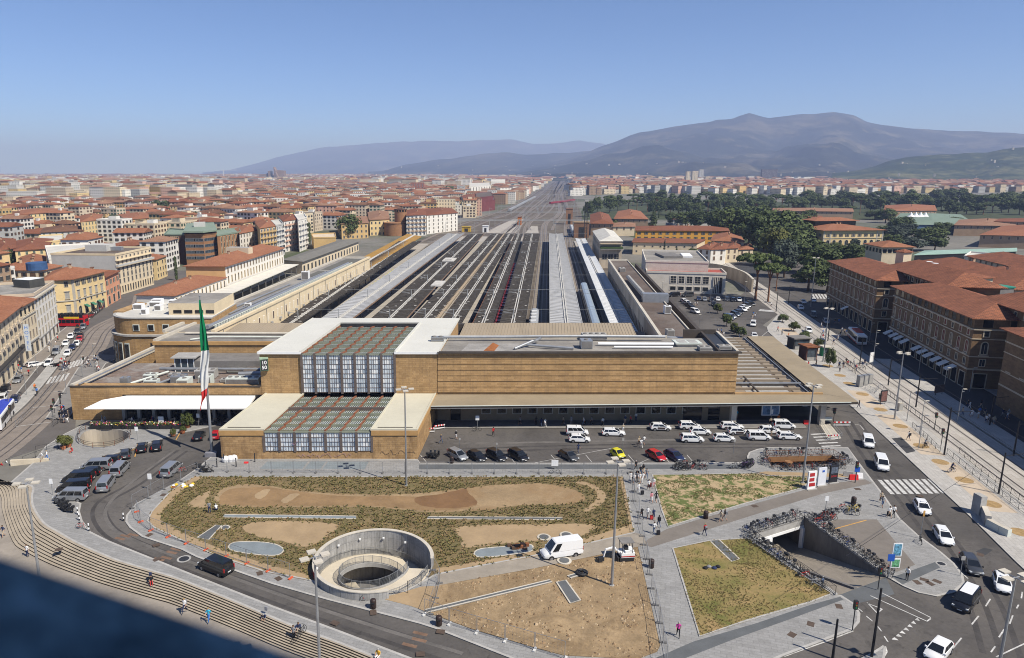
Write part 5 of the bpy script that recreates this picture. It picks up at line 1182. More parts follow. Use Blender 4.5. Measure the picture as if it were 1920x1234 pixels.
MB().P([(q[0][0]-.05,q[0][1]-.12),(q[3][0],q[3][1]-.12),q[3],q[0]],0,15.6,WM['pale grey']).B('end_wall',t)
c=lp(q[0],q[2],.6);mb=MB();mb.O(c,7,9,15.6,18.2,1.5,WM['pale grey']);mb.B('roof_room',t);mb=MB();mb.O((c[0]+6,c[1]),2,6,15.7,17.2,1.5,STL);mb.B('roof_plant',t)
for pl,h,wk,rf,rk,lab in(([(92,487),(165,482),(168,458),(85,463)],13,'white','flat',None,'low white house with terraces left of the big cream block'),([(28,470),(84,466),(100,448),(28,452)],11,'pale yellow','hip','red brown','long yellow wall house with brown red roof behind the white terraces'),([(0,470),(27,465),(27,448),(-40,452)],11.5,'pale yellow','hip','red brown','small yellow house at the left edge under a brown roof'),([(38,500),(84,497),(84,480),(40,482)],8,'cream','hip','orange','low house with bright red roof beside the dark conifer'),([(120,456),(190,452),(180,437),(128,440)],10,'cream','hip','orange','broad orange red roof hall behind the white terraces'),([(72,456),(118,452),(118,441),(74,443)],11,'pale yellow','flat',None,'blank pale yellow wall block left of the orange hall'),([(76,436),(156,432),(150,424),(84,427)],12,'pale grey','hip','brown','grey long house under wide brown hipped roof left of the yellow tower house'),([(152,416),(187,412),(192,402),(150,405)],17,'pale yellow','hip','orange','tall yellow house with green shutters and orange roof at left'),([(38,402),(108,398),(108,391),(40,394)],16,'pale yellow','hip','orange','long yellow apartment house with balconies at far left'),([(238,412),(290,408),(288,399),(222,402)],12,'ochre','hip','orange','ochre house with long orange roof right of the tall yellow house'),([(228,428),(254,423),(252,412),(206,417)],10,'cream','hip','red brown','cream gabled house below the ochre house')):
 q=Z(pl,h);t=bld('house',lab,'house',q,h,WM[wk],rf,RM[rk]if rk else PRF,rise=2.0)
 for i in range(2):
  a,b=q[i],q[i+1];L=hypot(b[0]-a[0],b[1]-a[1]);n=max(2,int(L/3.2))
  for f in range(max(1,int(h/2.9))):rows(t,a,b,[(W1 if i else W1g,n,h-2.3-f*2.8)])
BRK=blocks('red_brown_brick',(.30,.155,.075),(.25,.125,.06),.9,.3,.01,(.2,.11,.06),var=.15);BRK_D=blocks('dark_brown_brick',(.13,.06,.038),(.105,.05,.032),.9,.3,.01,(.08,.04,.03),var=.15);COPP=mat('copper_green_roof',(.20,.25,.19),.7,.15,.4)
C0=Z([(346,441),(381,441),(406,438),(400,424),(352,426)],15.5)
t=bld('office_tower','brown brick angular office tower with green copper lid and blue window bands','building',C0,15.5,BRK,'flat',COPP,par_m=BRK)
MB().P([lp((sum(p[0]for p in C0)/5,sum(p[1]for p in C0)/5),p,1.06)for p in C0],16.8,17.6,COPP).B('copper_lid',t);MB().P([lp((sum(p[0]for p in C0)/5,sum(p[1]for p in C0)/5),p,.92)for p in C0],15.6,16.8,BGL).B('top_glazing',t)
for z in(12.4,9.3,6.2,3.2):rows(t,C0[0],C0[1],[(WSTRIP,2,z)],.06);rows(t,C0[1],C0[2],[(WSTRIP,2,z)],.08)
c=lp(C0[0],C0[3],.5);mb=MB();mb.O(c,6,5,17.6,20,.3,WM['pale grey']);mb.T([(c[0],c[1],18),(c[0],c[1],26)],.12,4,STL);mb.B('roof_plant',t)
q=Z([(308,441),(345,441),(352,432),(318,430)],15.2);t=bld('office_wing','dark red brown wing with pale slot windows left of the brick office tower','building',q,15.2,BRK_D,'flat',COPP,par_m=COPP)
for z in(11.8,8.4,5.0):rows(t,q[0],q[1],[(WSLOT,4,z)],.3)
q=Z([(407,443),(451,436),(448,428),(404,434)],14.5);t=bld('office_wing','brown brick wing with white slot windows right of the brick office tower','building',q,14.5,BRK,'flat',COPP,par_m=COPP)
for z in(11.3,8.2,5.2,2.0):rows(t,q[0],q[1],[(WSLOT,7,z)],.1)
for(pl,h,wk,rk,nb,nf,bal,lab)in(([(449,438),(486,431),(470,420),(438,428)],14.5,'white','orange',7,5,None,'cream white palazzo with orange roof right of the brick offices'),([(487,428),(516,424),(505,412),(478,416)],18,'ochre','orange',5,6,'ochre','brown apartment block with balconies and yellow attic'),([(517,424),(531,421),(524,413),(508,415)],17.5,'pale grey',None,3,6,'white','narrow white block of balconies right of the brown apartments'),([(532,415),(558,411),(552,402),(522,406)],18.5,'white','red brown',4,6,'pink','white apartment block with red balconies and red roof'),([(559,413),(575,409),(570,401),(552,404)],19,'white',None,3,6,'white','tall white apartment block with glassy balconies at the end of the row'),([(762,404),(799,403),(796,392),(762,394)],15.5,'white','red brown',5,5,'buff brown','white framed apartment block with brown balconies right of the brick tower'),([(800,404),(858,399),(846,390),(798,392)],14.5,'white','red brown',7,5,None,'white long apartment house stepping towards the tracks'),([(872,376),(903,372),(896,362),(864,366)],15,'cream','red brown',4,4,None,'cream house with gable beside the dark red blocks'),([(693,412),(730,411),(727,396),(690,398)],12,'pale yellow','faded',5,3,None,'pale yellow house with green shutters left of the brick tower'),([(640,420),(690,418),(688,406),(632,408)],11,'ochre','faded',6,3,None,'ochre tenement with outer stair behind the round green tree')):
 q=Z(pl,h);t=bld('apartment_block',lab,'building',q,h,WM[wk],'hip'if rk else'flat',RM[rk]if rk else PRF,rise=1.8)
 fh=h/nf
 for i in range(2):
  a,b=q[i],q[i+1];n=nb if i==0 else 3
  for f in range(nf):rows(t,a,b,[(W1 if bal is None else W2,n,h-fh*(f+1)+.6)])
 if bal:bal_(t,q[0],q[1],nb,[h-fh*(f+1)+.35 for f in range(nf-1)],WM[bal],.8,.8)
a,b=(-101.5,222),(-81.5,330);U=[G2(422,499,12.5),G2(531,465,12.5),G2(503,459,12.5),G2(348,499,12.5)]
q=[U[0],U[1],(U[1][0]-15,U[1][1]+1),(U[0][0]-15,U[0][1]+.5)]
t=bld('long_white_building','long white two storey building with red tile roof along the left station wing','building',q,12.5,WM['white'],rm=RM['orange'],rise=2.6,over=.9)
rows(t,q[0],q[1],[(W1d,20,9.6),(WSLOT,20,5.8)],.01);MB().P([(q[3][0],q[3][1]-.12),(q[0][0],q[0][1]-.12),(q[0][0],q[0][1]-.02),(q[3][0],q[3][1]-.02)],0,12.4,mat('plaster_apricot',(.58,.37,.17),.9,.1,.3)).B('end_wall',t)
mb=MB();m_=lp(q[0],q[2],.5);mb.O((m_[0],m_[1]),4,10,13.5,16.2,1.4,WM['cream'],CONC);mb.B('roof_room',t)
dl=lp(q[0],q[1],-.62);q2=[dl,(q[0][0],q[0][1]-.3),(q[3][0],q[3][1]-.3),(dl[0]-13,dl[1]+2)]
t=bld('low_white_building','low white building with plain red roof in front of the long white building','building',q2,8.2,WM['white'],rm=RM['orange'],rise=2.0,over=.5);rows(t,q2[0],q2[1],[(WSLOT,13,4.6)])
mb=MB();p0,p1=lp(q[0],q[1],-.45),q[1];WV=mat('pale_corrugated',(.60,.57,.50),.7,.12,.3,stretch=(1,3,1))
t=thg('shed_roof','long pale corrugated shed roof between the white building and the left wing','roof');mb.P([(p0[0]+.6,p0[1]),(p0[0]+9,p0[1]-1),(p1[0]+7,p1[1]-1),(p1[0]+.6,p1[1])],4.7,5.0,WV);mb.B('sheet',t);mb=MB()
for k in range(12):c=lp((p0[0]+8,p0[1]),(p1[0]+6,p1[1]-1),k/11);mb.O(c,.3,.3,0,4.7,0,CND)
o=mb.B('posts',t);o['kind']='stuff'
q=[G2(566,490,6),G2(672,452,6),G2(640,450,6),G2(533,487,6)];t=bld('goods_shed','long low shed with grey pitched roof beyond the long white building','shed',q,6.0,WM['cream'],rm=mat('grey_shed_roof',(.16,.15,.13),.9,.12,.3),rise=1.0,over=1.2,nochim=True);rows(t,q[0],q[1],[(WSHOP,18,.8)])
q=Z([(588,447),(630,446),(628,438),(584,440)],7);bld('low_orange_building','low orange tan building with strip window beside the palm','building',q,7,WM['ochre'],'flat',WM['beige'])
g=G(752,440);tw=thg('brick_tower','round brown brick tower with dark slotted crown on a drum base','tower',g)
h=HT(752,440,752,392);MB().L([(4.9,0),(4.8,h-2.2),(4.9,h-2.1)],28,(0,0,0),BRK).B('shaft',tw,smooth=40);MB().L([(4.6,h-2.1),(4.6,h-.5)],28,(0,0,0),BGL).B('crown',tw,smooth=40);MB().L([(5.1,h-.5),(5.1,h)],28,(0,0,0),BRK_D).B('cap',tw,smooth=40)
mb=MB()
for k in range(14):t_=2*PI*k/14;mb.O((4.75*cos(t_),4.75*sin(t_)),.35,.7,h-2.1,h-.5,t_,BRK)
o=mb.B('fins',tw);o['kind']='stuff'
g2=G(741,441);MB().L([(8.3,0),(8.2,9.2),(8.6,9.3),(8.6,9.8)],28,(g2.x-g.x,g2.y-g.y-1,0),BRK).B('drum',tw,smooth=40)
for pl,h in(([(882,380),(928,376),(925,366),(884,368)],12),([(893,372),(925,368),(920,360),(893,362)],17)):bld('red_block','dark red modern block beside the tracks, '+('lower front part'if h==12 else'taller rear part'),'building',Z(pl,h),h,mat('dark_red_cladding',(.16,.045,.045),.8,.2,.3),'flat',DRF)
q=Z([(880,350),(920,348),(918,343),(880,344)],22);t=bld('striped_block','white striped slab block behind the dark red blocks','building',q,22,WM['white'],'flat',PRF);rows(t,q[0],q[1],[(wmh(2.5,18,mull=False,bars=6,fr=.5),8,2)])
g=G(512,338.5);K_=g.y/FPX
ct=thg('courthouse','far dark angular courthouse with slanted brown towers above the roofs','building',(0,0,0))
def fpr(px0,px1,ty0,ty1,m,dpt=40,name='tower',by=339,dy=0):
 Y=G(512,by).y+dy;A,B=RY(px0,by,Y),RY(px1,by,Y);za,zb=RY(px0,ty0,Y).z,RY(px1,ty1,Y).z
 P=[(A.x,Y),(B.x,Y),(B.x+2,Y+dpt),(A.x+2,Y+dpt)];MB().P(P,0,[za,zb,zb,za],m).B(name,ct)
CB_=mat('courthouse_brown',(.24,.17,.13),.8,.1,.02);CG_=mat('courthouse_glass',(.04,.06,.10),.3,.1,.02)
fpr(486,500,327,326,CB_);fpr(500,508,326,321,CG_);fpr(503,507,321,320,CB_,dy=-6);fpr(508,515,331,328,CG_,dy=5);fpr(514,518,313,321,CB_,dy=-10);fpr(518,533,319,320,CB_,dy=8);fpr(517,524,322,338,CB_,dy=-14);fpr(533,558,332,333,CG_,dy=20);fpr(488,533,333,332,CG_,dy=25)
Y=G(420,337).y;c=RY(420,337,Y);t=thg('tower_crane','far white tower crane left of the courthouse','crane',(c.x,Y,0));zt=RY(420,318,Y).z;s=Y/FPX
MB().T([(0,0,0),(0,0,zt)],.5*s,4,WHT).B('mast',t);MB().T([(-6*s,0,zt*.93),(25*s,0,zt*.96)],.4*s,4,WHT).B('jib',t)
for a,b,c_,m,lab in((1427,1456,318,'dark_tower','far dark slab tower pair behind the right park'),(1286,1293,322,'cream','far slim cream tower left of the dark slabs'),(1297,1308,321,'cream','far broad cream tower beside the slim one'),(1310,1318,318,'grey','far grey tower right of the cream pair'),(770,795,343,'red','far dull red brick block among white houses'),(857,872,349,'grey','far lone grey point block near the tracks')):
 by=c_+26;Y=G(a,by).y;A,B=RY(a,by,Y),RY(b,by,Y);z=RY(a,c_,Y).z;mm_={'dark_tower':mat('far_dark_block',(.10,.085,.10),.7,.1,.02),'cream':WM['cream'],'grey':WM['pale grey'],'red':mat('far_red_block',(.30,.12,.08),.8,.1,.02)}[m]
 t=bld('tower_block',lab,'building',[(A.x,Y),(B.x,Y),(B.x,Y+14),(A.x,Y+14)],z,mm_,'flat',FLM);n=max(2,int((B.x-A.x)/5))
 for f in range(int(z/3.2)):rows(t,(A.x,Y),(B.x,Y),[(W2,n,1+f*3.2)])
q=Z([(1125,452),(1167,452),(1150,432),(1108,433)],13.6);q=[q[0],q[1],(q[1][0]+8.5,q[1][1]+62),(q[0][0]+8,q[0][1]+62)]
t=bld('gate_building','pale weathered building with near white hipped roof at the end of the white canopy','building',q,13.6,CSH,rm=PRF,rise=2.2,over=.4,nochim=True)
band(t,q[0],q[1],9.6,10.0,2.2,CONC,'roof_terrace');band(t,q[0],q[1],10.0,10.9,2.3,mat('terrace_plants',(.05,.08,.025),.9,.3,.8),'planter');band(t,q[0],q[1],12.2,12.4,2.6,TAN_R,'awning');rows(t,q[0],q[1],[(WBIG,3,4.5)],.1);rows(t,(q[3][0],q[3][1]),q[0],[(W1d,14,9.6),(W1d,14,5.5)])
POST=mat('travertine',(.62,.57,.49),.85,.1,.5)
A,B=(83.9,279.9),(104.6,275.4)
nx,ny=-(B[1]-A[1]),(B[0]-A[0]);L_=hypot(nx,ny);nx,ny=nx/L_,ny/L_
FA=(A[0]-(B[0]-A[0])*.42,A[1]-(B[1]-A[1])*.42)
q=[FA,B,(B[0]+nx*14,B[1]+ny*14),(FA[0]+nx*14,FA[1]+ny*14)]
t=bld('white_pavilion','white travertine pavilion with two rows of dark windows and tall porch','building',q,7.9,POST,'flat',mat('red_roof_coat',(.30,.07,.05),.8,.15,.4),par_m=POST)
rows(t,FA,B,[(wmh(2.0,2.6,frame=POST,pane=PANE,bars=2,fr=.3),0,3.6)]);wb_=wmh(2.1,2.7,frame=POST,bars=2,fr=.25);ws_=wmh(2.1,1.5,frame=POST,mull=False,fr=.25)
for k in range(5):place(wb_,t,A,B,.07+k*.145,4.0);place(ws_,t,A,B,.07+k*.145,1.1)
place(wmh(3.4,6.4,frame=POST,pane=BGL,mull=False,fr=.2),t,A,B,.86,.3,'porch')
for k in range(4):place(MB().X(-.14,.14,-.35,-.1,0,6.3,POST).mesh('porch_column'),t,A,B,.79+k*.03,.3,'porch_column')
u=[lp(lp(q[0],q[1],-.02),q[3],.45),lp(lp(q[0],q[1],.80),lp(q[3],q[2],.8),.45)];nx2,ny2=nx*42,ny*42;q3=[u[0],u[1],(u[1][0]+nx2,u[1][1]+ny2),(u[0][0]+nx2,u[0][1]+ny2)]
t2=bld('white_hall','travertine upper hall with grey flat roof and skylights behind the pavilion','building',q3,11.4,blocks('travertine_courses',(.58,.53,.46),(.52,.475,.41),1.6,.5,.02,(.4,.37,.33),var=.1),'flat',GRF,par_m=POST)
c=lp(q3[0],q3[2],.5);MB().O((c[0]-2,c[1]),8,14,11.5,12.4,0,CND).B('roof_plant',t2);MB().O((c[0]+6,c[1]+1),4,12,11.5,12.2,-.2,WHT).B('skylight',t2)
for(pl,h,wk,rk,nf,lab,rise)in(([(1187,454),(1307,456),(1322,449),(1190,447)],7.2,'cream','red brown',2,'long cream house with small square windows and brown red roof',1.5),([(1192,432),(1366,433),(1362,424),(1194,424)],10.5,'yellow','red brown',3,'long bright ochre yellow house with brown shutters and long roof terrace',1.8),([(1309,466),(1332,468),(1352,458),(1328,457)],8.0,'white','red brown',2,'white villa wing in shade left of the white villa',1.4),([(1333,468),(1360,467),(1366,458),(1340,458)],8.0,'white','red brown',2,'small white villa with hipped red roof behind the pavilion',1.4),([(1361,466),(1384,465),(1390,455),(1366,456)],7.6,'cream','red brown',2,'cream villa with brown shutters right of the white villa',1.4),([(1385,468),(1412,467),(1408,458),(1388,459)],6.5,'cream','orange',1,'low cream house with bright orange roof near the umbrella pine',1.2),([(1334,451),(1395,454),(1386,440),(1340,440)],9,'cream','orange',1,'house with broad orange hipped roof right of the yellow house',2.4),([(1150,425),(1190,425),(1190,418),(1150,418)],7,'cream','faded',1,'low sheds with faded roofs between gate building and yellow house',1.2),([(1108,419),(1150,420),(1140,402),(1108,402)],9,'buff brown','red brown',1,'brick gabled workshop beside the lattice tower',3.0),([(1152,410),(1215,411),(1200,396),(1160,396)],8,'buff brown','orange',1,'long dark workshop with sloping orange roof left of the park trees',2.6),([(1262,411),(1340,412),(1340,405),(1262,404)],7,'white','orange',1,'low white house with orange roof among the park trees',1.5),([(1474,412),(1545,413),(1540,405),(1476,404)],8,'cream','red brown',1,'cream park lodge with long brown red roof',1.8),([(1450,395),(1600,397),(1598,391),(1450,390)],8,'buff brown','faded',1,'long brick barrack with faded roof behind the palazzo',2.0),([(1658,396),(1756,395),(1752,385),(1660,385)],9,'buff brown','orange',1,'big fortress hall with orange gable roof in front of the park trees',2.6),([(1790,422),(1905,424),(1900,412),(1800,412)],8,'buff brown','faded',1,'long brick exhibition hall with skylit faded roof at far right',2.2),([(1838,440),(2000,445),(1990,424),(1880,424)],8,'buff brown','orange',1,'broad orange roofed exhibition hall at the right edge',2.5),([(1865,415),(1990,417),(1980,410),(1875,410)],10,'buff brown','red brown',1,'brown red roofed hall farthest right below the trees',1.5)):
 q=Z(pl,h);wm_=WM.get(wk)or mat('plaster_bright_ochre',(.60,.31,.055),.9,.1,.3)
 t=bld('house'if nf>1 else'low_building',lab,'house'if nf>1 else'building',q,h,wm_,rm=RM[rk],rise=rise)
 L=hypot(q[1][0]-q[0][0],q[1][1]-q[0][1]);n=max(2,int(L/4.2))
 for f in range(nf):rows(t,q[0],q[1],[(W1s if wk=='yellow'else(WSM if nf==2 and wk=='cream'and L>35 else W1d),n,h-2.6-f*3.0)])
t=thg('curved_wall','tall curved pale boundary wall right of the white pavilion','wall');cw=[G2(x,y,5.2)for x,y in((1326,494),(1350,497),(1375,503),(1398,512),(1412,524))]
cw=[(p.x,p.y)for p in spl([VC((a,b,0))for a,b in cw],4)]
mb=MB()
for a,b in zip(cw,cw[1:]):mb.O(lp(a,b,.5),hypot(b[0]-a[0],b[1]-a[1])+.1,.6,0,5.2,atan2(b[1]-a[1],b[0]-a[0]),CSH)
mb.B('wall',t);mb=MB()
for a,b in zip(cw,cw[1:]):mb.O(lp(a,b,.5),hypot(b[0]-a[0],b[1]-a[1])+.2,.9,5.2,5.45,atan2(b[1]-a[1],b[0]-a[0]),CNL)
mb.B('coping',t)
q=Z([(1545,432),(1657,431),(1640,417),(1527,424)],14.2);q[3]=(q[0][0]-4,q[0][1]+32);q[2]=(q[1][0]-4,q[1][1]+32)
t=bld('park_palazzo','ochre palazzo with arched windows and orange hipped roof among the trees','building',q,14.2,WM['pale yellow'],rm=RM['orange'],rise=2.6,over=1.3)
wa=wmh(1.8,2.9,arch=True,frame=TRIM,fr=.3);rows(t,q[0],q[1],[(W1s,9,10.4),(wa,9,5.6),(W1,9,1.6)],.03);rows(t,q[3],q[0],[(W1s,7,10.4),(wa,7,5.6),(W1,7,1.6)],.03)
band(t,q[0],q[1],4.7,5.1,.3,TRIM);band(t,q[0],q[1],9.5,9.8,.3,TRIM)
for e in(0,.11,.89,.985):place(MB().X(-.4,.4,-.12,0,0,14.1,TRIM).mesh('pilaster'),t,q[0],q[1],e+.008,0,'pilaster')
c=lp(q[0],q[2],.55);qq=rect((c[0]-2,c[1]+6),26,12,atan2(q[1][1]-q[0][1],q[1][0]-q[0][0]));MB().P(qq,14,18.5,BGL).B('roof_pavilion',t);mb=MB();hip(mb,qq,18.5,1.6,1.5,RM['orange']);mb.B('pavilion_roof',t)
q=Z([(1668,421),(1830,422),(1800,402),(1690,400)],7);t=bld('exhibition_hall','low exhibition hall with wide green roof and blue glass side','building',q,7,mat('blue_glazing',(.10,.17,.27),.4,.15,.5),rm=mat('green_sheet_roof',(.16,.21,.16),.8,.12,.2),rise=1.8,over=.8,nochim=True)
for k in range(4):g=G(1708+k*9,405,9);MB().L([(3.4,0),(1.6,1.6),(.2,4.2)],12,(g.x,g.y,8.2),WHT).B('tent',t)
q=Z([(1715,478),(1905,471),(1905,465),(1735,470)],8);t=bld('copper_hall','long low hall with pale green copper roof behind the arcade blocks','building',q,8,BGL,rm=mat('verdigris_roof',(.25,.36,.30),.7,.12,.3),rise=.8,over=.8,nochim=True)
q=Z([(1808,482),(1905,497),(1915,482),(1820,474)],11);t=bld('white_terrace_block','white rooftop storey with long window band at the right edge','building',q,11,WM['white'],'flat',PRF);rows(t,q[0],q[1],[(WSTRIP,5,8.4)],.04)
q=Z([(1655,463),(1712,463),(1704,455),(1668,455)],16.5);q[2]=(q[1][0]+1,q[1][1]+14);q[3]=(q[0][0]+1,q[0][1]+14)
t=bld('roof_loggia','small cream belvedere with loggia windows and orange hipped roof','building',q,16.5,WM['cream'],rm=RM['orange'],rise=2,over=1.0,nochim=True);rows(t,q[0],q[1],[(LOGG,6,13.8,'loggia')]);rows(t,q[3],q[0],[(LOGG,5,13.8,'loggia')])
## arcaded brown blocks in shade along the right street
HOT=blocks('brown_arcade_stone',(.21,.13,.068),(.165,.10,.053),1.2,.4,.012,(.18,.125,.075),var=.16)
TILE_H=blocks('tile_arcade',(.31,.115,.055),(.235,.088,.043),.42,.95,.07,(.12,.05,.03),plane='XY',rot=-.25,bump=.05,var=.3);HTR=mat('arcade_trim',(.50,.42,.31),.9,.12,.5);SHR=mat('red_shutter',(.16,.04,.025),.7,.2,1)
EV=16.0
h1a,h1b,h2a,h2b,h3a=G2(1561,490,EV),G2(1647,525,EV),G2(1679,537,EV),G2(1829,596,EV),G2(1890,617,EV)
dH=VC((h2a[0]-h2b[0],h2a[1]-h2b[1])).normalized();nH=VC((dH.y,-dH.x))
h3b=(h3a[0]-dH.x*60,h3a[1]-dH.y*60);h1a=(h1b[0]+dH.x*46,h1b[1]+dH.y*46)
WAR=wmh(1.15,2.6,arch=True,frame=HTR,pane=SHR,fr=.22);WAR2=wmh(1.15,2.6,arch=True,frame=HTR,pane=PANE,fr=.22);WAL=wmh(1.05,1.5,frame=HTR,pane=PANE,fr=.16);WSQ=wmh(.95,1.15,frame=HTR,pane=SHR,fr=.2,mull=False);WSQ2=wmh(.95,1.15,frame=HTR,pane=PANE,fr=.2,mull=False);WLO=wmh(2.0,1.7,frame=HOT,pane=BGL,fr=.16,mull=False);WGR=wmh(2.4,3.2,frame=HTR,pane=BGL,fr=.2,mull=False)
def hfc(t,a,b,n,balc=True):
 for k in range(n):
  s=(k+.5)/n
  place(WLO,t,a,b,s,13.9,'loggia');place(WSQ if(k*5)%3 else WSQ2,t,a,b,s,11.9);place(WAR if k%3 else WAR2,t,a,b,s,8.0,'arched_window');place(WAL,t,a,b,s,5.2);place(WGR,t,a,b,s,.2,'shop_window')
  if balc:place(MB().X(-.95,.95,-.35,0,-.25,.0,HTR).mesh('sill_balcony'),t,a,b,s,7.7,'sill_balcony')
 for z0,z1,o in((4.3,4.65,.22),(7.2,7.4,.15),(11.2,11.4,.15),(13.3,13.6,.3),(15.75,16.0,.9)):band(t,a,b,z0,z1,o,HTR,'string_course',.1)
def hotel(lab,b_,a_,n,depth=16):
 """b_ near corner, a_ far corner (both on the street), block extends right of the street"""
 q=[a_,b_,(b_[0]+nH.x*depth,b_[1]+nH.y*depth),(a_[0]+nH.x*depth,a_[1]+nH.y*depth)]
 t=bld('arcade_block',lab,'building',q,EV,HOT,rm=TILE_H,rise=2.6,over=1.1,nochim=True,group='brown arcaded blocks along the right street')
 hfc(t,a_,b_,n);hfc(t,b_,q[2],3);return t,q
b1,q1=hotel('farthest brown arcaded block of the right street, beside the dark trees',h1b,h1a,11);b2,q2_=hotel('middle brown arcaded block of the right street with white awnings',h2b,h2a,12);b3,q3_=hotel('nearest brown arcaded block cut by the right edge',h3a,h3b,12)
AWN=mat('white_awning',(.66,.64,.60),.8,.08,1)
for par,a,b,ss in((b2,h2a,h2b,(.04,.125,.2,.29,.46,.54,.62,.71,.79,.875)),(b1,h1a,h1b,(.5,))):
 for k,s in EN(ss):place(MB().F([(-1.15,-1.9,-.7),(1.15,-1.9,-.7),(1.15,0,.3),(-1.15,0,.3),(-1.15,-1.9,-.95),(1.15,-1.9,-.95)],[(0,1,2,3),(4,5,1,0)],AWN).mesh('awning'),par,a,b,s,3.6,'awning')
def back(lab,a,b,h,depth,rise=3.0):
 """taller set-back block joining the fronts"""
 o=8.0;A,B=(a[0]+nH.x*o,a[1]+nH.y*o),(b[0]+nH.x*o,b[1]+nH.y*o);q=[A,B,(B[0]+nH.x*depth,B[1]+nH.y*depth),(A[0]+nH.x*depth,A[1]+nH.y*depth)]
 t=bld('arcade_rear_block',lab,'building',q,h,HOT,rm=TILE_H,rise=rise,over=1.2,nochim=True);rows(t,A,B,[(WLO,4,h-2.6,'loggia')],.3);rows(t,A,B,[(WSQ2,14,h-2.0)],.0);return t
m12a=(h1b[0]+dH.x*16,h1b[1]+dH.y*16);m12b=(h2a[0]-dH.x*12,h2a[1]-dH.y*12)
back('set back taller block between the far and middle arcades, with loggia',m12a,m12b,18.2,12)
back('set back taller block between the middle and nearest arcades, with loggia',(h2b[0]+dH.x*14,h2b[1]+dH.y*14),(h3a[0]-dH.x*26,h3a[1]-dH.y*26),18.2,12)
for k,(s,o,L,dpt,h,lab)in EN(((40,26,60,16,16.8,'long tiled rear block behind the middle arcade'),(2,44,90,18,16.0,'second row of tiled roofs behind the arcades'),(-34,24,44,16,16.6,'tiled rear block behind the nearest arcade'),(60,60,80,16,15,'third row of tiled roofs towards the exhibition halls'),(-20,64,70,18,15,'tiled roofs at the right edge behind the arcades'))):
 A=VC(h2b)+dH*(s+L)+nH*o;B=VC(h2b)+dH*s+nH*o;q=[(A.x,A.y),(B.x,B.y),(B.x+nH.x*dpt,B.y+nH.y*dpt),(A.x+nH.x*dpt,A.y+nH.y*dpt)]
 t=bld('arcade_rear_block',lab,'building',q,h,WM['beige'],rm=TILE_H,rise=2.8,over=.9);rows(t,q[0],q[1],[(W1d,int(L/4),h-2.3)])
for px,py,lab,m in((1694,480,'small cream chimney tower on the arcade roofs',WM['cream']),(1823,522,'orange roofed stair tower among the arcade roofs',WM['beige'])):
 p=G(px,py,19);t=bld('stair_tower',lab,'tower',rect((p.x,p.y),3.4 if px<1700 else 7,3 if px<1700 else 6,.3),20.5 if px<1700 else 19.5,m,rm=TILE_H,rise=.9,over=.5,nochim=True)
for k,(px,py)in EN(((1742,492),(1752,495),(1755,500))):p=G(px,py,20);t=thg('satellite_dish',['white satellite dish leftmost on the tiled roof','white satellite dish in the middle on the tiled roof','largest white satellite dish on the tiled roof'][k],'dish',(p.x,p.y,18.6));MB().L([(.1,0),(.6,.12),(.95+.15*k,.45)],12,(0,0,1.2),WHT).B('bowl',t);MB().T([(0,0,-.8),(0,0,1.25)],.06,5,STL).B('pole',t)
p=G(1868,535,18);t=thg('roof_tarpaulin','green tarpaulin canopy on the tiled roofs at right','tarpaulin',(p.x,p.y,17.4),.2);MB().X(-4,4,-2,2,0,.4,mat('tarp_green',(.03,.22,.16),.7,.1,1)).B('sheet',t);MB().X(-3.8,3.8,-1.8,1.8,-1.6,0,CND).B('frame',t)
NOBUILD.append([h1a,h3b,(h3b[0]+120,h3b[1]),(h1a[0]+160,h1a[1]+60)])
NOBUILD[1]=[(-60,60),(-86,100),(-109,172),(-121,208),(-128,230),(-131,300),(-141,342),(-102,470),(-30,500),(20,500),(0,60)]
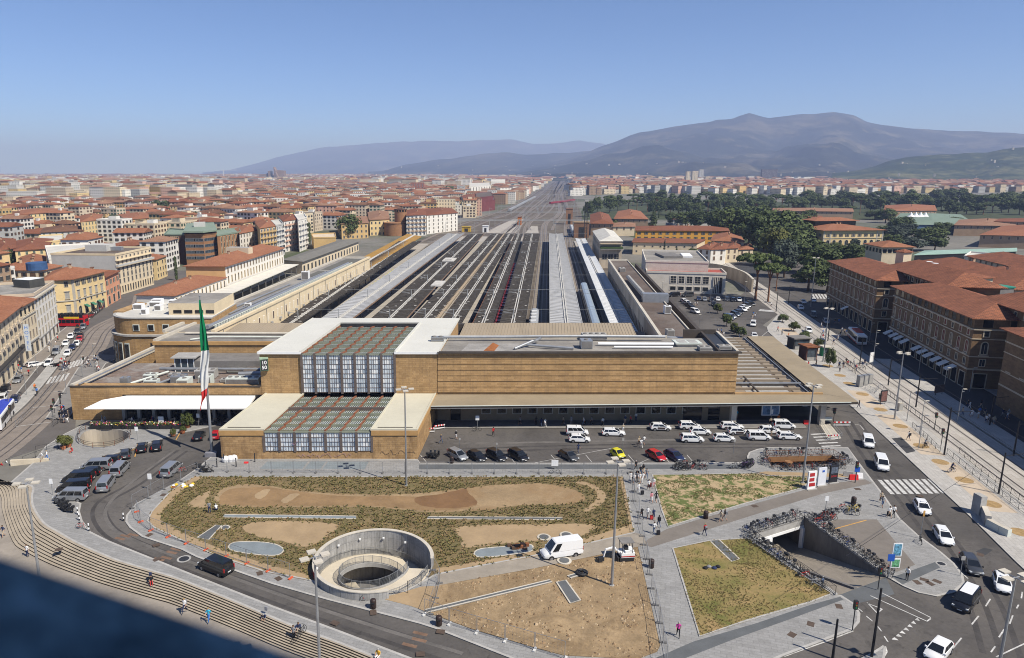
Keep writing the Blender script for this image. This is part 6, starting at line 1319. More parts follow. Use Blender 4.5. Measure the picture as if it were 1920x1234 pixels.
## TREES
LEAF={}
def leaf_mat(name,a,b):
 m,nt,bs=base(name);setb(bs,.75,0,.2);P=pos(nt)
 c=ramp(nt,nz(nt,P,.6,4,.7),[(.3,a),(.7,b)]);nt.links.new(c,bs.inputs['Base Color']);LEAF[name]=m;return m
leaf_mat('leaf_dark',(.042,.06,.022),(.078,.10,.034));leaf_mat('leaf_mid',(.058,.08,.025),(.10,.125,.042));leaf_mat('leaf_light',(.05,.065,.016),(.085,.10,.028));leaf_mat('leaf_blue',(.045,.06,.045),(.075,.092,.066));leaf_mat('leaf_yellow',(.075,.08,.02),(.12,.12,.035))
BARK=mat('bark',(.10,.065,.04),.95,.25,1,fine=5);BARKR=mat('pine_bark',(.22,.11,.06),.95,.25,1,fine=5)
def crown_mesh(kind,lm,seed,leaves=2400,ls=.085):
 """unit crown (radius 1): leaf cards packed in uneven clumps"""
 r=random.Random(seed);mb=MB();cl=[]
 if kind=='round':
  for _ in range(26):
   th,z=r.uniform(0,6.283),r.uniform(-.55,.95);q=sqrt(max(0,1-z*z))*r.uniform(.45,.85);cl.append((q*cos(th),q*sin(th),z*.8+.1,r.uniform(.22,.42)))
 elif kind=='cone':
  for k in range(34):f=k/33;q=(1-f)*.62*r.uniform(.5,1.05);th=r.uniform(0,6.283);cl.append((q*cos(th),q*sin(th),-.9+2.3*f,.34*(1-f)+.1))
 elif kind=='umbrella':
  for _ in range(26):th,q=r.uniform(0,6.283),sqrt(r.random())*.95;cl.append((q*cos(th),q*sin(th),.22*(1-q*q)+r.uniform(-.06,.06),r.uniform(.16,.28)))
 elif kind=='cedar':
  for k in range(40):f=k/39;q=(1-f)**.7*r.uniform(.35,1.0);th=r.uniform(0,6.283);cl.append((q*cos(th),q*sin(th),-.6+1.5*f,r.uniform(.14,.26)))
 elif kind=='column':
  for k in range(20):f=k/19;cl.append((r.uniform(-.08,.08),r.uniform(-.08,.08),-1+2.6*f,.26*sin(PI*min(.97,f*.8+.15))+.05))
 flat=kind in('umbrella','cedar')
 for k in range(leaves):
  x,y,z,s=cl[k%len(cl)];v=VC((r.gauss(0,1),r.gauss(0,1),r.gauss(0,1))).normalized()*s*r.uniform(.7,1.12)
  if flat:v.z*=.45
  p=VC((x,y,z))+v;n=(v.normalized()+VC((r.uniform(-.7,.7),r.uniform(-.7,.7),r.uniform(-.1,.9)))).normalized();u=n.orthogonal().normalized();w=n.cross(u);a=r.uniform(0,6.28);u,w=u*cos(a)+w*sin(a),w*cos(a)-u*sin(a);l=ls*r.uniform(.6,1.5)
  mb.Q([p-u*l,p-w*l*.6,p+u*l,p+w*l*.6],lm)
 return mb.mesh('crown')
def trunk_mesh(kind,m):
 mb=MB();mb.T([(0,0,0),(.02,0,.5),(.0,.03,1.0)],[.075,.055,.04],7,m)
 if kind in('umbrella','round','cedar'):
  for a in(0,1.4,2.7,4.1,5.2):mb.T([(0,.01,.62),(.16*cos(a),.16*sin(a),.9),(.4*cos(a),.4*sin(a),1.15)],[.035,.026,.014],5,m)
 return mb.mesh('trunk')
CROWNS={}
def crown(kd,kk):
 if(kd,kk)not in CROWNS:CROWNS[kd,kk]=[crown_mesh(kd,LEAF[kk],s_+11*len(kk),2400 if kd!='column'else 700)for s_ in(1,2,3)]
 return RC(CROWNS[kd,kk])
TR={k:trunk_mesh(k,BARKR if k=='umbrella'else BARK)for k in('round','cedar','umbrella','cone','column')}
tree_labels=set()
def tree(x,y,r,h,kind,leaf,label,group=None,z=0,name=None,wide=1.0):
 """crown radius r, total height h"""
 nm=name or{'round':'broadleaf_tree','cedar':'cedar_tree','umbrella':'umbrella_pine','cone':'conifer_tree','column':'cypress_tree'}[kind]
 t=thg(nm,label,'tree',(x,y,z),RU(0,6.28),group);tree_labels.add(label)
 if kind=='umbrella':zc,sz,th=h-r*.45,r*1.0,h-r*.5
 elif kind=='column':zc,sz,th=h*.4,h*.375,h*.4
 elif kind=='cone':zc,sz,th=h*.42,h*.4,h*.5
 else:zc,sz,th=h*.55,h*.46,h*.5
 c=link('crown',crown(kind,leaf),t,loc=(0,0,zc));c.scale=(r,r*wide,sz)
 k=link('trunk',TR[kind],t);k.scale=(max(r,1.2)*.9,max(r,1.2)*.9,th);return t
LN={'leaf_dark':'dark green','leaf_mid':'mid green','leaf_light':'bright green','leaf_yellow':'yellowish','leaf_blue':'blue green'}
KN_={'round':'round crowned tree','cedar':'layered cedar','umbrella':'umbrella pine','cone':'conical conifer','column':'slim cypress'}
def at(px,base,top,rpx,kind,leaf,label,group=None):
 g=G(px,base);h=HT(px,base,px,top);tree(g.x,g.y,rpx*(g-VC((0,0,EYE))).length/FPX,h,kind,leaf,label,group)
for a in((655,447,405,23,'round','leaf_mid','big round green tree right of the grey shed'),(581,458,430,7,'column','leaf_mid','dark slim palm like tree before the white apartments'),(22,512,466,19,'cone','leaf_dark','dark conifer behind the left street roofs'),(50,462,432,26,'cedar','leaf_blue','spreading blue green cedar at far left'),(10,458,428,22,'cedar','leaf_dark','dark cedar at the left edge'),(112,462,442,9,'cone','leaf_dark','small dark conifer beside the orange hall'),(304,411,377,19,'round','leaf_dark','large dark round tree among roofs left of centre'),(320,413,392,12,'round','leaf_dark','smaller dark tree right of the large dark one'),(335,386,372,10,'round','leaf_dark','small dark tree above the large dark one'),(408,440,414,14,'round','leaf_dark','dark tree behind the brick offices'),(331,526,482,10,'column','leaf_dark','dark cypress like tree before the dark red wing'),(833,420,391,10,'cone','leaf_dark','tall dark conifer near the tracks'),(842,370,350,16,'round','leaf_mid','green tree clump among far houses'),(868,372,355,13,'round','leaf_dark','dark tree right of the far clump'),(820,372,362,10,'round','leaf_dark','low dark tree left of the far clump'),(975,358,344,16,'round','leaf_mid','pale green far tree left of the tracks'),(995,352,342,10,'round','leaf_light','small bright far tree at the tracks'),(1416,561,471,33,'umbrella','leaf_mid','leaning umbrella pine with reddish trunk by the pavilion'),(1440,566,490,27,'umbrella','leaf_mid','second umbrella pine overlapping the first'),(1455,545,500,15,'umbrella','leaf_dark','small umbrella pine at the tram street'),(1245,480,450,6,'column','leaf_blue','thin grey poplar before the cream wall'),(1268,482,464,6,'cone','leaf_mid','small fir before the cream wall'),(1299,482,466,10,'round','leaf_light','bright shrub tree before the cream wall'),(1175,520,490,9,'round','leaf_yellow','ragged palm like tree behind the side wing'),(1224,425,398,12,'cone','leaf_dark','dark tree left of the yellow house'),(1180,422,408,10,'round','leaf_mid','green tree behind the brick workshop'),(1150,432,414,11,'round','leaf_mid','green bushy tree beside the gate building'),(1228,408,395,4,'column','leaf_dark','first of two slim cypresses before the white arch'),(1235,409,394,4,'column','leaf_dark','second slim cypress before the white arch')):at(*a)
def park_zone(px):return('by the lattice tower'if px<1130 else'over the brick workshops'if px<1210 else'over the yellow house'if px<1290 else'behind the yellow house gable'if px<1370 else'above the umbrella pine'if px<1440 else'at the tram street end'if px<1500 else'left of the ochre palazzo'if px<1545 else'behind the ochre palazzo'if px<1660 else'behind the green hall'if px<1770 else'over the exhibition roofs'if px<1860 else'at the far right')
def size_word(r,h):return('tall 'if h>24 else'low 'if h<17 else'')+('broad 'if r>14 else'narrow 'if r<10.5 else'')
G_P='trees of the near park'
near=[(1372,455,392,30),(1402,470,400,30),(1430,485,405,32),(1462,470,398,34),(1340,440,395,24),(1310,432,396,22),(1285,428,398,18),(1262,425,400,16),(1395,430,388,24),(1425,440,390,26),(1490,450,400,26),(1515,425,395,16),(1480,500,440,34),(1508,512,450,32),(1540,530,465,30),(1515,545,480,32),(1550,548,500,26),(1470,520,452,26),(1495,475,420,30),(1450,500,430,26),(1535,490,455,24),(1575,500,462,26),(1605,505,460,24),(1635,500,458,22),(1600,480,448,20),(1650,485,452,14),(1560,478,455,16)]
for i,(px,b,tp,r)in EN(near):
 kd='cedar'if i in(15,24)else'round';lf='leaf_blue'if i in(17,24,25)else'leaf_yellow'if i in(19,)else'leaf_dark'if i%3 else'leaf_mid'
 at(px,b,tp,r,kd,lf,'%s%s %s, near park %s, %s'%('tall 'if b-tp>62 else'',LN[lf],KN_[kd],'front'if b>505 else'middle'if b>460 else'back',park_zone(px)),G_P)
rt=[(1640,412,395,18),(1660,418,392,16),(1690,440,408,22),(1700,450,420,18),(1720,455,430,16),(1745,460,428,22),(1765,440,418,16),(1680,452,425,20),(1655,450,425,16),(1790,425,408,14),(1752,470,446,18),(1710,470,445,22),(1670,470,440,20),(1588,395,386,14),(1463,398,386,16),(1500,394,386,12)]
for i,(px,b,tp,r)in EN(rt):
 lf=('leaf_dark','leaf_mid','leaf_dark','leaf_blue')[i%4];at(px,b,tp,r,'round',lf,'%s tree %s from the left beyond the ochre palazzo'%(LN[lf],['first','second','third','fourth','fifth','sixth','seventh','eighth','ninth','tenth','eleventh','twelfth','thirteenth','fourteenth','fifteenth','sixteenth'][sorted(range(len(rt)),key=lambda k:rt[k][0]).index(i)]),'trees around the ochre palazzo')
for i in range(3):at(1769+i*8.5,422,405,2.6,'column','leaf_dark',['leftmost','middle','rightmost'][i]+' of three slim cypresses before the green roof')
belt=[]
for row,(b0,th,x0,x1,step)in EN(((404,27,1085,1960,17),(396,26,1100,1960,19),(386,22,1120,1960,20))):
 x=x0
 while x<x1:
  x+=step*RU(.7,1.3)
  if row==0 and(1110<x<1215 or 1445<x<1600 or 1655<x<1770):continue
  belt.append((row,x,b0+RU(-3,3)-(3 if x>1500 else 0),th*RU(.75,1.25),step*RU(.5,.8)))
for k,(row,x,b,th,r)in EN(sorted(belt)):
 lf=RC(['leaf_dark','leaf_dark','leaf_mid']);kd=RC(['round','round','umbrella','cedar'])
 at(x,b,b-th,r,kd,lf,'%s%s %s, %s row %s'%(size_word(r,th),LN[lf],KN_[kd],['front','middle','back'][row],park_zone(x)),'belt of park trees before the northern houses')
mb=MB();mt=[LEAF['leaf_dark'],LEAF['leaf_mid']]
def puff(x,y,z,r):
 m=RC(mt);n=5;P=[(x+r*cos(k*6.283/n)*RU(.7,1.2),y+r*sin(k*6.283/n)*RU(.7,1.2),z+r*RU(.2,.7))for k in range(n)]+[(x,y,z+r*RU(1.1,1.7)),(x,y,z-r)]
 mb.F(P,[(k,(k+1)%n,n)for k in range(n)]+[((k+1)%n,k,n+1)for k in range(n)],m)
for _ in range(5200):
 px=RU(1450,1990);py=RU(325,352)if px>1650 else RU(326,338);g=G(px,py)
 if px<1640 and rnd.random()<.5:continue
 if noise.noise(VC((g.x*.004,g.y*.002,0)))>(.02 if py>338 else .25):continue
 puff(g.x,g.y,3,RU(4,9))
for _ in range(4600):
 px=RU(-20,1000);py=RU(331,372);g=G(px,py)
 if noise.noise(VC((g.x*.006,g.y*.004,5)))>-.02 or any(inpoly(g.x,g.y,p)for p in NOBUILD):continue
 puff(g.x,g.y,5,RU(3,6))
o=mb.B('far_woods',kind='stuff');o['label']='dark green far trees scattered among houses and below the hills'
shm_(gpts([(1110,424),(1460,420),(1560,420),(1690,470),(1640,520),(1560,560),(1470,560),(1400,500),(1320,456),(1190,446)]),-.016,mat('park_grass',(.05,.06,.025),.95,.3,.1)).B('park_ground',kind='structure')
shm_(gpts([(1080,412),(1100,380),(1500,379),(2100,379),(2200,420),(1600,412)]),-.018,mat('park_grass_b',(.045,.055,.022),.95,.3,.1)).B('park_ground',kind='structure')
HBOX=[];GRN=[]
for q in HANDQ:
 xs_,ys_=[p[0]for p in q],[p[1]for p in q];HBOX.append(((min(xs_)+max(xs_))/2,(min(ys_)+max(ys_))/2,(max(xs_)-min(xs_))/2+8,(max(ys_)-min(ys_))/2+8))
def town_spots():
 out=[];y=190.0
 while y<9500:
  cell=19 if y<900 else(22 if y<1800 else(33 if y<3600 else 64))
  x=-.72*y-30
  while x<.9*y+30:
   jx,jy=x+RU(-.2,.2)*cell,y+RU(-.2,.2)*cell
   x+=cell*RU(.9,1.15)
   u=Pj(jx,jy,0)
   if u[0]<-90 or u[0]>2010:continue
   if any(inpoly(jx,jy,p)for p in NOBUILD)or any(abs(jx-c[0])<c[2]and abs(jy-c[1])<c[3]for c in HBOX):continue
   if jx>1500 and jy>3000 and rnd.random()<.5:continue
   bk=noise.noise(VC((jx*.004,jy*.004,2.2)))
   a=(-.12 if jx<80 else .3)+round(bk*3)*.17+(PI/2 if rnd.random()<.4 else 0)+RU(-.02,.02)
   if noise.noise(VC((jx*.012,jy*.009,7.7)))>.42:
    if jy<1100:GRN.append((jx,jy))
    continue
   out.append((jx,jy,cell,a))
  y+=cell*.95
 return out
spots=town_spots()
spots.sort(key=lambda s:s[1])
HOUSE_N=300
zones=lambda px,py:('far left'if px<160 else'left'if px<330 else'left of centre'if px<520 else'by the tower'if px<720 else'by the rails'if px<930 else'past the tracks'if px<1150 else'behind park'if px<1450 else'right of park'if px<1700 else'far right')
rowname=lambda Y:'nearest'if Y<380 else'near'if Y<460 else'middle'if Y<560 else'farther'if Y<680 else'distant'
seen_labels=set()
def make_house(x,y,cell,a):
 for _ in range(60):
  nf=RC([3,3,4,4,5,5,6,6]);h=nf*2.75+RU(.3,1.2)
  wk=RC(['cream','cream','white','white','white','cream','pale yellow','pale yellow','ochre','pale grey','pink','beige','beige','buff brown'])
  kind=RC(['hipped','hipped','gabled','gabled','hipped','flat'])
  rk=RC(['orange','orange','red brown','red brown','brown','faded','faded'])
  nch=RC([0,1,2]);extra=RC(['','','rooftop room','aerial','white tank'])
  sh=RC([None,'dark','green','brown'])
  px,py=Pj(x,y,h)
  fl={2:'two',3:'three',4:'four',5:'five',6:'six'}[nf]
  lab=f"{rowname(y)} {wk} {fl} storey house {zones(px, py)}, "+(f"{kind} {rk} roof"if kind!='flat'else'flat roof')
  ex=[]
  if nch:ex.append({1:'one chimney',2:'two chimneys',3:'three chimneys'}[nch])
  if extra:ex.append(extra)
  if ex:lab+=', '+' and '.join(ex)
  if lab not in seen_labels and len(lab.replace('-',' ').split())<17:break
 seen_labels.add(lab)
 w=cell*RU(.72,1.15);d=cell*RU(.55,.8)
 q=rect((x,y),w,d,a)
 t=thg('house',lab,'house',(0,0,0),group='houses of the town beyond the station')
 mb=MB();mb.P(q,-.5,h,WM[wk],FLM,bottom=False)
 if kind=='gabled':
  pass
 wall=mb
 rf=MB()
 if kind=='flat':
  for i in range(4):
   p,r=q[i],q[(i+1)%4];c=lp(p,r,.5);L=hypot(r[0]-p[0],r[1]-p[1]);an=atan2(r[1]-p[1],r[0]-p[0])
   rf.O(c,L+.25,.25,h-.1,h+.8,an,WM[wk])
  rf.O((x,y),w*.3,d*.35,h,h+2.4,a,WM['white'],FLM);ra=rb=(x+.2*w,y);z1=h+.8
 else:
  rise=d*RU(.14,.2)
  ra,rb,z1=hip(rf,q,h+.05,rise,.55,RM[rk],kind=='gabled')
  if kind=='gabled':
   L01=hypot(q[0][0]-q[1][0],q[0][1]-q[1][1]);L12=hypot(q[2][0]-q[1][0],q[2][1]-q[1][1])
   qq=q if L01>=L12 else[q[1],q[2],q[3],q[0]]
   for i,j in((1,2),(3,0)):
    m_=lp(qq[i],qq[j],.5);wall.Q([(*qq[i],h),(*qq[j],h),(*m_,h+rise*.93)],WM[wk])
 wall.B('wall',t)
 for k in range(nch):
  c=lp(ra,rb,(k+.5)/nch);add_chimney(rf,c[0]+RU(-1,1),c[1]+RU(-1.5,.5),z1)
 if extra=='rooftop room':rf.O((x,y),w*.3,d*.4,h,z1+1.6,a,WM[wk],RM['red brown'])
 if extra=='white tank':rf.O((x+1,y-1),2.2,1.6,h,z1+1.1,a,WM['white'])
 if extra=='aerial':
  rf.T([(x,y,h),(x,y,z1+3.5)],.06,4,SHUT);rf.T([(x-.9,y,z1+3.2),(x+.9,y,z1+3.2)],.05,4,SHUT)
 rf.B('roof',t)
 wn_=MB();shm={None:None,'dark':SHUT,'green':SHUT_G,'brown':SHUT_B}[sh]
 for i in range(4):
  p,r=q[i],q[(i+1)%4];nx,ny=(r[1]-p[1]),-(r[0]-p[0])
  if nx*(0-p[0])+ny*(0-p[1])<=0:continue
  L=hypot(r[0]-p[0],r[1]-p[1]);nb=max(2,int(L/3.1))
  awn(wn_,p,r,0.4,nf,2.75,nb,1.05,1.5,.75,TRIM,PANE,shm,rr=rnd,skip=.08)
 o=wn_.B('windows',t);o['kind']='stuff'
for s in spots[:HOUSE_N]:make_house(*s)
for x,y in GRN[:90]:
 lf=RC(['leaf_dark','leaf_mid']);px,py=Pj(x,y,8);r=RU(3.5,6.5);tree(x,y,r,r*RU(1.7,2.2),'round',lf,'%s %s tree between houses %s'%(rowname(y),LN[lf],zones(px,py)),'trees in the town yards')
def city_wall_mat():
 m,nt,b=base('town_walls');setb(b,.85,0,.2)
 at=nd(nt,'ShaderNodeAttribute',attribute_name='Col');uv=nd(nt,'ShaderNodeUVMap');s=nd(nt,'ShaderNodeSeparateXYZ');nt.links.new(uv.outputs[0],s.inputs[0])
 fu=mathn(nt,'FRACT',mathn(nt,'DIVIDE',s.outputs[0],3.1));fv=mathn(nt,'FRACT',mathn(nt,'DIVIDE',s.outputs[1],3.3))
 a=mathn(nt,'MULTIPLY',mathn(nt,'GREATER_THAN',fu,.32),mathn(nt,'LESS_THAN',fu,.7));c=mathn(nt,'MULTIPLY',mathn(nt,'GREATER_THAN',fv,.3),mathn(nt,'LESS_THAN',fv,.78))
 k=mixc(nt,mathn(nt,'MULTIPLY',mathn(nt,'MULTIPLY',a,c),.85),at.outputs[0],(.07,.065,.06))
 nt.links.new(k,b.inputs['Base Color']);return m
def attr_mat(name,rough=.9,nscale=.1):
 m,nt,b=base(name);setb(b,rough,0,.1);at=nd(nt,'ShaderNodeAttribute',attribute_name='Col')
 k=mixc(nt,1,at.outputs[0],ramp(nt,nz(nt,pos(nt),nscale,5,.75),[(.25,.7),(.75,1.25)]),'MULTIPLY')
 nt.links.new(k,b.inputs['Base Color']);return m
CW,CR=city_wall_mat(),attr_mat('town_roofs')
def mass(name,items,label):
 V,F,MI,UVs,CO=[],[],[],[],[]
 def face(pts,k,uv,col):
  i=len(V);V.extend(pts);F.append(tuple(range(i,i+len(pts))));MI.append(k);UVs.extend(uv or[(0,0)]*len(pts));CO.extend([col]*len(pts))
 wl=list(wall_cols.values())+[wall_cols['white']]*4+[wall_cols['cream']]*3;rc=[(.24,.11,.065),(.19,.09,.055),(.19,.115,.08),(.27,.17,.12),(.22,.115,.07)]
 for x,y,w,d,h,a,wc,rcol,flat in items:
  q=rect((x,y),w,d,a)
  for i in range(4):
   p,r=q[i],q[(i+1)%4]
   if(r[1]-p[1])*(-p[0])-(r[0]-p[0])*(-p[1])<0 and y>900:continue
   L=hypot(r[0]-p[0],r[1]-p[1]);L=max(1,round(L/3.1))*3.1;hh=max(1,round(h/3.3))*3.3
   face([(*p,0),(*r,0),(*r,h),(*p,h)],0,[(0,0),(L,0),(L,hh),(0,hh)],wc)
  if flat:face([(*p,h)for p in q],1,None,rcol)
  else:
   mb=MB();hip(mb,q,h,d*.17,.4,None,rnd.random()<.35)
   for f in mb.f[:4]:face([mb.v[i]for i in f],1,None,rcol)
   if mb.f:face([mb.v[i]for i in(mb.f[4])],1,None,rcol)
 me=bpy.data.meshes.new(name);me.from_pydata(V,[],F);me.materials.append(CW);me.materials.append(CR)
 me.polygons.foreach_set('material_index',MI)
 ul=me.uv_layers.new(name='UVMap');ul.data.foreach_set('uv',[c for u in UVs for c in u])
 ca=me.color_attributes.new('Col','FLOAT_COLOR','CORNER');ca.data.foreach_set('color',[c for k in CO for c in(*k,1)])
 o=link(name,me,kind='stuff');o['label']=label;return o
def mass_items(sp):
 out=[];wl=list(wall_cols.values())+[wall_cols['white']]*4+[wall_cols['cream']]*3;rc=[(.24,.11,.065),(.19,.09,.055),(.19,.115,.08),(.27,.17,.12),(.22,.115,.07)]
 for x,y,cell,a in sp:
  tall=noise.noise(VC((x*.0016,y*.0012,1.1)))+(.12 if x<100 else-.12)>.18
  wc=RC(wl);k=RU(.85,1.15);wc=tuple(min(.8,c*k)for c in wc)
  flat=rnd.random()<(.7 if tall else .3)
  h=RU(16,30)if tall and rnd.random()<.6 else RU(9,19)
  w=cell*RU(.6,1.3)*(1.5 if tall and rnd.random()<.3 else 1);d=min(cell*RU(.45,.75),22)
  w=min(w,62)
  rcol=RC(rc)if not flat else RC([(.3,.28,.25),(.45,.42,.37),(.2,.19,.18),(.22,.26,.22)])
  out.append((x,y,w,d,h,a,wc,rcol,flat))
 return out
mass('far_town',mass_items(spots[HOUSE_N:]),'mass of pale far houses with terracotta roofs out to the hills')
## VEHICLES
def paint(name,c,rough=.28,metal=0):
 m,nt,b=base('car_paint_'+name);setb(b,rough,metal,.5);b.inputs['Base Color'].default_value=(*c,1);b.inputs['Coat Weight'].default_value=.6;b.inputs['Coat Roughness'].default_value=.06;return m
PTS={'white':paint('white',(.70,.70,.69)),'black':paint('black',(.008,.008,.009)),'silver':paint('silver',(.33,.34,.35),.35,.5),'grey':paint('grey',(.055,.058,.062),.32,.3),'red':paint('red',(.38,.012,.015)),'yellow':paint('yellow',(.55,.50,.02)),'blue':paint('blue',(.012,.02,.06)),'bluegrey':paint('bluegrey',(.06,.085,.12),.3,.3)}
CARGL=glass('car_glass',(.012,.014,.016),.05,.7);TYRE=mat('tyre_rubber',(.018,.018,.018),.85,.1,2);RIMM=mat('wheel_rim',(.34,.34,.35),.35,.05,2,metal=.7);LAMP=glass('headlamp_glass',(.55,.57,.58),.12,.6);TAIL=glass('tail_lamp',(.30,.015,.012),.2,.5);PLA=mat('black_trim',(.025,.025,.026),.6,.1,2);PLATE=mat('number_plate',(.62,.62,.60),.5,.05,2)
TYPES={'hatch':dict(st=[(-2.08,.42,.80,.74),(-2.0,.34,.98,.84),(-1.3,.26,1.0,.89),(0,.24,.97,.90),(1.0,.24,.95,.90),(1.3,.25,.91,.88),(1.75,.28,.79,.84),(2.0,.32,.68,.76),(2.1,.4,.56,.66)],gb=(-1.98,1.22),gr=(-1.5,.25),zr=1.5,zbelt=.95,wb=.82,wr=.66,ax=(-1.28,1.3),wrad=.32),'mpv':dict(st=[(-2.2,.42,.85,.78),(-2.14,.34,1.02,.86),(-1.3,.26,1.05,.91),(0,.24,1.03,.92),(1.1,.24,1.0,.92),(1.45,.25,.94,.9),(1.9,.28,.82,.86),(2.12,.32,.7,.78),(2.22,.4,.58,.68)],gb=(-2.12,1.42),gr=(-1.85,.35),zr=1.62,zbelt=1.0,wb=.85,wr=.7,ax=(-1.35,1.4),wrad=.32),'wagon':dict(st=[(-2.32,.42,.80,.76),(-2.25,.34,.95,.85),(-1.4,.25,.97,.89),(0,.23,.95,.90),(1.0,.23,.93,.90),(1.35,.25,.89,.88),(1.9,.28,.77,.84),(2.2,.32,.66,.76),(2.3,.4,.55,.66)],gb=(-2.2,1.25),gr=(-1.85,.2),zr=1.47,zbelt=.93,wb=.82,wr=.66,ax=(-1.4,1.4),wrad=.33),'combi':dict(st=[(-2.2,.42,1.0,.86),(-2.16,.34,1.1,.89),(-1.3,.26,1.12,.91),(0,.25,1.1,.92),(1.1,.25,1.06,.92),(1.5,.26,.98,.9),(1.95,.3,.85,.86),(2.15,.34,.74,.78),(2.22,.4,.6,.7)],gb=(-2.14,1.5),gr=(-2.05,.75),zr=1.82,zbelt=1.08,wb=.88,wr=.78,ax=(-1.35,1.4),wrad=.32),'van':dict(st=[(-2.55,.45,1.05,.9),(-2.5,.36,1.14,.94),(-1.4,.28,1.16,.97),(0,.27,1.14,.97),(1.4,.27,1.12,.97),(1.85,.28,1.05,.95),(2.3,.32,.9,.9),(2.5,.36,.78,.82),(2.58,.44,.62,.72)],gb=(-2.48,1.85),gr=(-2.32,.95),zr=1.95,zbelt=1.13,wb=.92,wr=.79,ax=(-1.55,1.6),wrad=.34),'cargo':dict(st=[(-2.98,.5,1.2,.97),(-2.94,.42,1.26,1.0),(-1.4,.34,1.28,1.02),(0,.34,1.28,1.02),(1.6,.34,1.26,1.02),(2.15,.34,1.18,1.0),(2.7,.38,1.02,.95),(2.92,.42,.88,.86),(3.0,.5,.7,.76)],gb=(-2.93,2.15),gr=(-2.88,1.15),zr=2.62,zbelt=1.27,wb=.99,wr=.87,ax=(-1.8,1.9),wrad=.36),'micro':dict(st=[(-1.38,.42,.85,.7),(-1.32,.34,.98,.78),(-.8,.26,1.0,.82),(0,.24,1.0,.83),(.6,.24,.97,.82),(.85,.26,.92,.8),(1.15,.28,.8,.76),(1.34,.34,.66,.68),(1.38,.4,.55,.6)],gb=(-1.3,.85),gr=(-1.0,.15),zr=1.54,zbelt=.97,wb=.76,wr=.64,ax=(-.9,.95),wrad=.3)}
def rotm(a):return Matrix.Rotation(a,4,'Z')
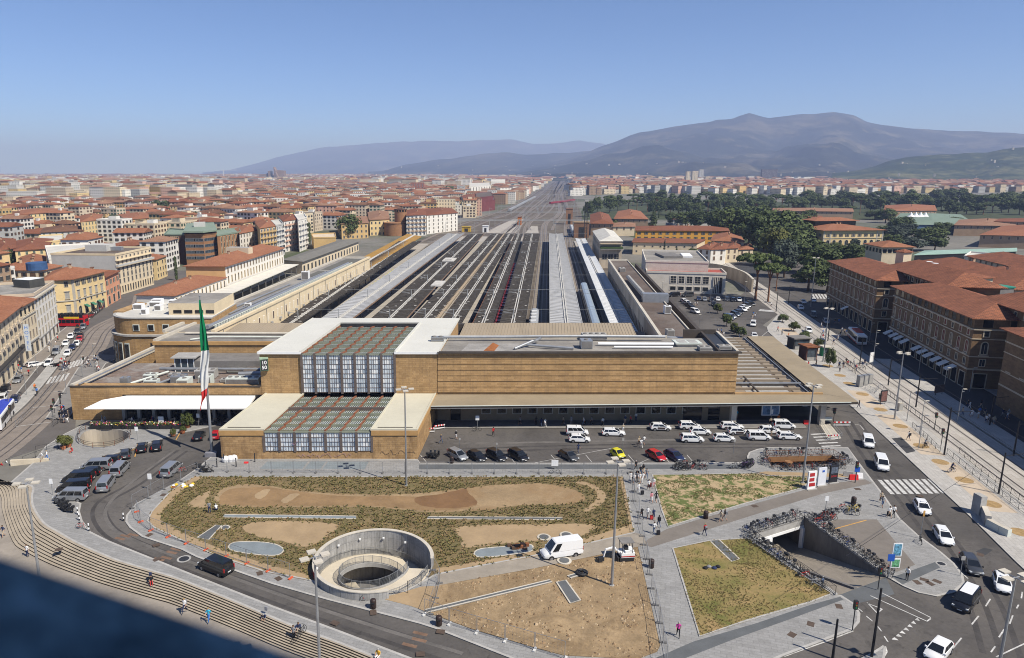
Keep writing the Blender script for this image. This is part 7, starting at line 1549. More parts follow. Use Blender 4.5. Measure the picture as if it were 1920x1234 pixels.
def vpr(kind,col,label,roof=None,advert=None,sign=False,rails=False):
 T=TYPES[kind];pm=PTS[col];t=thg({'van':'minibus','cargo':'cargo_van','combi':'people_carrier','micro':'microcar'}.get(kind,'car'),label,{'van':'minibus','cargo':'van'}.get(kind,'car'))
 st=T['st'];mb=MB();rings=[]
 for x,zb,zt,w in st:
  zm=zb+(zt-zb)*.55;rings.append([(x,-w*.9,zb),(x,-w,zb+.1),(x,-w*1.01,zm),(x,-w*.96,zt-.06),(x,-w*.82,zt),(x,0,zt+.03),(x,w*.82,zt),(x,w*.96,zt-.06),(x,w*1.01,zm),(x,w,zb+.1),(x,w*.9,zb)])
 n=len(rings[0]);V=[p for r in rings for p in r];F=[]
 for i in range(len(rings)-1):
  for j in range(n-1):a=i*n+j;F.append((a,a+1,a+n+1,a+n))
  F.append((i*n+n-1,i*n,(i+1)*n,(i+1)*n+n-1))
 F.append(tuple(range(n-1,-1,-1)));F.append(tuple(range((len(rings)-1)*n,len(rings)*n)));mb.F(V,F,pm)
 (rb,fb),(rr,fr_),zr,zb_,wb,wr=T['gb'],T['gr'],T['zr'],T['zbelt'],T['wb'],T['wr'];rm_=roof or pm
 B=lambda x,s:(x,s*wb,zb_);R_=lambda x,s,dz=0:(x,s*wr,zr-.05+dz)
 zc=zr;P=[B(rb,-1),B(fb,-1),B(fb,1),B(rb,1),R_(rr,-1),R_(fr_,-1),R_(fr_,1),R_(rr,1),(rr+.12,-wr*.8,zc),(fr_-.15,-wr*.8,zc),(fr_-.15,wr*.8,zc),(rr+.12,wr*.8,zc)]
 mb.F(P,[(0,1,5,4),(1,2,6,5),(2,3,7,6),(3,0,4,7),(4,5,9,8),(5,6,10,9),(6,7,11,10),(7,4,8,11)],pm);mb.F(P,[(8,9,10,11)],rm_)
 mb.B('body',t,smooth=38)
 def lerp3(a,b,f):return tuple(a[i]+(b[i]-a[i])*f for i in range(3))
 def pane(q,ins,name,off):
  c=tuple(sum(p[i]for p in q)/4 for i in range(3));w=[lerp3(q[0],q[2],ins),lerp3(q[1],q[3],ins),lerp3(q[2],q[0],ins),lerp3(q[3],q[1],ins)];nrm=(VC(q[1])-VC(q[0])).cross(VC(q[3])-VC(q[0])).normalized()*off
  MB().Q([tuple(VC(p)+nrm)for p in w],CARGL).B(name,t)
 pane([B(fb,-1),B(fb,1),R_(fr_,1),R_(fr_,-1)],.07,'windscreen',.012)
 pane([B(rb,1),B(rb,-1),R_(rr,-1),R_(rr,1)],.10,'rear_window',.012)
 cuts={'hatch':(.06,.5,.93),'wagon':(.05,.33,.62,.93),'mpv':(.05,.34,.63,.93),'combi':(.06,.36,.62,.92),'van':(.04,.36,.66,.93),'cargo':(.74,.95),'micro':(.3,.92)}[kind]
 for s in(-1,1):
  a0,a1,b0,b1=B(rb,s),B(fb,s),R_(rr,s),R_(fr_,s)
  for u,v in zip(cuts,cuts[1:]):
   u2,v2=u+.012,v-.012;q=[lerp3(a0,a1,u2),lerp3(a0,a1,v2),lerp3(b0,b1,v2),lerp3(b0,b1,u2)];q=[lerp3(q[0],q[3],.06),lerp3(q[1],q[2],.06),lerp3(q[1],q[2],.88),lerp3(q[0],q[3],.88)]
   q=[(x,y+s*.014,z)for x,y,z in q];MB().Q(q if s<0 else q[::-1],CARGL).B('side_window',t)
 r=T['wrad'];W=max(x[3]for x in st)
 for x in T['ax']:
  for s in(-1,1):
   w=MB();w.L([(r*.62,-.11),(r,-.09),(r,.09),(r*.62,.11)],16,(0,0,0),TYRE);w.xform(Matrix.Rotation(PI/2,4,'X'));o=w.B('wheel',t,smooth=40);o.location=(x,s*(W-.085),r)
   rm2=MB();rm2.L([(r*.6,-.118),(r*.6,.118),(r*.2,.13)],12,(0,0,0),RIMM);rm2.xform(Matrix.Rotation(PI/2,4,'X'));rm2.B('rim',o,smooth=40)
   MB().L([(r+.06,-.012),(r+.06,.012)],16,(0,0,0),PLA).xform(Matrix.Rotation(PI/2,4,'X')).B('wheel_arch',t).location=(x,s*(W*1.0-.005),r+.02)
 xf,xr=st[-1][0],st[0][0];zl=st[-2][2]
 for s in(-1,1):
  MB().X(xf-.34,xf-.04,s*st[-2][3]*.86-.13,s*st[-2][3]*.86+.13,zl-.09,zl+.05,LAMP).B('headlight',t)
  MB().X(xr-.015,xr+.12,s*st[1][3]*.9-.08,s*st[1][3]*.9+.08,zb_-.28,zb_+(.02 if kind in('hatch','wagon','micro')else .25),TAIL).B('tail_light',t)
  MB().X(fb-.28,fb-.12,s*(wb+.1)-.09,s*(wb+.1)+.09,zb_+.02,zb_+.17,PLA if col!='white'else pm).B('mirror',t)
 MB().X(xf-.03,xf+.015,-.5,.5,.36,.52,PLA).B('grille',t);MB().X(xr-.02,xr+.02,-.26,.26,.62,.74,PLATE).B('number_plate',t);MB().X(xf,xf+.02,-.26,.26,.40,.50,PLATE).B('number_plate',t)
 if advert:
  for s in(-1,1):MB().X(-.75,.75,s*(W*1.012)-.006,s*(W*1.012)+.006,.42,.86,advert).B('door_advert',t)
 if sign:MB().X(-.12,.12,-.3,.3,zr+.01,zr+.14,WHT).B('taxi_sign',t)
 if rails:
  for s in(-1,1):MB().X(rr+.3,fr_-.3,s*wr*.8-.02,s*wr*.8+.02,zr+.02,zr+.08,STL).B('roof_rail',t)
  MB().X(-.5,.4,-.35,.35,zr+.003,zr+.02,CARGL).B('sunroof',t)
 return t
PROTO={}
ADV=mat('dark_door_print',(.05,.035,.03),.4,.7,3);
def kids(o):return[c for c in bpy.data.objects if c.parent==o]
def veh(key,px,py,px2,py2,label,group=None,**kw):
 """key: (type, colour[, variant]); placed at the ground under px,py, front towards px2,py2"""
 p,q=G(px,py),G(px2,py2);a=atan2(q.y-p.y,q.x-p.x);v=key[2]if len(key)>2 else''
 if key not in PROTO:
  o=vpr(key[0],key[1],label,sign=v in('taxi','advert'),advert=ADV if v=='advert'else None,roof=PTS['white']if v=='whiteroof'else None,rails=v=='rails');PROTO[key]=o
  for c in kids(o):KIDS[c.name]=None
  o.location=p;o.rotation_euler=(0,0,a);o['label']=label
  if group:o['group']=group
 else:o=cpt(PROTO[key],p,a,label,group)
 o.scale=(.92,)*3 if key[0]!='cargo'else(.88,)*3
 return o
GT,GP_,GV,GC_='white taxis before the station','cars parked along the kerb facing the square','minibuses parked on the left forecourt','cars in the right car park'
for key,x,y,lab in((('combi','white','taxi'),1082,815,'white people carrier taxi behind the leftmost hatchback taxi'),(('hatch','white','taxi'),1086,828,'leftmost white hatchback taxi, in front of the people carrier taxi'),(('wagon','white','taxi'),1150,816,'white estate taxi standing alone second from the left'),(('hatch','white','advert'),1238,806,'white taxi with dark door print standing alone by the portico'),(('mpv','white','taxi'),1293,804,'white taxi by the portico kerb behind two other taxis'),(('hatch','white','taxi'),1312,814,'white hatchback taxi squeezed between two taller taxis'),(('mpv','white','taxi'),1297,828,'tall white taxi in the front row, third car from the left'),(('hatch','white','taxi'),1357,827,'white hatchback taxi in the front row left of the boxy taxi'),(('wagon','white','taxi'),1372,804,'white estate taxi at the portico kerb right of the middle'),(('hatch','white','advert'),1384,814,'white taxi with dark door print overlapping the estate taxi'),(('combi','white','taxi'),1422,824,'boxy white people carrier taxi in the front row'),(('hatch','white','taxi'),1443,812,'white taxi with people beside its door'),(('combi','white','taxi'),1469,803,'white people carrier taxi nearest the poster board'),(('wagon','white','taxi'),1479,823,'rightmost white taxi of the front row')):
 veh(key,x,y,x+20,y+.4,lab,GT)
for key,x,y,lab in((('mpv','silver'),858,859,'silver car leftmost in the row along the kerb'),(('hatch','black'),894,861,'small black car right of the silver car'),(('mpv','black'),931,860,'black tall car third in the kerb row'),(('mpv','black'),972,860,'black tall car fourth in the kerb row'),(('hatch','grey'),1066,860,'dark grey car standing alone in the kerb row'),(('micro','yellow'),1158,857,'bright yellow microcar in the kerb row'),(('hatch','red'),1230,860,'bright red small car in the kerb row'),(('hatch','blue'),1264,860,'dark blue car right of the red car')):
 veh(key,x,y,x+16,y+8.5,lab,GP_)
for key,x,y,x2,y2,lab in((('combi','white','taxi'),1627,835,1632,850,'white people carrier taxi leading down the right road below the canopy corner'),(('van','white'),1652,876,1662,900,'white minibus coming down the right road above the zebra crossing'),(('hatch','white','taxi'),1728,958,1738,974,'white hatchback just below the zebra crossing'),(('wagon','white','taxi'),1768,1012,1780,1030,'white taxi estate beside the pavement island tip'),(('wagon','grey'),1820,1066,1832,1085,'dark grey estate car at the island corner'),(('hatch','white','taxi'),1878,1101,1884,1122,'white rounded hatchback near the right edge'),(('van','black','whiteroof'),1810,1134,1796,1152,'black minibus with white roof panel turning at lower right'),(('hatch','white'),1758,1228,1745,1242,'white car cut by the bottom edge at lower right'),(('van','black'),405,1070,372,1057,'black minibus driving along the loop road above the curved steps'),(('van','silver'),322,887,338,873,'silver minibus driving alone before the entrance'),(('van','silver'),226,886,239,872,'silver minibus upper one of the pair behind the parked row'),(('van','silver'),200,914,211,898,'silver minibus lower one of the pair behind the parked row'),(('van','silver'),134,937,105,937,'silver minibus nearest in the parked row on the left'),(('van','black'),139,920,108,922,'black minibus behind the nearest silver minibus'),(('van','black'),148,903,118,904,'black minibus third in the left parked row'),(('wagon','black'),163,892,140,894,'black estate car between minibuses in the left row'),(('van','silver'),181,880,156,881,'grey minibus fifth in the left parked row'),(('wagon','black'),202,869,180,870,'black car farthest in the left parked row'),(('hatch','grey'),236,856,239,843,'dark grey car nearest the oval opening'),(('hatch','black'),267,844,270,832,'black car in the middle of three by the oval opening'),(('mpv','black'),295,841,298,828,'large black car right of the oval opening'),(('hatch','black'),374,822,380,812,'black car before the cafe planter'),(('hatch','red'),407,820,416,808,'red car half hidden behind the entrance block'),(('cargo','white'),1052,1042,1020,1047,'big white cargo van on the path between the gardens'),(('combi','white'),1412,611,1409,622,'white car coming down the side road'),(('hatch','white'),1414,633,1418,642,'white car just behind the skylit canopy'),(('mpv','bluegrey'),1380,622,1390,627,'blue grey car leaving the car park'),(('mpv','white'),1501,580,1506,585,'white car waiting at the far tram crossing'),(('hatch','white'),1506,569,1511,573,'small white car behind the waiting one'),(('hatch','white'),1525,566,1529,570,'white car farthest at the tram street'),(('van','grey'),1525,594,1529,604,'grey minibus in the shaded street'),(('mpv','silver'),1549,606,1556,613,'silver car in the shade of the arcade'),(('mpv','white'),1516,623,1522,632,'white car on the tram tracks'),(('hatch','blue'),1541,645,1547,655,'dark blue car by the kiosks'),(('hatch','white'),133,634,127,644,'white car farthest in the left lane of the left street'),(('hatch','white'),124,647,118,657,'white car second in the left lane of the left street'),(('van','silver'),106,663,100,674,'silver people carrier in the left lane'),(('wagon','white'),127,666,120,677,'white saloon nearest in the right lane'),(('hatch','blue'),136,655,130,664,'dark blue car behind the nearest white saloon'),(('hatch','white'),144,648,138,657,'white car behind the dark blue one'),(('hatch','red'),150,639,145,647,'dark red car in the right lane queue'),(('hatch','black'),151,633,147,640,'black car behind the dark red one'),(('mpv','grey'),146,624,142,631,'grey car near the red bus'),(('mpv','silver'),156,616,152,623,'silver car right of the red bus'),(('wagon','white'),68,687,85,684,'white low car crossing the left street'),(('mpv','white'),92,685,85,693,'white car beside the crossing one'),(('wagon','silver'),34,716,25,727,'silver car parked along the left facades'),(('mpv','black'),10,735,0,748,'dark car at the left edge'),(('hatch','blue'),28,754,18,768,'dark blue car left of the tram stop'),(('mpv','white'),4,753,-6,766,'white car cut by the left edge')):
 grp=GV if(key[0]=='van'and x<330 and y>860)else None;veh(key,x,y,x2,y2,lab,grp)
for i,(x,y,c,k)in EN(((1283,567,'white','hatch'),(1288,571,'white','mpv'),(1292,575,'grey','hatch'),(1297,580,'black','hatch'),(1303,587,'white','combi'),(1310,563,'blue','hatch'),(1321,564,'silver','hatch'),(1334,565,'black','mpv'),(1346,564,'white','hatch'),(1363,564,'grey','hatch'),(1375,565,'black','hatch'),(1386,565,'white','hatch'),(1338,573,'black','mpv'),(1344,576,'grey','hatch'),(1408,572,'black','hatch'),(1401,575,'grey','mpv'),(1396,579,'white','hatch'),(1392,583,'white','mpv'),(1384,588,'black','hatch'),(1379,592,'bluegrey','mpv'),(1366,599,'blue','van'),(1372,596,'silver','hatch'))):
 row='left row'if x<1306 else'top row'if y<567 else'middle pair'if x<1350 else'right row'
 veh((k,c),x,y,x+(12 if row in('left row','right row')else 2),y+(4 if row in('left row','right row')else 5),'parked %s %s in the %s of the car park, %s'%({'bluegrey':'blue grey'}.get(c,c),{'hatch':'hatchback','mpv':'tall car','combi':'people carrier','van':'minibus'}[k],row,['end by the post pavilion','second along','third along','fourth along','nearest end','leftmost','second from left','third from left','fourth from left','fifth from left','sixth from left','rightmost','far one','near one','farthest','second farthest','third farthest','fourth farthest','fifth farthest','third nearest','nearest','second nearest'][i]),GC_)
veh(('van','black'),1263,556,1246,557,'black minibus parked before the white pavilion, left one');veh(('van','grey'),1289,556,1272,557,'dark grey minibus parked before the white pavilion, right one')
def bus(px,py,px2,py2,label,L,h,m,roofm,extra=None,dbl=False):
 p,q=G(px,py),G(px2,py2);t=thg('bus',label,'bus',p,atan2(q.y-p.y,q.x-p.x));mb=MB()
 prof=[(-1.25,.35),(-1.27,1.0),(-1.25,h-.25),(-1.05,h),(1.05,h),(1.25,h-.25),(1.27,1.0),(1.25,.35)];P=[(-L/2,y,z)for y,z in prof]+[(L/2,y*.97,z-(.03 if z>2 else 0))for y,z in prof]
 for i in range(8):mb.F([P[i],P[(i+1)%8],P[8+(i+1)%8],P[8+i]],[(0,3,2,1)],roofm if i==3 else m)
 mb.Q(P[:8],m);mb.Q(P[8:][::-1],m);mb.B('body',t)
 for lv in((1.3,2.35),(3.0,3.9))if dbl else((1.35,h-.55),):
  for s in(-1,1):
   n=7
   for k in range(n):x0=-L/2+.4+(L-1)*k/n;MB().X(x0,x0+(L-1)/n-.12,s*1.275-.01,s*1.275+.01,lv[0],lv[1],CARGL).B('window',t)
 MB().X(L/2-.02,L/2+.03,-1.05,1.05,1.1,2.4,CARGL).B('windscreen',t);MB().X(-L/2-.03,-L/2+.02,-.9,.9,1.6,2.5,CARGL).B('rear_window',t)
 for x in(-L*.28,L*.33):
  for s in(-1,1):w=MB();w.L([(.3,-.14),(.48,-.12),(.48,.12),(.3,.14)],14,(0,0,0),TYRE);w.xform(Matrix.Rotation(PI/2,4,'X'));o=w.B('wheel',t);o.location=(x,s*1.15,.48)
 if extra:extra(t,L,h)
 return t
def tour(t,L,h):
 MB().X(-L*.35,L*.1,-1.29,1.29,h-.9,h-.3,mat('bus_yellow',(.65,.42,.03),.4,.1,1)).B('side_panel',t)
 for k in range(7):
  for s in(-.6,.6):MB().X(-L*.4+k*1.1,-L*.4+k*1.1+.5,s-.4,s+.4,h+.02,h+.55,PLA).B('seat',t)
RED_B=mat('bus_red',(.42,.015,.02),.35,.08,1);bus(132,612,100,612,'red open top double decker bus at the end of the left street',10.5,3.6,RED_B,mat('bus_deck',(.12,.03,.03),.7,.2,1),tour,True)
def city(t,L,h):
 MB().X(-3,2.5,-.9,.9,h+.01,h+.3,mat('bus_roof_red',(.35,.05,.03),.6,.15,1)).B('roof_panel',t);MB().X(-L/2,L/2,-1.285,1.285,.4,.7,mat('bus_skirt_red',(.35,.04,.03),.5,.1,1)).B('skirt',t)
bus(1606,640,1622,655,'white city bus with red roof panel in the shaded right street',11.5,3.0,PTS['white'],WHT,city)
bus(4,792,16,776,'blue and white bus cut by the left edge',11.5,3.0,PTS['white'],mat('bus_blue',(.03,.06,.42),.4,.1,1),None)
def bike_wheel(mb,x,r,w=.06,m=TYRE):
 N=12;i0=len(mb.v);k=mb.mi(m)
 for j in range(N):
  t=2*PI*j/N
  for rr,y in((r,-w),(r,w),(r*.72,w),(r*.72,-w)):mb.v.append((x+rr*cos(t),y,r+rr*sin(t)))
 for j in range(N):
  a,b=i0+4*j,i0+4*((j+1)%N)
  for q in range(4):mb.f.append((a+q,b+q,b+(q+1)%4,a+(q+1)%4));mb.m.append(k)
 return mb
def scooter_proto(col,label):
 t=thg('motor_scooter',label,'scooter');m=PTS[col]
 for x in(-.62,.62):bike_wheel(MB(),x,.25,.07).B('wheel',t)
 mb=MB();mb.F([(-.85,-.16,.5),(-.1,-.2,.3),(-.1,.2,.3),(-.85,.16,.5),(-.8,-.14,.78),(-.05,-.17,.72),(-.05,.17,.72),(-.8,.14,.78)],[(0,1,5,4),(2,3,7,6),(1,2,6,5),(3,0,4,7),(4,5,6,7),(3,2,1,0)],m);mb.X(-.1,.4,-.15,.15,.26,.34,PLA);mb.F([(.4,-.2,.3),(.4,.2,.3),(.62,.16,1.0),(.62,-.16,1.0),(.5,-.2,.3),(.5,.2,.3),(.7,.14,1.0),(.7,-.14,1.0)],[(0,3,2,1),(4,5,6,7),(0,4,7,3),(1,2,6,5),(3,7,6,2)],m);mb.B('body',t)
 MB().X(-.75,-.05,-.15,.15,.78,.86,PLA).B('seat',t);MB().T([(.58,-.34,1.05),(.6,0,1.02),(.58,.34,1.05)],.025,5,DKM).B('handlebar',t);MB().T([(.62,0,.25),(.58,0,1.0)],.035,5,DKM).B('fork',t);MB().X(-1.05,-.75,-.2,.2,.82,1.15,PLA).B('top_box',t);return t
SC={}
def scooter(col,px,py,a,label,group=None):
 p=G(px,py,.12 if px<1000 and py>930 else 0)
 if col not in SC:SC[col]=scooter_proto(col,label);o=SC[col];o.location=p;o.rotation_euler=(0,0,a);o['group']=group or'scooters'
 else:o=cpt(SC[col],p,a,label,group or'scooters')
 return o
for k,(x,y)in EN(((111,946),(118,951),(122,957),(128,961))):scooter('black'if k else'grey',x,y,2.9,['grey motorcycle nearest the silver minibus','black motorcycle second below the silver minibus','black motorcycle third below the silver minibus','black motorcycle lowest of the left group'][k],'motorcycles on the left pavement')
for k,(x,y)in EN(((805,857),(813,857),(820,858))):scooter(['black','grey','black'][k],x,y,1.2,['left','middle','right'][k]+' scooter beside the entrance corner','scooters by the entrance corner')
for k in range(26):
 x,y=168+k*1.7,597-k*1.35;scooter(RC(['black','grey','red','silver','white']),x,y,.4,'scooter parked in the tight row under the yellow palazzo','scooters under the yellow palazzo')
for k in range(9):scooter(RC(['black','red','white','grey']),103+k*3,689-k*.6,1.0+.2*k,'scooter waiting at the zebra of the left street','scooters at the left street crossing')
scooter('grey',385,883,.3,'grey scooter beside the flagpole');scooter('black',391,887,.1,'dark motorcycle beside the white bags');scooter('grey',379,878,.5,'small scooter behind the flagpole scooter')
## SPIRAL RAMP, UNDERPASS, BICYCLE OPENING, OVAL WELL
BOARD=blocks('board_marked_concrete',(.36,.35,.33),(.29,.28,.265),.55,6.0,.02,(.2,.195,.185),bump=.01,var=.25,grime=(.12,.115,.105),off=0)
RAMPF=mat('ramp_concrete',(.50,.44,.34),.85,.1,.4);RAILG=mat('rail_grey',(.26,.27,.28),.5,.1,1,metal=.4);INFILL=mat('rail_infill',(.17,.18,.185),.6,.2,2)
sp=thg('spiral_ramp','round concrete spiral ramp well with pale ramp and grey railings in the planted garden','ramp',(SP_C[0],SP_C[1],0))
pol=lambda r,t,z:(r*cos(t),r*sin(t),z)
def arc_wall(mb,r0,r1,t0,t1,zb,zt,m,n=40):
 for i in range(n):
  a,b=t0+(t1-t0)*i/n,t0+(t1-t0)*(i+1)/n;fb=zb if callable(zb)else(lambda t:zb);ft=zt if callable(zt)else(lambda t:zt)
  P=[pol(r0,a,fb(a)),pol(r0,b,fb(b)),pol(r1,b,fb(b)),pol(r1,a,fb(a)),pol(r0,a,ft(a)),pol(r0,b,ft(b)),pol(r1,b,ft(b)),pol(r1,a,ft(a))]
  mb.F(P,[(0,1,5,4),(2,3,7,6),(4,5,6,7)]+([(3,0,4,7)]if i==0 else[])+([(1,2,6,5)]if i==n-1 else[]),m)
D2R=PI/180
mb=MB();arc_wall(mb,SP_R-.32,SP_R,-70*D2R,-360*D2R,-6,1.05,BOARD,60);mb.B('outer_wall',sp)
mb=MB();arc_wall(mb,SP_R-.38,SP_R+.06,-70*D2R,-360*D2R,1.05,1.16,CNL,60);mb.B('coping',sp)
mb=MB();arc_wall(mb,SP_R-.32,SP_R,0,-70*D2R,-6,-.02,BOARD,14);mb.B('sill_wall',sp)
zr=lambda t:min(.0,(t+40*D2R)/(2*PI)*3.5)if t<-40*D2R else 0
RI=4.35
mb=MB()
def ramp_turn(mb,t0,t1,z0,n=64):
 for i in range(n):
  a,b=t0+(t1-t0)*i/n,t0+(t1-t0)*(i+1)/n;za,zb=z0-3.6*max(0,-40*D2R-a)/(2*PI),z0-3.6*max(0,-40*D2R-b)/(2*PI)
  mb.F([pol(RI,a,za),pol(SP_R-.3,a,za),pol(SP_R-.3,b,zb),pol(RI,b,zb),pol(RI,a,za-.4),pol(RI,b,zb-.4),pol(SP_R-.3,a,za-.4),pol(SP_R-.3,b,zb-.4)],[(0,1,2,3),(4,0,3,5),(6,4,5,7)],RAMPF)
ramp_turn(mb,-5*D2R,-600*D2R,.02,100);mb.B('ramp',sp)
MB().Q([pol(SP_R,2*PI*i/40,-6)for i in range(40)],CND).B('floor',sp)
mb=MB();arc_wall(mb,RI-.18,RI+.0,-5*D2R,-400*D2R,lambda t:.02-3.6*max(0,-40*D2R-t)/(2*PI)-.35,lambda t:.02-3.6*max(0,-40*D2R-t)/(2*PI)+.22,CONC,70);mb.B('inner_kerb',sp)
for r,t1,nm in((RI-.09,-400,26),(SP_R-.55,-330,22)):
 for i in range(nm):
  t=(-12+(t1+12)*i/(nm-1))*D2R;z=.02-3.6*max(0,-40*D2R-t)/(2*PI)+(.2 if r<5 else 0)
  MB().T([pol(r,t,z),pol(r,t,z+1.05)],.035,5,RAILG).B('rail_post',sp)
  if i<nm-1:
   t2=(-12+(t1+12)*(i+1)/(nm-1))*D2R;z2=.02-3.6*max(0,-40*D2R-t2)/(2*PI)+(.2 if r<5 else 0);g_=MB()
   g_.T([pol(r,t,z+1.0),pol(r,t2,z2+1.0)],.025,4,RAILG);g_.T([pol(r,t,z+.12),pol(r,t2,z2+.12)],.02,4,RAILG)
   for q in range(1,9):f=q/9;tt=t+(t2-t)*f;zz=z+(z2-z)*f;g_.T([pol(r,tt,zz+.12),pol(r,tt,zz+1.0)],.014,3,INFILL,cap=False)
   for q in range(5):zz=.25+q*.16;g_.T([pol(r,t,z+zz),pol(r,t2,z2+zz)],.012,3,INFILL,cap=False)
   o=g_.B('rail_panel',sp)
for i in range(7):t=(60+i*26)*D2R;MB().X(-.12,.12,-.12,.12,-.08,.08,WHT).B('wall_lamp',sp).location=pol(SP_R-.5,t,-.5-(360-60-i*26)/360*1.4+1.6)
for k in range(3):t=(-20-k*16)*D2R;MB().T([pol(SP_R+.1,t,0),pol(SP_R+.1,t,1.7)],.04,5,DKM).B('gate_post',sp)
MB().T([pol(SP_R+.1,-20*D2R,1.6),pol(SP_R+.1,-36*D2R,1.6),pol(SP_R+.1,-52*D2R,1.6)],.03,4,DKM).B('gate_rail',sp)
mb=MB();arc_wall(mb,SP_R+.01,SP_R+.05,188*D2R,206*D2R,0,1.0,PTS['red'],6);mb.B('red_panel',sp)
un=thg('underpass_ramp','sloping concrete underpass ramp with dark walls and white portal pillar','underpass')
ra_,rb_,rc_,rd_=RAMP
UD=-4.3;UWALL=mat('underpass_wall',(.15,.135,.115),.9,.25,.25,fine=2,stretch=(1,1,.3));UFLOOR=mat('underpass_road',(.26,.225,.18),.9,.14,.25,fine=2,stretch=(2,.6,1))
ext=lambda a,b,L:(a[0]+(a[0]-b[0])/dist(a,b)*L,a[1]+(a[1]-b[1])/dist(a,b)*L)
fa,fb=ext(ra_,rd_,16),ext(rb_,rc_,16)
MB().F([(*ra_,UD),(*rb_,UD),(*rc_,-.02),(*rd_,-.02),(*fa,UD-.3),(*fb,UD-.3)],[(3,2,1,0),(0,1,5,4)],UFLOOR).B('road',un)
for p,q,f,nm in((rb_,rc_,fb,'wall'),(ra_,rd_,fa,'wall')):
 s=1 if p is rb_ else-1;n_=VC((q[1]-p[1],-(q[0]-p[0]))).normalized()*.35*(-s);mb=MB()
 for u,v,zt in((p,q,.14),(f,p,-.6)):
  mb.F([(*u,UD-.5),(*v,UD-.5),(*v,zt),(*u,zt),(u[0]+n_.x,u[1]+n_.y,UD-.5),(v[0]+n_.x,v[1]+n_.y,UD-.5),(v[0]+n_.x,v[1]+n_.y,zt),(u[0]+n_.x,u[1]+n_.y,zt)],[(0,1,2,3),(7,6,5,4),(3,2,6,7)],UWALL)
 mb.B(nm,un)
 mb=MB();mb.P([p,q,(q[0]+n_.x,q[1]+n_.y),(p[0]+n_.x,p[1]+n_.y)],.12,.3,CONC);mb.B('coping',un)
d=VC((rb_[0]-ra_[0],rb_[1]-ra_[1])).normalized();n_=VC((-d.y,d.x))
mb=MB();mb.P([ra_,rb_,(rb_[0]+n_.x,rb_[1]+n_.y),(ra_[0]+n_.x,ra_[1]+n_.y)],-1.25,.3,CONC);mb.B('lintel',un)
mb=MB();mb.P([(ra_[0]-n_.x*.06,ra_[1]-n_.y*.06),(rb_[0]-n_.x*.06,rb_[1]-n_.y*.06),rb_,ra_],-1.35,-.95,WHT);mb.B('white_band',un)
for f in(.36,.985):c=lp(ra_,rb_,f);mb=MB();mb.O((c[0]-n_.x*.1,c[1]-n_.y*.1),.55,.5,UD,-1.25,atan2(d.y,d.x),WHT);mb.B('portal_pillar',un)
m0,m1=lp(ra_,rb_,.36),lp(rd_,rc_,.36);mb=MB();e_=VC((m1[0]-m0[0],m1[1]-m0[1])).normalized();k_=VC((-e_.y,e_.x))*.2
mb.P([(m0[0]-k_.x,m0[1]-k_.y),(m1[0]-k_.x,m1[1]-k_.y),(m1[0]+k_.x,m1[1]+k_.y),(m0[0]+k_.x,m0[1]+k_.y)],[UD-.1,-.1,-.1,UD-.1],[UD+.28,.2,.2,UD+.28],CND);mb.B('median_kerb',un)
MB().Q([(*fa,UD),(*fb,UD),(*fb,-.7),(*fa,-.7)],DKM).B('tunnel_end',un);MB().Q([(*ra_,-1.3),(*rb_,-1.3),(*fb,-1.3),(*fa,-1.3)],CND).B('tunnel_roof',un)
shm_([rd_,rc_,(rc_[0]-1,rc_[1]-3.4),(rd_[0]-1.2,rd_[1]-2.4)],.004,SDK).B('ramp_threshold',kind='structure')
bo=thg('rectangular_opening','sunken rectangular opening with rusty brown beams and a round column inside','opening')
B0,B1,B2,B3=PIT_BIKE;RB=mat('rust_brown_concrete',(.26,.135,.06),.85,.2,.4,fine=2)
bc=(sum(p[0]for p in PIT_BIKE)/4,sum(p[1]for p in PIT_BIKE)/4);WID=[lp(bc,p,2.0)for p in PIT_BIKE]
for k in range(4):
 p,q=PIT_BIKE[k],PIT_BIKE[(k+1)%4];MB().F([(*p,-.85),(*q,-.85),(*q,.12),(*p,.12)],[(0,1,2,3)],RB).B('edge_beam',bo)
 u,v=WID[k],WID[(k+1)%4];MB().F([(*u,-5),(*v,-5),(*v,-.85),(*u,-.85)],[(0,1,2,3)],CND).B('lower_wall',bo);MB().F([(*u,-.85),(*v,-.85),(*q,-.85),(*p,-.85)],[(0,1,2,3)],CND).B('soffit',bo)
MB().Q([(*p,-5)for p in WID],ASPH_DK).B('floor',bo)
c=lp(lp(B0,B1,.28),lp(B3,B2,.3),.45);MB().L([(.6,-5),(.6,.0)],16,(c[0],c[1],0),RB).B('column',bo,smooth=40)
a,b=lp(B0,B3,.42),lp(B1,B2,.42);mb=MB();mb.P([a,b,(b[0],b[1]+.5),(a[0],a[1]+.5)],-1.5,-.9,CND);mb.B('cross_beam',bo)
ov=thg('oval_well','oval stair well with pale inner wall and dark railing by the cafe','opening');OC=(sum(p[0]for p in PIT_OVAL)/len(PIT_OVAL),sum(p[1]for p in PIT_OVAL)/len(PIT_OVAL))
mb=MB()
for i,p in EN(PIT_OVAL):q=PIT_OVAL[(i+1)%len(PIT_OVAL)];mb.Q([(*p,-3.6),(*q,-3.6),(*q,.16),(*p,.16)],mat('well_wall',(.40,.35,.28),.9,.15,.4,stretch=(1,1,.3),fine=2))
mb.B('inner_wall',ov);MB().Q([(*p,-3.6)for p in PIT_OVAL],CND).B('floor',ov)
out=[lp(OC,p,1.1)for p in PIT_OVAL]
for i in range(0,len(out),2):MB().T([(*out[i],.1),(*out[i],1.15)],.035,5,RUST).B('rail_post',ov)
mb=MB()
for z in(.55,.85,1.15):mb.T([(*p,z)for p in out],.03,4,DKM,closed=True)
o=mb.B('rails',ov);o['kind']='stuff'
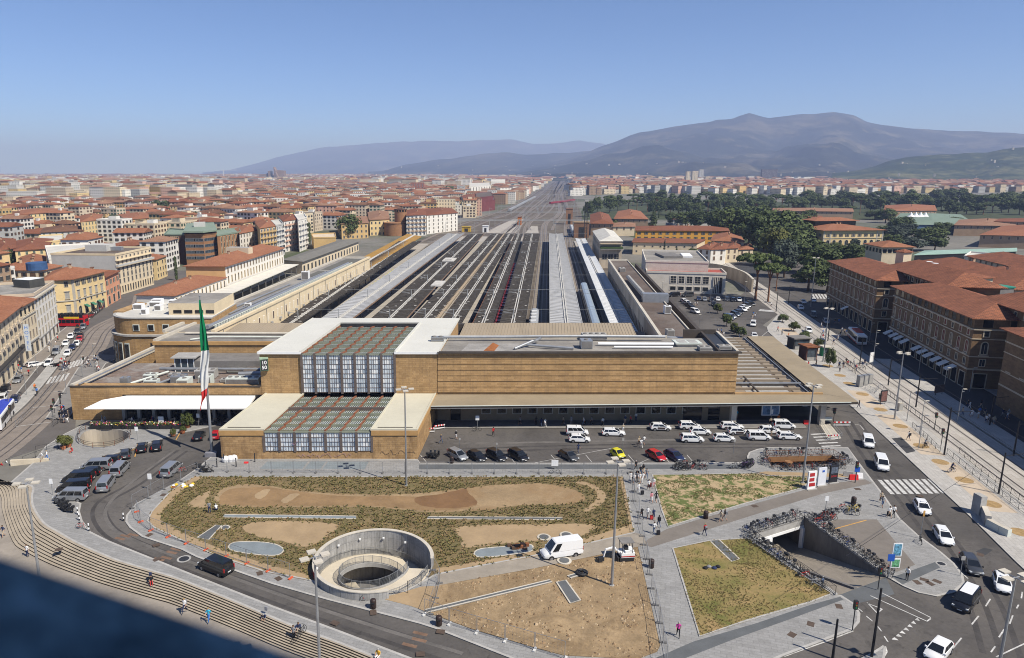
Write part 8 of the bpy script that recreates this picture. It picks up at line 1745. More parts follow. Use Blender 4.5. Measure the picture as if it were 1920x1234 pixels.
## FLAG, LAMPS, POLES, SIGNS
fp=thg('flagpole','very tall grey flagpole left of the entrance block','flagpole',G(398,853));FH=HT(398,853,377,557)
lean=VC((-.35,0,0));MB().T([(0,0,0),(0,0,FH*.5),(0,0,FH)],[.28,.2,.08],10,STL).B('pole',fp,smooth=40);MB().L([(.7,0),(.7,.5),(.45,.6)],12,(0,0,0),CONC).B('base',fp);MB().L([(.02,0),(.16,.1),(.16,.25),(.02,.35)],8,(0,0,FH),STL).B('finial',fp)
MB().X(-.9,1.0,-1.1,-.4,0,.75,mat('wrapped_crate',(.20,.20,.22),.6,.2,1)).B('crate',fp)
fl=thg('flag','limp Italian flag in green, white and red hanging from the tall pole','flag',G(398,853))
FG,FW,FR=mat('flag_green',(.0,.16,.06),.8,.08,.6),mat('flag_white',(.62,.62,.60),.8,.06,.6),mat('flag_red',(.50,.03,.03),.8,.08,.6)
def curve(v,T):
 for(a,p),(b,q)in zip(T,T[1:]):
  if v<=b:f=(v-a)/(b-a);f=f*f*(3-2*f);return p+(q-p)*f
 return T[-1][1]
def flag_piece(v0,v1,m,nm):
 """limp cloth hanging down beside the pole"""
 mb=MB();NU,NV=12,22;V=[]
 for j in range(NV+1):
  v=v0+(v1-v0)*j/NV;c=curve(v,[(0,.12),(.2,.2),(.45,.38),(.7,-.2),(.87,-.3),(1,-1.1)]);w=curve(v,[(0,.1),(.12,.3),(.45,.7),(.7,.76),(.87,.5),(1,.14)])
  for i in range(NU+1):u=i/NU*2-1;V.append((c+u*w,-.42+.2*sin(u*6+v*11)*min(1,v*3)+.12*sin(v*23+u*2),FH-.4-18.3*v+.5*u*v*v))
 mb.F(V,[(j*(NU+1)+i,j*(NU+1)+i+1,(j+1)*(NU+1)+i+1,(j+1)*(NU+1)+i)for j in range(NV)for i in range(NU)],m);mb.B(nm,fl,smooth=180)
flag_piece(0,.46,FG,'green_stripe');flag_piece(.46,.83,FW,'white_stripe');flag_piece(.83,1.0,FR,'red_stripe')
def tla(p,h,label,rz=0):
 t=thg('tall_lamp',label,'street lamp',p,rz,'tall floodlight masts of the square');MB().T([(0,0,0),(0,0,h)],[.17,.09],8,STL).B('pole',t,smooth=40);MB().L([(.3,0),(.3,.1)],10,(0,0,0),CONC).B('base',t)
 mb=MB();mb.T([(-1.0,0,h),(1.0,0,h)],.05,5,STL);mb.B('arm',t);mb=MB();mb.T([(0,-1.0,h),(0,1.0,h)],.05,5,STL);mb.B('arm',t)
 for x,y in((-.95,0),(.95,0),(0,-.95),(0,.95)):mb=MB();mb.X(x-.4,x+.4,y-.3,y+.3,h-.02,h+.14,CNL);f=mb.B('floodlight',t);mb=MB();mb.X(x-.33,x+.33,y-.24,y+.24,h-.045,h-.021,LAMP);mb.B('lens',f)
 return t
for bx,by,tx,ty,lab in((1677,786,1696,663,'tall lamp mast on the tram pavement right of the canopy corner'),(1505,905.5,1528,724,'tall lamp mast at the lawn corner before the bicycle opening'),(1147,1098,1163,867,'tall lamp mast in the rough soil ground by the excavator'),(762,911,760,731,'tall lamp mast in the planted bed before the entrance'),(1543,678,1555,579,'tall lamp mast near the kiosks'),(1520,575,1526,484,'tall lamp mast before the dark trees')):
 tla(G(bx,by,.12),HT(bx,by,tx,ty),lab,.2)
p=G(49,907,13.6);tla(VC((p.x,p.y,-1.2)),14.8,'tall lamp mast rising from the curved steps at far left',.2);p=G(590,1045,13.4);tla(VC((p.x,p.y,-.6)),14.0,'tall lamp mast before the spiral ramp',.5);p=G(1904,1083,12.5);tla(VC((p.x,p.y,0)),12.5,'tall lamp mast at the lower right corner',.3)
BLK=mat('black_pole',(.018,.018,.02),.5,.1,1)
def pole(p,h,r,m,label,cat,name,group=None,arm=0,head=False,rz=0):
 t=thg(name,label,cat,p,rz,group);MB().T([(0,0,0),(0,0,h)],[r,r*.7],7,m).B('pole',t,smooth=40)
 if arm:MB().T([(0,0,h*.92),(arm,0,h*.94)],.05,5,m).B('arm',t)
 if head:MB().X((arm or 0)-.35,(arm or 0)+.35,-.14,.14,h-.02,h+.1,CNL if m is not BLK else m).B('lamp_head',t)
 return t
for i,(a,b,c,d_)in EN(((1770,854,1787,764),(1872,927,1889,849),(1561,1236,1573,1161),(1634,1233,1658,1103),(1717,764,1726,705),(1665,723,1672,672),(1612,683,1616,636),(1552,640,1556,595),(1900,855,1908,790),(1855,800,1862,742),(1455,585,1458,548),(1478,570,1481,535))):
 pole(G(a,b),HT(a,b,c,d_),.14,BLK,'black tram wire pole '+['right of the bench pavement by the zebra','near the gravel pits at right','at the bottom edge, left of two','at the bottom edge, right of two','beside the tall lamp on the tram pavement','behind the advertising panel','by the tram stop crowd','beside the shrub near the kiosks','at the right edge by the platform','behind the platform near the right edge','at the car park corner, left one','at the car park corner, right one'][i],'pole','tram_pole',arm=3.2 if i not in(2,3)else 0,rz=.18 if i%2 else-.2)
for i,(a,b,c,d_)in EN(((1724,816,1737,752),(1795,790,1807,730),(1760,680,1768,620),(1722,700,1727,652),(1637,675,1640,620),(1700,790,1707,735),(1635,692,1640,645),(1722,842,1735,790),(1818,735,1832,690),(1630,640,1633,606),(1610,618,1614,578),(1770,728,1780,690),(1895,760,1908,735))):
 pole(G(a,b),HT(a,b,c,d_),.07,STL,'slim grey street lamp '+['before the tall mast on the tram pavement','on the far platform','in front of the white awnings','left of the awnings','at the tram stop','by the platform end','beside the kiosk cabinets','over the gravel pit with cyclist','in the shade before the nearest arcade','in the shade by the bus','near the arcade corner','at the platform middle','at the right edge'][i],'street lamp','street_lamp','slim street lamps of the tram street',arm=.5,head=True)
for i,(a,b,c,d_)in EN(((1308,650,1312,520),(1330,590,1331,500),(1395,575,1399,470),(1240,575,1243,520),(1358,575,1362,490))):pole(G(a,b),min(9,HT(a,b,c,d_)),.06,STL,'thin grey lamp post '+['nearest the canopy','in the middle of the car park','beside the umbrella pine','behind the side wing','before the pavilion porch'][i],'street lamp','street_lamp','thin posts of the car park',head=True)
for i,(a,b,c,d_)in EN(((178,690,176,645),(155,708,153,668),(125,740,121,700),(117,790,116,738),(70,700,68,660),(50,742,47,700),(20,780,17,733),(97,650,95,610),(100,790,100,765))):pole(G(a,b),HT(a,b,c,d_),.07,STL if i!=3 else BLK,['slim lamp by the rounded corner building','slim lamp at the left crossing','slim lamp over the tram tracks','black signal pole at the cafe wing corner','slim lamp on the left tram platform','second slim lamp on the left tram platform','slim lamp at the blue bus','slim lamp by the white palazzo','small post by the left zebra'][i],'street lamp'if i!=3 else'pole','street_lamp',None,arm=.5,head=True)
for k,o_ in EN((11.7,15.9)):MB().T([(*K(-60,o_),5.6),(*K(60,o_),5.4),(*K(200,o_),5.6)],.025,4,BLK).B('tram_wire',label=['left','right'][k]+' overhead tram wire of the right street',cat='wire')
MB().T([G(1570,1170)+VC((0,0,8)),G(1800,1000)+VC((0,0,8.5))],.02,4,BLK).B('span_wire',label='thin span wire over the lower right junction',cat='wire')
def signal(px,py,h,label,z=0.12,rz=0):
 t=thg('traffic_light',label,'traffic light',G(px,py,z),rz);MB().T([(0,0,0),(0,0,h)],.06,6,DKM).B('pole',t);MB().X(-.18,.18,-.16,.16,h-.9,h+.1,DKM).B('head',t)
 for k in range(3):MB().L([(.1,0),(.1,.03)],8,(0,0,0),mat('lens_'+'rag'[k],((.2,.02,.02),(.2,.12,.02),(.02,.15,.06))[k],.3,0)).xform(Matrix.Translation((0,-.16,h-.1-.28*k))@Matrix.Rotation(PI/2,4,'X')).B('lens',t)
 return t
for a in((1603,905,3.4,'traffic light beside the blue crossing sign'),(1752,805,3.2,'traffic light left one on the tram pavement'),(1764,837,3.2,'traffic light right one on the tram pavement'),(1598,1182,3.4,'traffic light at the kerb corner by the give way teeth'),(1562,795,3.0,'round sign post light at the canopy corner'),(1646,1105,2.8,'signal with blue sign at the underpass mouth')):signal(*a)
for i,a in EN(((100,790,3.2),(22,790,3.2),(103,775,3),(40,700,3),(158,690,3),(115,765,3))):signal(*a,['traffic light at the left zebra','traffic light at the left edge','second traffic light at the left zebra','traffic light on the left platform','traffic light by the crossing crowd','green lit traffic light near the cafe corner'][i],z=0)
def sign(px,py,h,w,hh,m,label,z=.12,rz=0,name='road_sign',txt=None,tm=None,ts=.4):
 t=thg(name,label,'sign',G(px,py,z),rz);MB().T([(0,0,0),(0,0,h)],.04,5,STL).B('post',t);MB().X(-w/2,w/2,-.08,-.04,h-hh,h,m).B('plate',t)
 if txt:text(txt,ts,tm or WHT,t,(0,-.095,h-hh/2))
 return t
SB=mat('sign_blue_plate',(.02,.09,.40),.5,.05,1)
sign(1604,905,2.6,.8,.8,SB,'blue pedestrian crossing sign by the promotional banners');sign(1665,1085,3.2,.8,.9,SB,'blue crossing sign below the map board at the ramp');sign(258,826,2.6,.6,.8,WHT,'small white parking sign by the oval well');sign(373,800,2.6,.6,.8,WHT,'white parking sign before the cafe planter');sign(283,918,2.6,.6,.9,WHT,'white no stopping sign on the garden kerb');sign(99,928,2.6,.5,.8,WHT,'white sign beside the nearest silver minibus');sign(895,804,2.6,.7,.9,WHT,'white taxi sign before the dark portico');sign(1546,970,3.2,.5,.7,WHT,'white sign over the red share bikes');sign(1725,1010,4.0,.25,.8,PAINT_Y,'thin yellow sign post beside the lone bicycle');sign(1800,1080,2.6,.5,.5,CONC,'round sign seen from behind at the island tip');sign(1445,792,2.6,.5,.9,WHT,'white sign behind the taxis');sign(1040,880,1.6,1.1,1.0,WHT,'white notice board on the site fence');sign(931,862,3.0,.3,.3,CONC,'slim parking post beside the black car');sign(862,848,2.6,.3,.4,CONC,'slim parking post beside the silver car');sign(1167,850,2.8,.35,.5,CONC,'slim parking post beside the yellow car');sign(1375,850,2.6,.35,.5,CONC,'slim sign post before the lawn bicycles')
mp=thg('map_board','double tourist map board on a post at the head of the ramp wall','sign',G(1675,1078,.12));MB().T([(0,0,0),(0,0,4.2)],.06,6,STL).B('post',mp)
for z,h,m in((2.5,1.7,mat('map_print',(.12,.30,.42),.5,.7,3)),(1.0,1.2,mat('map_print_green',(.12,.32,.16),.5,.6,3))):MB().X(-.55,.55,-.12,-.05,z,z+h,WHT).B('frame',mp);MB().X(-.43,.43,-.14,-.121,z+.12,z+h-.12,m).B('print',mp)
for k,(px,py,m,lab,tx,tm)in EN(((1520,917,WHT,'red and white promotional banner leftmost of three',None,None),(1539,910,mat('banner_pale',(.62,.63,.66),.5,.06,1),'white promotional banner middle of three',None,None),(1561,905,mat('banner_black',(.02,.02,.025),.5,.2,1),'black promotional banner with red lettering, rightmost of three','GOGH',mat('banner_red',(.5,.03,.03),.5,.1,1)))):
 t=thg('promotional_banner',lab,'banner',G(px,py,.12),.25);MB().X(-.72,.72,-.12,.12,0,2.9,m).B('panel',t);MB().X(-.85,.85,-.4,.4,0,.1,CONC).B('base',t)
 if k==0:
  for z in(.5,1.3,2.1):MB().X(-.5,.55-.2*(z>1),-.15,-.121,z,z+.55,PTS['red']).B('red_print',t)
 if k==1:MB().X(-.1,.3,-.15,-.121,2.2,2.5,SB).B('blue_print',t)
 if tx:text(tx,.38,tm,t,(0,-.13,1.1));MB().X(-.6,.6,-.15,-.121,1.6,2.6,mat('banner_photo',(.10,.12,.16),.5,.6,4)).B('picture',t)
for k in range(3):p=G(1611+k*9,725-k*3,.12);t=thg('metal_cabinet',['left','middle','right'][k]+' grey metal cabinet on the tram pavement','cabinet',p,.2);MB().X(-.5,.5,-.5,.5,0,2.6-.2*k,STL).B('case',t);MB().X(-.42,.42,-.53,-.501,.2,2.2,CONC).B('door',t)
t=thg('advertising_stand','dark glazed advertising panel with map on the tram pavement','panel',G(1655,758,.12),.35);MB().X(-.9,.9,-.1,.1,.5,3.0,DKM).B('case',t);MB().X(-.75,.75,-.13,-.101,.7,2.8,mat('poster_dull_red',(.16,.08,.07),.5,.5,2)).B('poster',t);MB().T([(-.6,0,0),(-.6,0,.5)],.06,5,DKM).B('leg',t);MB().T([(.6,0,0),(.6,0,.5)],.06,5,DKM).B('leg',t)
t=thg('utility_cabinet','pale square cabinet behind the tall lamp on the tram pavement','cabinet',G(1686,770,.12),.2);MB().X(-.45,.45,-.35,.35,0,1.7,CNL).B('case',t);MB().X(-.4,.4,-.37,-.351,.2,1.5,CONC).B('door',t)
t=thg('advertising_board','white advertising board at the tram stop crowd','panel',G(1633,682,.3),.5);MB().X(-.8,.8,-.08,.08,.4,2.9,WHT).B('panel',t);MB().X(-.1,.1,-.07,.07,0,.4,STL).B('foot',t)
t=thg('advertising_board','dark red lettered board in the shade of the far platform','panel',G(1760,740,.3),.3);MB().X(-1.3,1.3,-.1,.1,.5,2.2,mat('board_dark',(.10,.07,.06),.6,.3,2)).B('panel',t);MB().T([(-.9,0,0),(-.9,0,.6)],.07,5,DKM).B('leg',t);MB().T([(.9,0,0),(.9,0,.6)],.07,5,DKM).B('leg',t)
def kiosk(px,py,w,d,h,m,roof,label,rz=.15):
 t=thg('kiosk',label,'kiosk',G(px,py,.12),rz);MB().X(-w/2,w/2,0,d,0,h,m).B('wall',t);MB().X(-w/2-.3,w/2+.3,-.5,d+.3,h,h+.3,roof).B('roof',t);MB().X(-w*.42,w*.42,-.05,-.001,.9,h-.3,SKYG).B('shop_window',t);MB().X(-w*.42,w*.42,-.08,-.001,.1,.85,CONC).B('counter',t)
 return t
kiosk(1502,655,4.6,3,2.9,DKM,CND,'dark newspaper kiosk behind the canopy corner');kiosk(1521,676,3.0,3.2,3.4,mat('kiosk_brown',(.12,.05,.04),.7,.2,1),RUST,'rusty brown kiosk right of the dark one');kiosk(1548,668,1.8,1.4,2.4,mat('kiosk_green',(.02,.22,.09),.6,.15,1),CNL,'small green booth beside the tall lamp')
for i,(px,b,tp,r)in EN(((1467,605,590,9),(1488,622,604,9),(1508,645,622,9),(1533,660,635,8),(1555,690,655,9),(1345,588,570,8),(1362,612,590,9),(1376,626,606,8),(1389,632,614,9))):
 at(px,b,tp,r,'round','leaf_light'if i%2 else'leaf_mid','young tree '+['at the pavement tip','second along the tram pavement','third along the tram pavement','left of the green booth','in front of the tram stop','in the middle of the car park','by the blue minibus','behind the canopy roof','nearest the canopy roof'][i],'young street trees')
t=thg('stone_pylon','concrete pylon with long low wall on the right pavement','wall',(0,0,0));mb=MB();p=G(1833,962,.12);mb.O((p.x,p.y),.9,1.4,.12,2.9,.1,CONC);mb.B('pylon',t)
wl2=[G2(1843,966,.12),G2(1851,985,.12),G2(1875,998,.12),G2(1892,1006,.12)]
for k,(a,b,h,m)in EN(((wl2[0],wl2[1],1.5,CONC),(wl2[1],wl2[2],1.1,FRW),(wl2[2],wl2[3],1.1,FRW))):mb=MB();mb.O(lp(a,b,.5),dist(a,b),.7,.12,h,atan2(b[1]-a[1],b[0]-a[0]),m,CNL);mb.B('wall_section',t)
## FENCES, BICYCLES, SMALL THINGS
WIRE=mat('fence_wire',(.20,.20,.20),.6,.1,2,metal=.4)
def panel_mesh(L,h=2.0):
 mb=MB()
 for x in(.04,L-.04):mb.T([(x,0,.08),(x,0,h)],.028,5,STL)
 for z in(.2,h-.03):mb.T([(.04,0,z),(L-.04,0,z)],.022,4,STL)
 for k in range(1,8):mb.T([(L*k/8,0,.2),(L*k/8,0,h)],.006,3,WIRE,cap=False)
 for k in range(1,5):mb.T([(0,0,.2+(h-.2)*k/5),(L,0,.2+(h-.2)*k/5)],.006,3,WIRE,cap=False)
 return mb.mesh('fence_panel')
FOOT=mat('fence_foot',(.13,.125,.12),.9,.2,2);FOOT_O=mat('fence_foot_orange',(.55,.10,.04),.8,.15,2);FOOT_W=mat('fence_foot_white',(.55,.54,.51),.8,.15,2)
def sfn(pts,label,foot=FOOT,z=.13,step=3.5):
 t=thg('site_fence',label,'fence');g=[G(*p,z)for p in pts];d=[0]
 for a,b in zip(g,g[1:]):d.append(d[-1]+(b-a).length)
 n=max(1,round(d[-1]/step));L=d[-1]/n;me=panel_mesh(L-.03);fm=MB();fm.X(-.12,.12,-.36,.36,0,.14,foot);fme=fm.mesh('foot')
 def at_d(s):
  for i in range(len(g)-1):
   if s<=d[i+1]+1e-6:return g[i].lerp(g[i+1],(s-d[i])/(d[i+1]-d[i]))
  return g[-1]
 for k in range(n+1):
  p=at_d(min(k*L,d[-1]));q=at_d(min((k+1)*L,d[-1]))if k<n else p+(p-at_d((k-1)*L));a=atan2(q.y-p.y,q.x-p.x)
  f=link('foot',fme,t,loc=p,rz=a)
  if k<n:w=link('fence_panel',me,t,loc=p,rz=a);w.scale=((q-p).length/L,1,1)
 return t
sfn([(385,885),(700,887.5),(1000,888),(1178,888)],'wire site fence along the back of the planted garden')
sfn([(1183,886),(1190,915),(1186,935),(1199,962),(1196,985),(1204,1006)],'zigzag wire site fence between planted garden and the crowd path')
sfn([(1206,1022),(1212,1046),(1218,1078)],'wire site fence behind the small excavator')
sfn([(1221,1104),(1230,1138),(1237,1170),(1243,1205),(1250,1245)],'wire site fence along the rough ground beside the grey path')
sfn([(257,960),(267,988),(294,1000),(360,1023),(431,1046),(500,1070),(545,1085)],'wire site fence with orange feet along the loop road',FOOT_O)
sfn([(248,953),(277,936),(301,921),(330,907),(372,889)],'slanting wire site fence left of the planted garden')
sfn([(796,1153),(850,1174),(898,1188),(950,1203),(1003,1219),(1060,1236)],'wire site fence with white feet along the front of the rough ground',FOOT_W)
sfn([(806,1152),(816,1128),(822,1104),(826,1088),(812,1070)],'folded wire gate panels beside the spiral ramp')
def rlg(pts,label,z=.12,h=1.1,cross=True,m=DKM,step=1.9):
 t=thg('railing',label,'railing');g=[G(*p,z)if len(p)==2 else VC(p)for p in pts];n_=0
 for a,b in zip(g,g[1:]):
  n=max(1,round((b-a).length/step))
  for k in range(n+1):p=a.lerp(b,k/n);MB().T([p,p+VC((0,0,h))],.03,4,m).B('post',t)
  mb=MB()
  for zz in(h,.2):mb.T([a+VC((0,0,zz)),b+VC((0,0,zz))],.025,4,m)
  if cross:
   for k in range(n):p,q=a.lerp(b,k/n),a.lerp(b,(k+1)/n);mb.T([p+VC((0,0,.2)),q+VC((0,0,h))],.014,3,m,cap=False);mb.T([p+VC((0,0,h)),q+VC((0,0,.2))],.014,3,m,cap=False)
  o=mb.B('rails',t)
 return t
rlg([(1710,802),(1738,826),(1762,850)],'crossed dark railing on the tram pavement above the zebra');rlg([(1775,852),(1810,880),(1850,912),(1925,968)],'long crossed dark railing on the tram pavement at right');rlg([(1798,850),(1840,885),(1925,950)],'second crossed railing across the tramway at right')
rlg([(1560,668),(1580,685),(1610,706)],'dark railing by the tram stop crowd');rlg([(1622,728),(1640,738),(1650,727)],'pale railing around the metal cabinets',m=STL);rlg([(1655,735),(1760,812)],'thin railing along the far platform',cross=False)
rlg([(1405,1002),(1508,971),(1663,1082)],'dark railing round the far and right side of the underpass ramp',z=.3);rlg([(1405,1004),(1500,1070),(1566,1115)],'dark railing along the left side of the underpass ramp',z=.3)
rlg([(1435,857),(1562,854),(1585,873),(1447,878),(1435,857)],'rusty red railing round the rectangular bicycle opening',m=RUST)
rlg([(68,848),(108,840)],'dark railing over the cream wall at left',cross=False);rlg([(44,868),(110,842),(120,846)],'dark railing behind the cream wall at left',cross=False);rlg([(100,800),(132,778)],'dark railing at the cafe wing corner',z=0,cross=False);rlg([(30,800),(128,690)],'railing on the left tram platform',z=.24,cross=False,m=STL)
def torus(mb,x,r,w,m,N=14):
 i0=len(mb.v);k=mb.mi(m)
 for j in range(N):
  t=2*PI*j/N
  for q in range(4):s=2*PI*q/4;rr=r+w*cos(s);mb.v.append((x+rr*cos(t),w*sin(s),r+w+rr*sin(t)))
 for j in range(N):
  for q in range(4):a,b=i0+4*j,i0+4*((j+1)%N);mb.f.append((a+q,b+q,b+(q+1)%4,a+(q+1)%4));mb.m.append(k)
 return mb
BKM={'black':mat('bicycle_black',(.015,.015,.016),.4,.1,2),'red':mat('bicycle_red',(.40,.03,.02),.4,.1,2),'grey':mat('bicycle_silver',(.30,.31,.32),.4,.1,2),'blue':mat('bicycle_blue',(.03,.06,.2),.4,.1,2),'purple':mat('bicycle_purple',(.16,.06,.25),.4,.1,2),'yellow':mat('bicycle_yellow',(.5,.36,.03),.4,.1,2)}
WHM=torus(MB(),0,.31,.028,TYRE);
for k in range(6):WHM.T([(0,0,.338),(.3*cos(k*PI/3),0,.338+.3*sin(k*PI/3))],.008,3,STL,cap=False)
WHMESH=WHM.mesh('wheel');SADM=MB().X(-.13,.13,-.08,.08,0,.07,PLA).mesh('saddle');HBM=MB().T([(-.05,-.3,0),(.05,-.12,.03),(.05,.12,.03),(-.05,.3,0)],.02,4,DKM).mesh('handlebar');BASKET=MB().X(-.16,.16,-.17,.17,0,.26,DKM).mesh('basket')
FRM={}
for k_,m_ in BKM.items():FRM[k_]=MB().T([(-.52,0,.338),(-.08,0,.3),(-.2,0,.86),(-.52,0,.338)],.025,4,m_).T([(-.08,0,.3),(.36,0,.82),(-.19,0,.8)],.028,4,m_).T([(.52,0,.338),(.34,0,.95)],.025,4,m_).T([(-.52,.0,.72),(.0,0,.7)],.03,4,m_).mesh('frame')
nb=0;BP={}
def bcy(p,a,col,label,group=None,basket=False):
 t=thg('bicycle',label,'bicycle',p,a,group);link('frame',FRM[col],t);link('wheel',WHMESH,t,loc=(-.52,0,0));link('wheel',WHMESH,t,loc=(.52,0,0));link('saddle',SADM,t,loc=(-.22,0,.88));link('handlebar',HBM,t,loc=(.32,0,.97))
 if basket:link('basket',BASKET,t,loc=(.5,0,.72))
 t.rotation_euler=(RU(-.14,.14),0,a);return t
def bkr(p0,p1,off,label,group,step=.55,a0=PI/2,cols=('black','black','grey','red','black','blue','grey')):
 a,b=VC((*p0,.12)),VC((*p1,.12));d=b-a;n=int(d.length/step);an=atan2(d.y,d.x);nrm=VC((-d.y,d.x,0)).normalized()*off
 for k in range(n):
  if rnd.random()<.1:continue
  c=RC(cols);bcy(a.lerp(b,(k+.5)/n)+nrm+VC((RU(-.15,.15),RU(-.15,.15),0)),an+a0+RU(-.35,.35),c,{'grey':'silver'}.get(c,c)+' bicycle '+label,group,rnd.random()<.3)
GO,GR='bicycles along the rectangular opening','bicycles along the underpass railings'
q=[(*p,)for p in PIT_BIKE]
bkr(q[0],q[1],.85,'on the back railing of the rectangular opening',GO);bkr(q[1],q[2],.75,'on the right railing of the rectangular opening',GO);bkr(q[2],q[3],1.0,'on the front railing of the rectangular opening',GO,.5);bkr(q[3],q[0],.75,'on the left railing of the rectangular opening',GO)
q=[G2(1405,1003,.12),G2(1508,971,.12),G2(1660,1080,.12),G2(1563,1112,.12)]
bkr(q[0],q[1],.65,'on the far railing above the underpass portal',GR,.5);bkr(q[1],q[2],.65,'on the right railing of the underpass ramp',GR,.5);bkr(q[0],q[3],-.6,'on the left railing of the underpass ramp',GR,.5)
def bike_heap(x0,x1,y0,y1,n,cols,label,group):
 for k in range(n):c=RC(cols);bcy(G(RU(x0,x1),RU(y0,y1),.14),RU(-.6,.9),c,{'grey':'silver'}.get(c,c)+' bicycle '+label,group,rnd.random()<.3)
bike_heap(1268,1322,872,882,22,('black','grey','red','grey'),'in the crowded rack at the lawn edge','bicycles at the lawn edge');bike_heap(1372,1410,870,880,14,('black','grey','purple','grey'),'in the rack left of the rectangular opening','bicycles left of the opening');bike_heap(1532,1562,964,976,13,('red','red','black','grey'),'in the share bike cluster above the ramp','share bikes above the ramp');bike_heap(1564,1608,955,968,8,('red','yellow','grey'),'scattered right of the share bike cluster','share bikes above the ramp')
for(x,y,a,c,l)in((690,1126,.2,'red','red and white bicycle leaning on the spiral ramp wall'),(1040,888,.1,'grey','silver bicycle below the white notice board'),(342,886,.5,'red','red share bicycle left of the yellow heap'),(152,992,-.2,'red','red bicycle at the left road edge'),(1726,1018,1.2,'black','lone black bicycle beside the thin yellow sign'),(895,808,.1,'black','black bicycle under the taxi sign'),(1784,886,.2,'blue','blue bicycle ridden on the tram pavement'),(1734,840,.5,'black','black bicycle over the gravel pit'),(1674,1080,.9,'grey','silver bicycle by the map board'),(567,1190,1.2,'black','black bicycle on the curved steps')):bcy(G(x,y,.13),a,c,l)
def lth(name,label,cat,px,py,prof,m,z=.13,part='body',n=12,rot=None):
 t=thg(name,label,cat,G(px,py,z));MB().L(prof,n,(0,0,0),m).B(part,t,smooth=50);return t
BIN=mat('bin_brown',(.035,.022,.018),.5,.15,2)
for x,y,l in((700,1140,'dark litter bin below the spiral ramp'),(1323,972,'dark litter bin at the patchy lawn'),(1600,945,'dark litter bin above the share bikes'),(1221,1064,'dark litter bin by the fence near the excavator'),(823,1172,'small dark litter bin at the loop road fence'),(847,868,'dark litter bin before the silver car')):
 t=lth('litter_bin',l,'litter bin',x,y,[(.3,0),(.34,.05),(.34,.95),(.3,1.05),(.18,1.12)],BIN);MB().X(-.2,.2,-.36,-.33,.7,.85,DKM).B('opening',t)
ex=thg('mini_excavator','small white excavator with dark canopy and red stripe on the rough soil','excavator',G(1172,1047,.25),.1)
for y in(-.5,.5):mb=MB();mb.P([(-.9,y-.2),(.9,y-.2),(.9,y+.2),(-.9,y+.2)],0,.42,PLA);mb.B('track',ex)
MB().X(-.7,1.0,-.65,.65,.45,1.05,WHT).B('body',ex);MB().X(-.7,1.02,-.67,.67,.55,.68,PTS['red']).B('stripe',ex);MB().X(-.2,.9,-.6,.6,1.05,1.3,WHT).B('engine_cover',ex)
for x in(-.6,.7):
 for y in(-.6,.6):MB().T([(x,y,1.0),(x-.05,y*.95,2.4)],.04,4,DKM).B('canopy_post',ex)
MB().X(-.8,.85,-.7,.7,2.4,2.5,CND).B('canopy_roof',ex);MB().X(-.2,.25,-.3,.3,1.1,1.75,PLA).B('seat',ex)
MB().T([(-.7,0,.8),(-1.6,-.2,1.75),(-2.6,-.3,1.55)],[.16,.14,.12],6,WHT).B('boom',ex);MB().T([(-2.6,-.3,1.6),(-2.9,-.35,.5)],[.12,.1],6,WHT).B('dipper',ex);MB().P([(-3.5,-.65),(-2.85,-.65),(-2.85,-.05),(-3.5,-.05)],[.05,.15,.15,.05],[.5,.6,.6,.5],DKM).B('bucket',ex);MB().X(-1.15,-1.0,-.7,.7,.1,.5,DKM).B('dozer_blade',ex)
t=thg('rubbish_heap','heap of yellow and black sacks on the garden kerb','heap',G(343,912,.14));YS=mat('yellow_sack',(.60,.40,.03),.7,.15,2)
for k in range(16):x,y,r=RU(-1.6,1.6),RU(-.6,.6),RU(.2,.4);MB().L([(r*.7,0),(r,r*.4),(r*.7,r*.9),(r*.15,r*1.1)],8,(0,0,0),RC([YS,YS,PLA,RUST,WHT])).B('sack',t,smooth=60).location=(x,y,0)
for k,(x,y)in EN(((423,866),(432,865),(439,864))):t=thg('builders_bag',['left','middle','right'][k]+' bulging white builders bag before the entrance wall','bag',G(x,y,.12));MB().L([(.5,0),(.62,.4),(.55,.8),(.3,.98),(.1,1.0)],9,(0,0,0),mat('white_sack',(.62,.62,.62),.8,.12,2)).B('sack',t,smooth=70)
for k,(x,y)in EN(((407,876),(443,875),(478,866),(420,868))):t=thg('bollard','dark slim bollard '+['left of the white bags','right of the white bags','beside the plinth','behind the white bags'][k],'bollard',G(x,y,.12));MB().T([(0,0,0),(0,0,1.5)],.09,6,DKM).B('post',t);MB().L([(.1,1.5),(.02,1.56)],6,(0,0,0),DKM).B('cap',t)
for k,(x,y)in EN(((232,976),(146,965),(149,976),(167,996))):
 t=thg('striped_bollard','black and white striped bollard '+['on the garden island tip','beside the motorcycles','below the motorcycles','beside the red bicycle'][k],'bollard',G(x,y,.12))
 for i in range(4):MB().L([(.09,i*.28),(.09,i*.28+.28)],8,(0,0,0),(PLA,WHT)[i%2]).B('band',t)
def bar_(px,py,label,m,w=1.2,h=.8,a=0.0,z=.12):
 t=thg('plastic_barrier',label,'barrier',G(px,py,z),a);MB().F([(-w/2,-.25,0),(w/2,-.25,0),(w/2,.25,0),(-w/2,.25,0),(-w/2+.06,-.1,h),(w/2-.06,-.1,h),(w/2-.06,.1,h),(-w/2+.06,.1,h)],[(0,1,5,4),(1,2,6,5),(2,3,7,6),(3,0,4,7),(4,5,6,7)],m).B('body',t);MB().X(-w*.3,w*.3,-.3,.3,0,.08,m).B('foot',t);return t
RBR=mat('barrier_red',(.55,.02,.02),.5,.08,1)
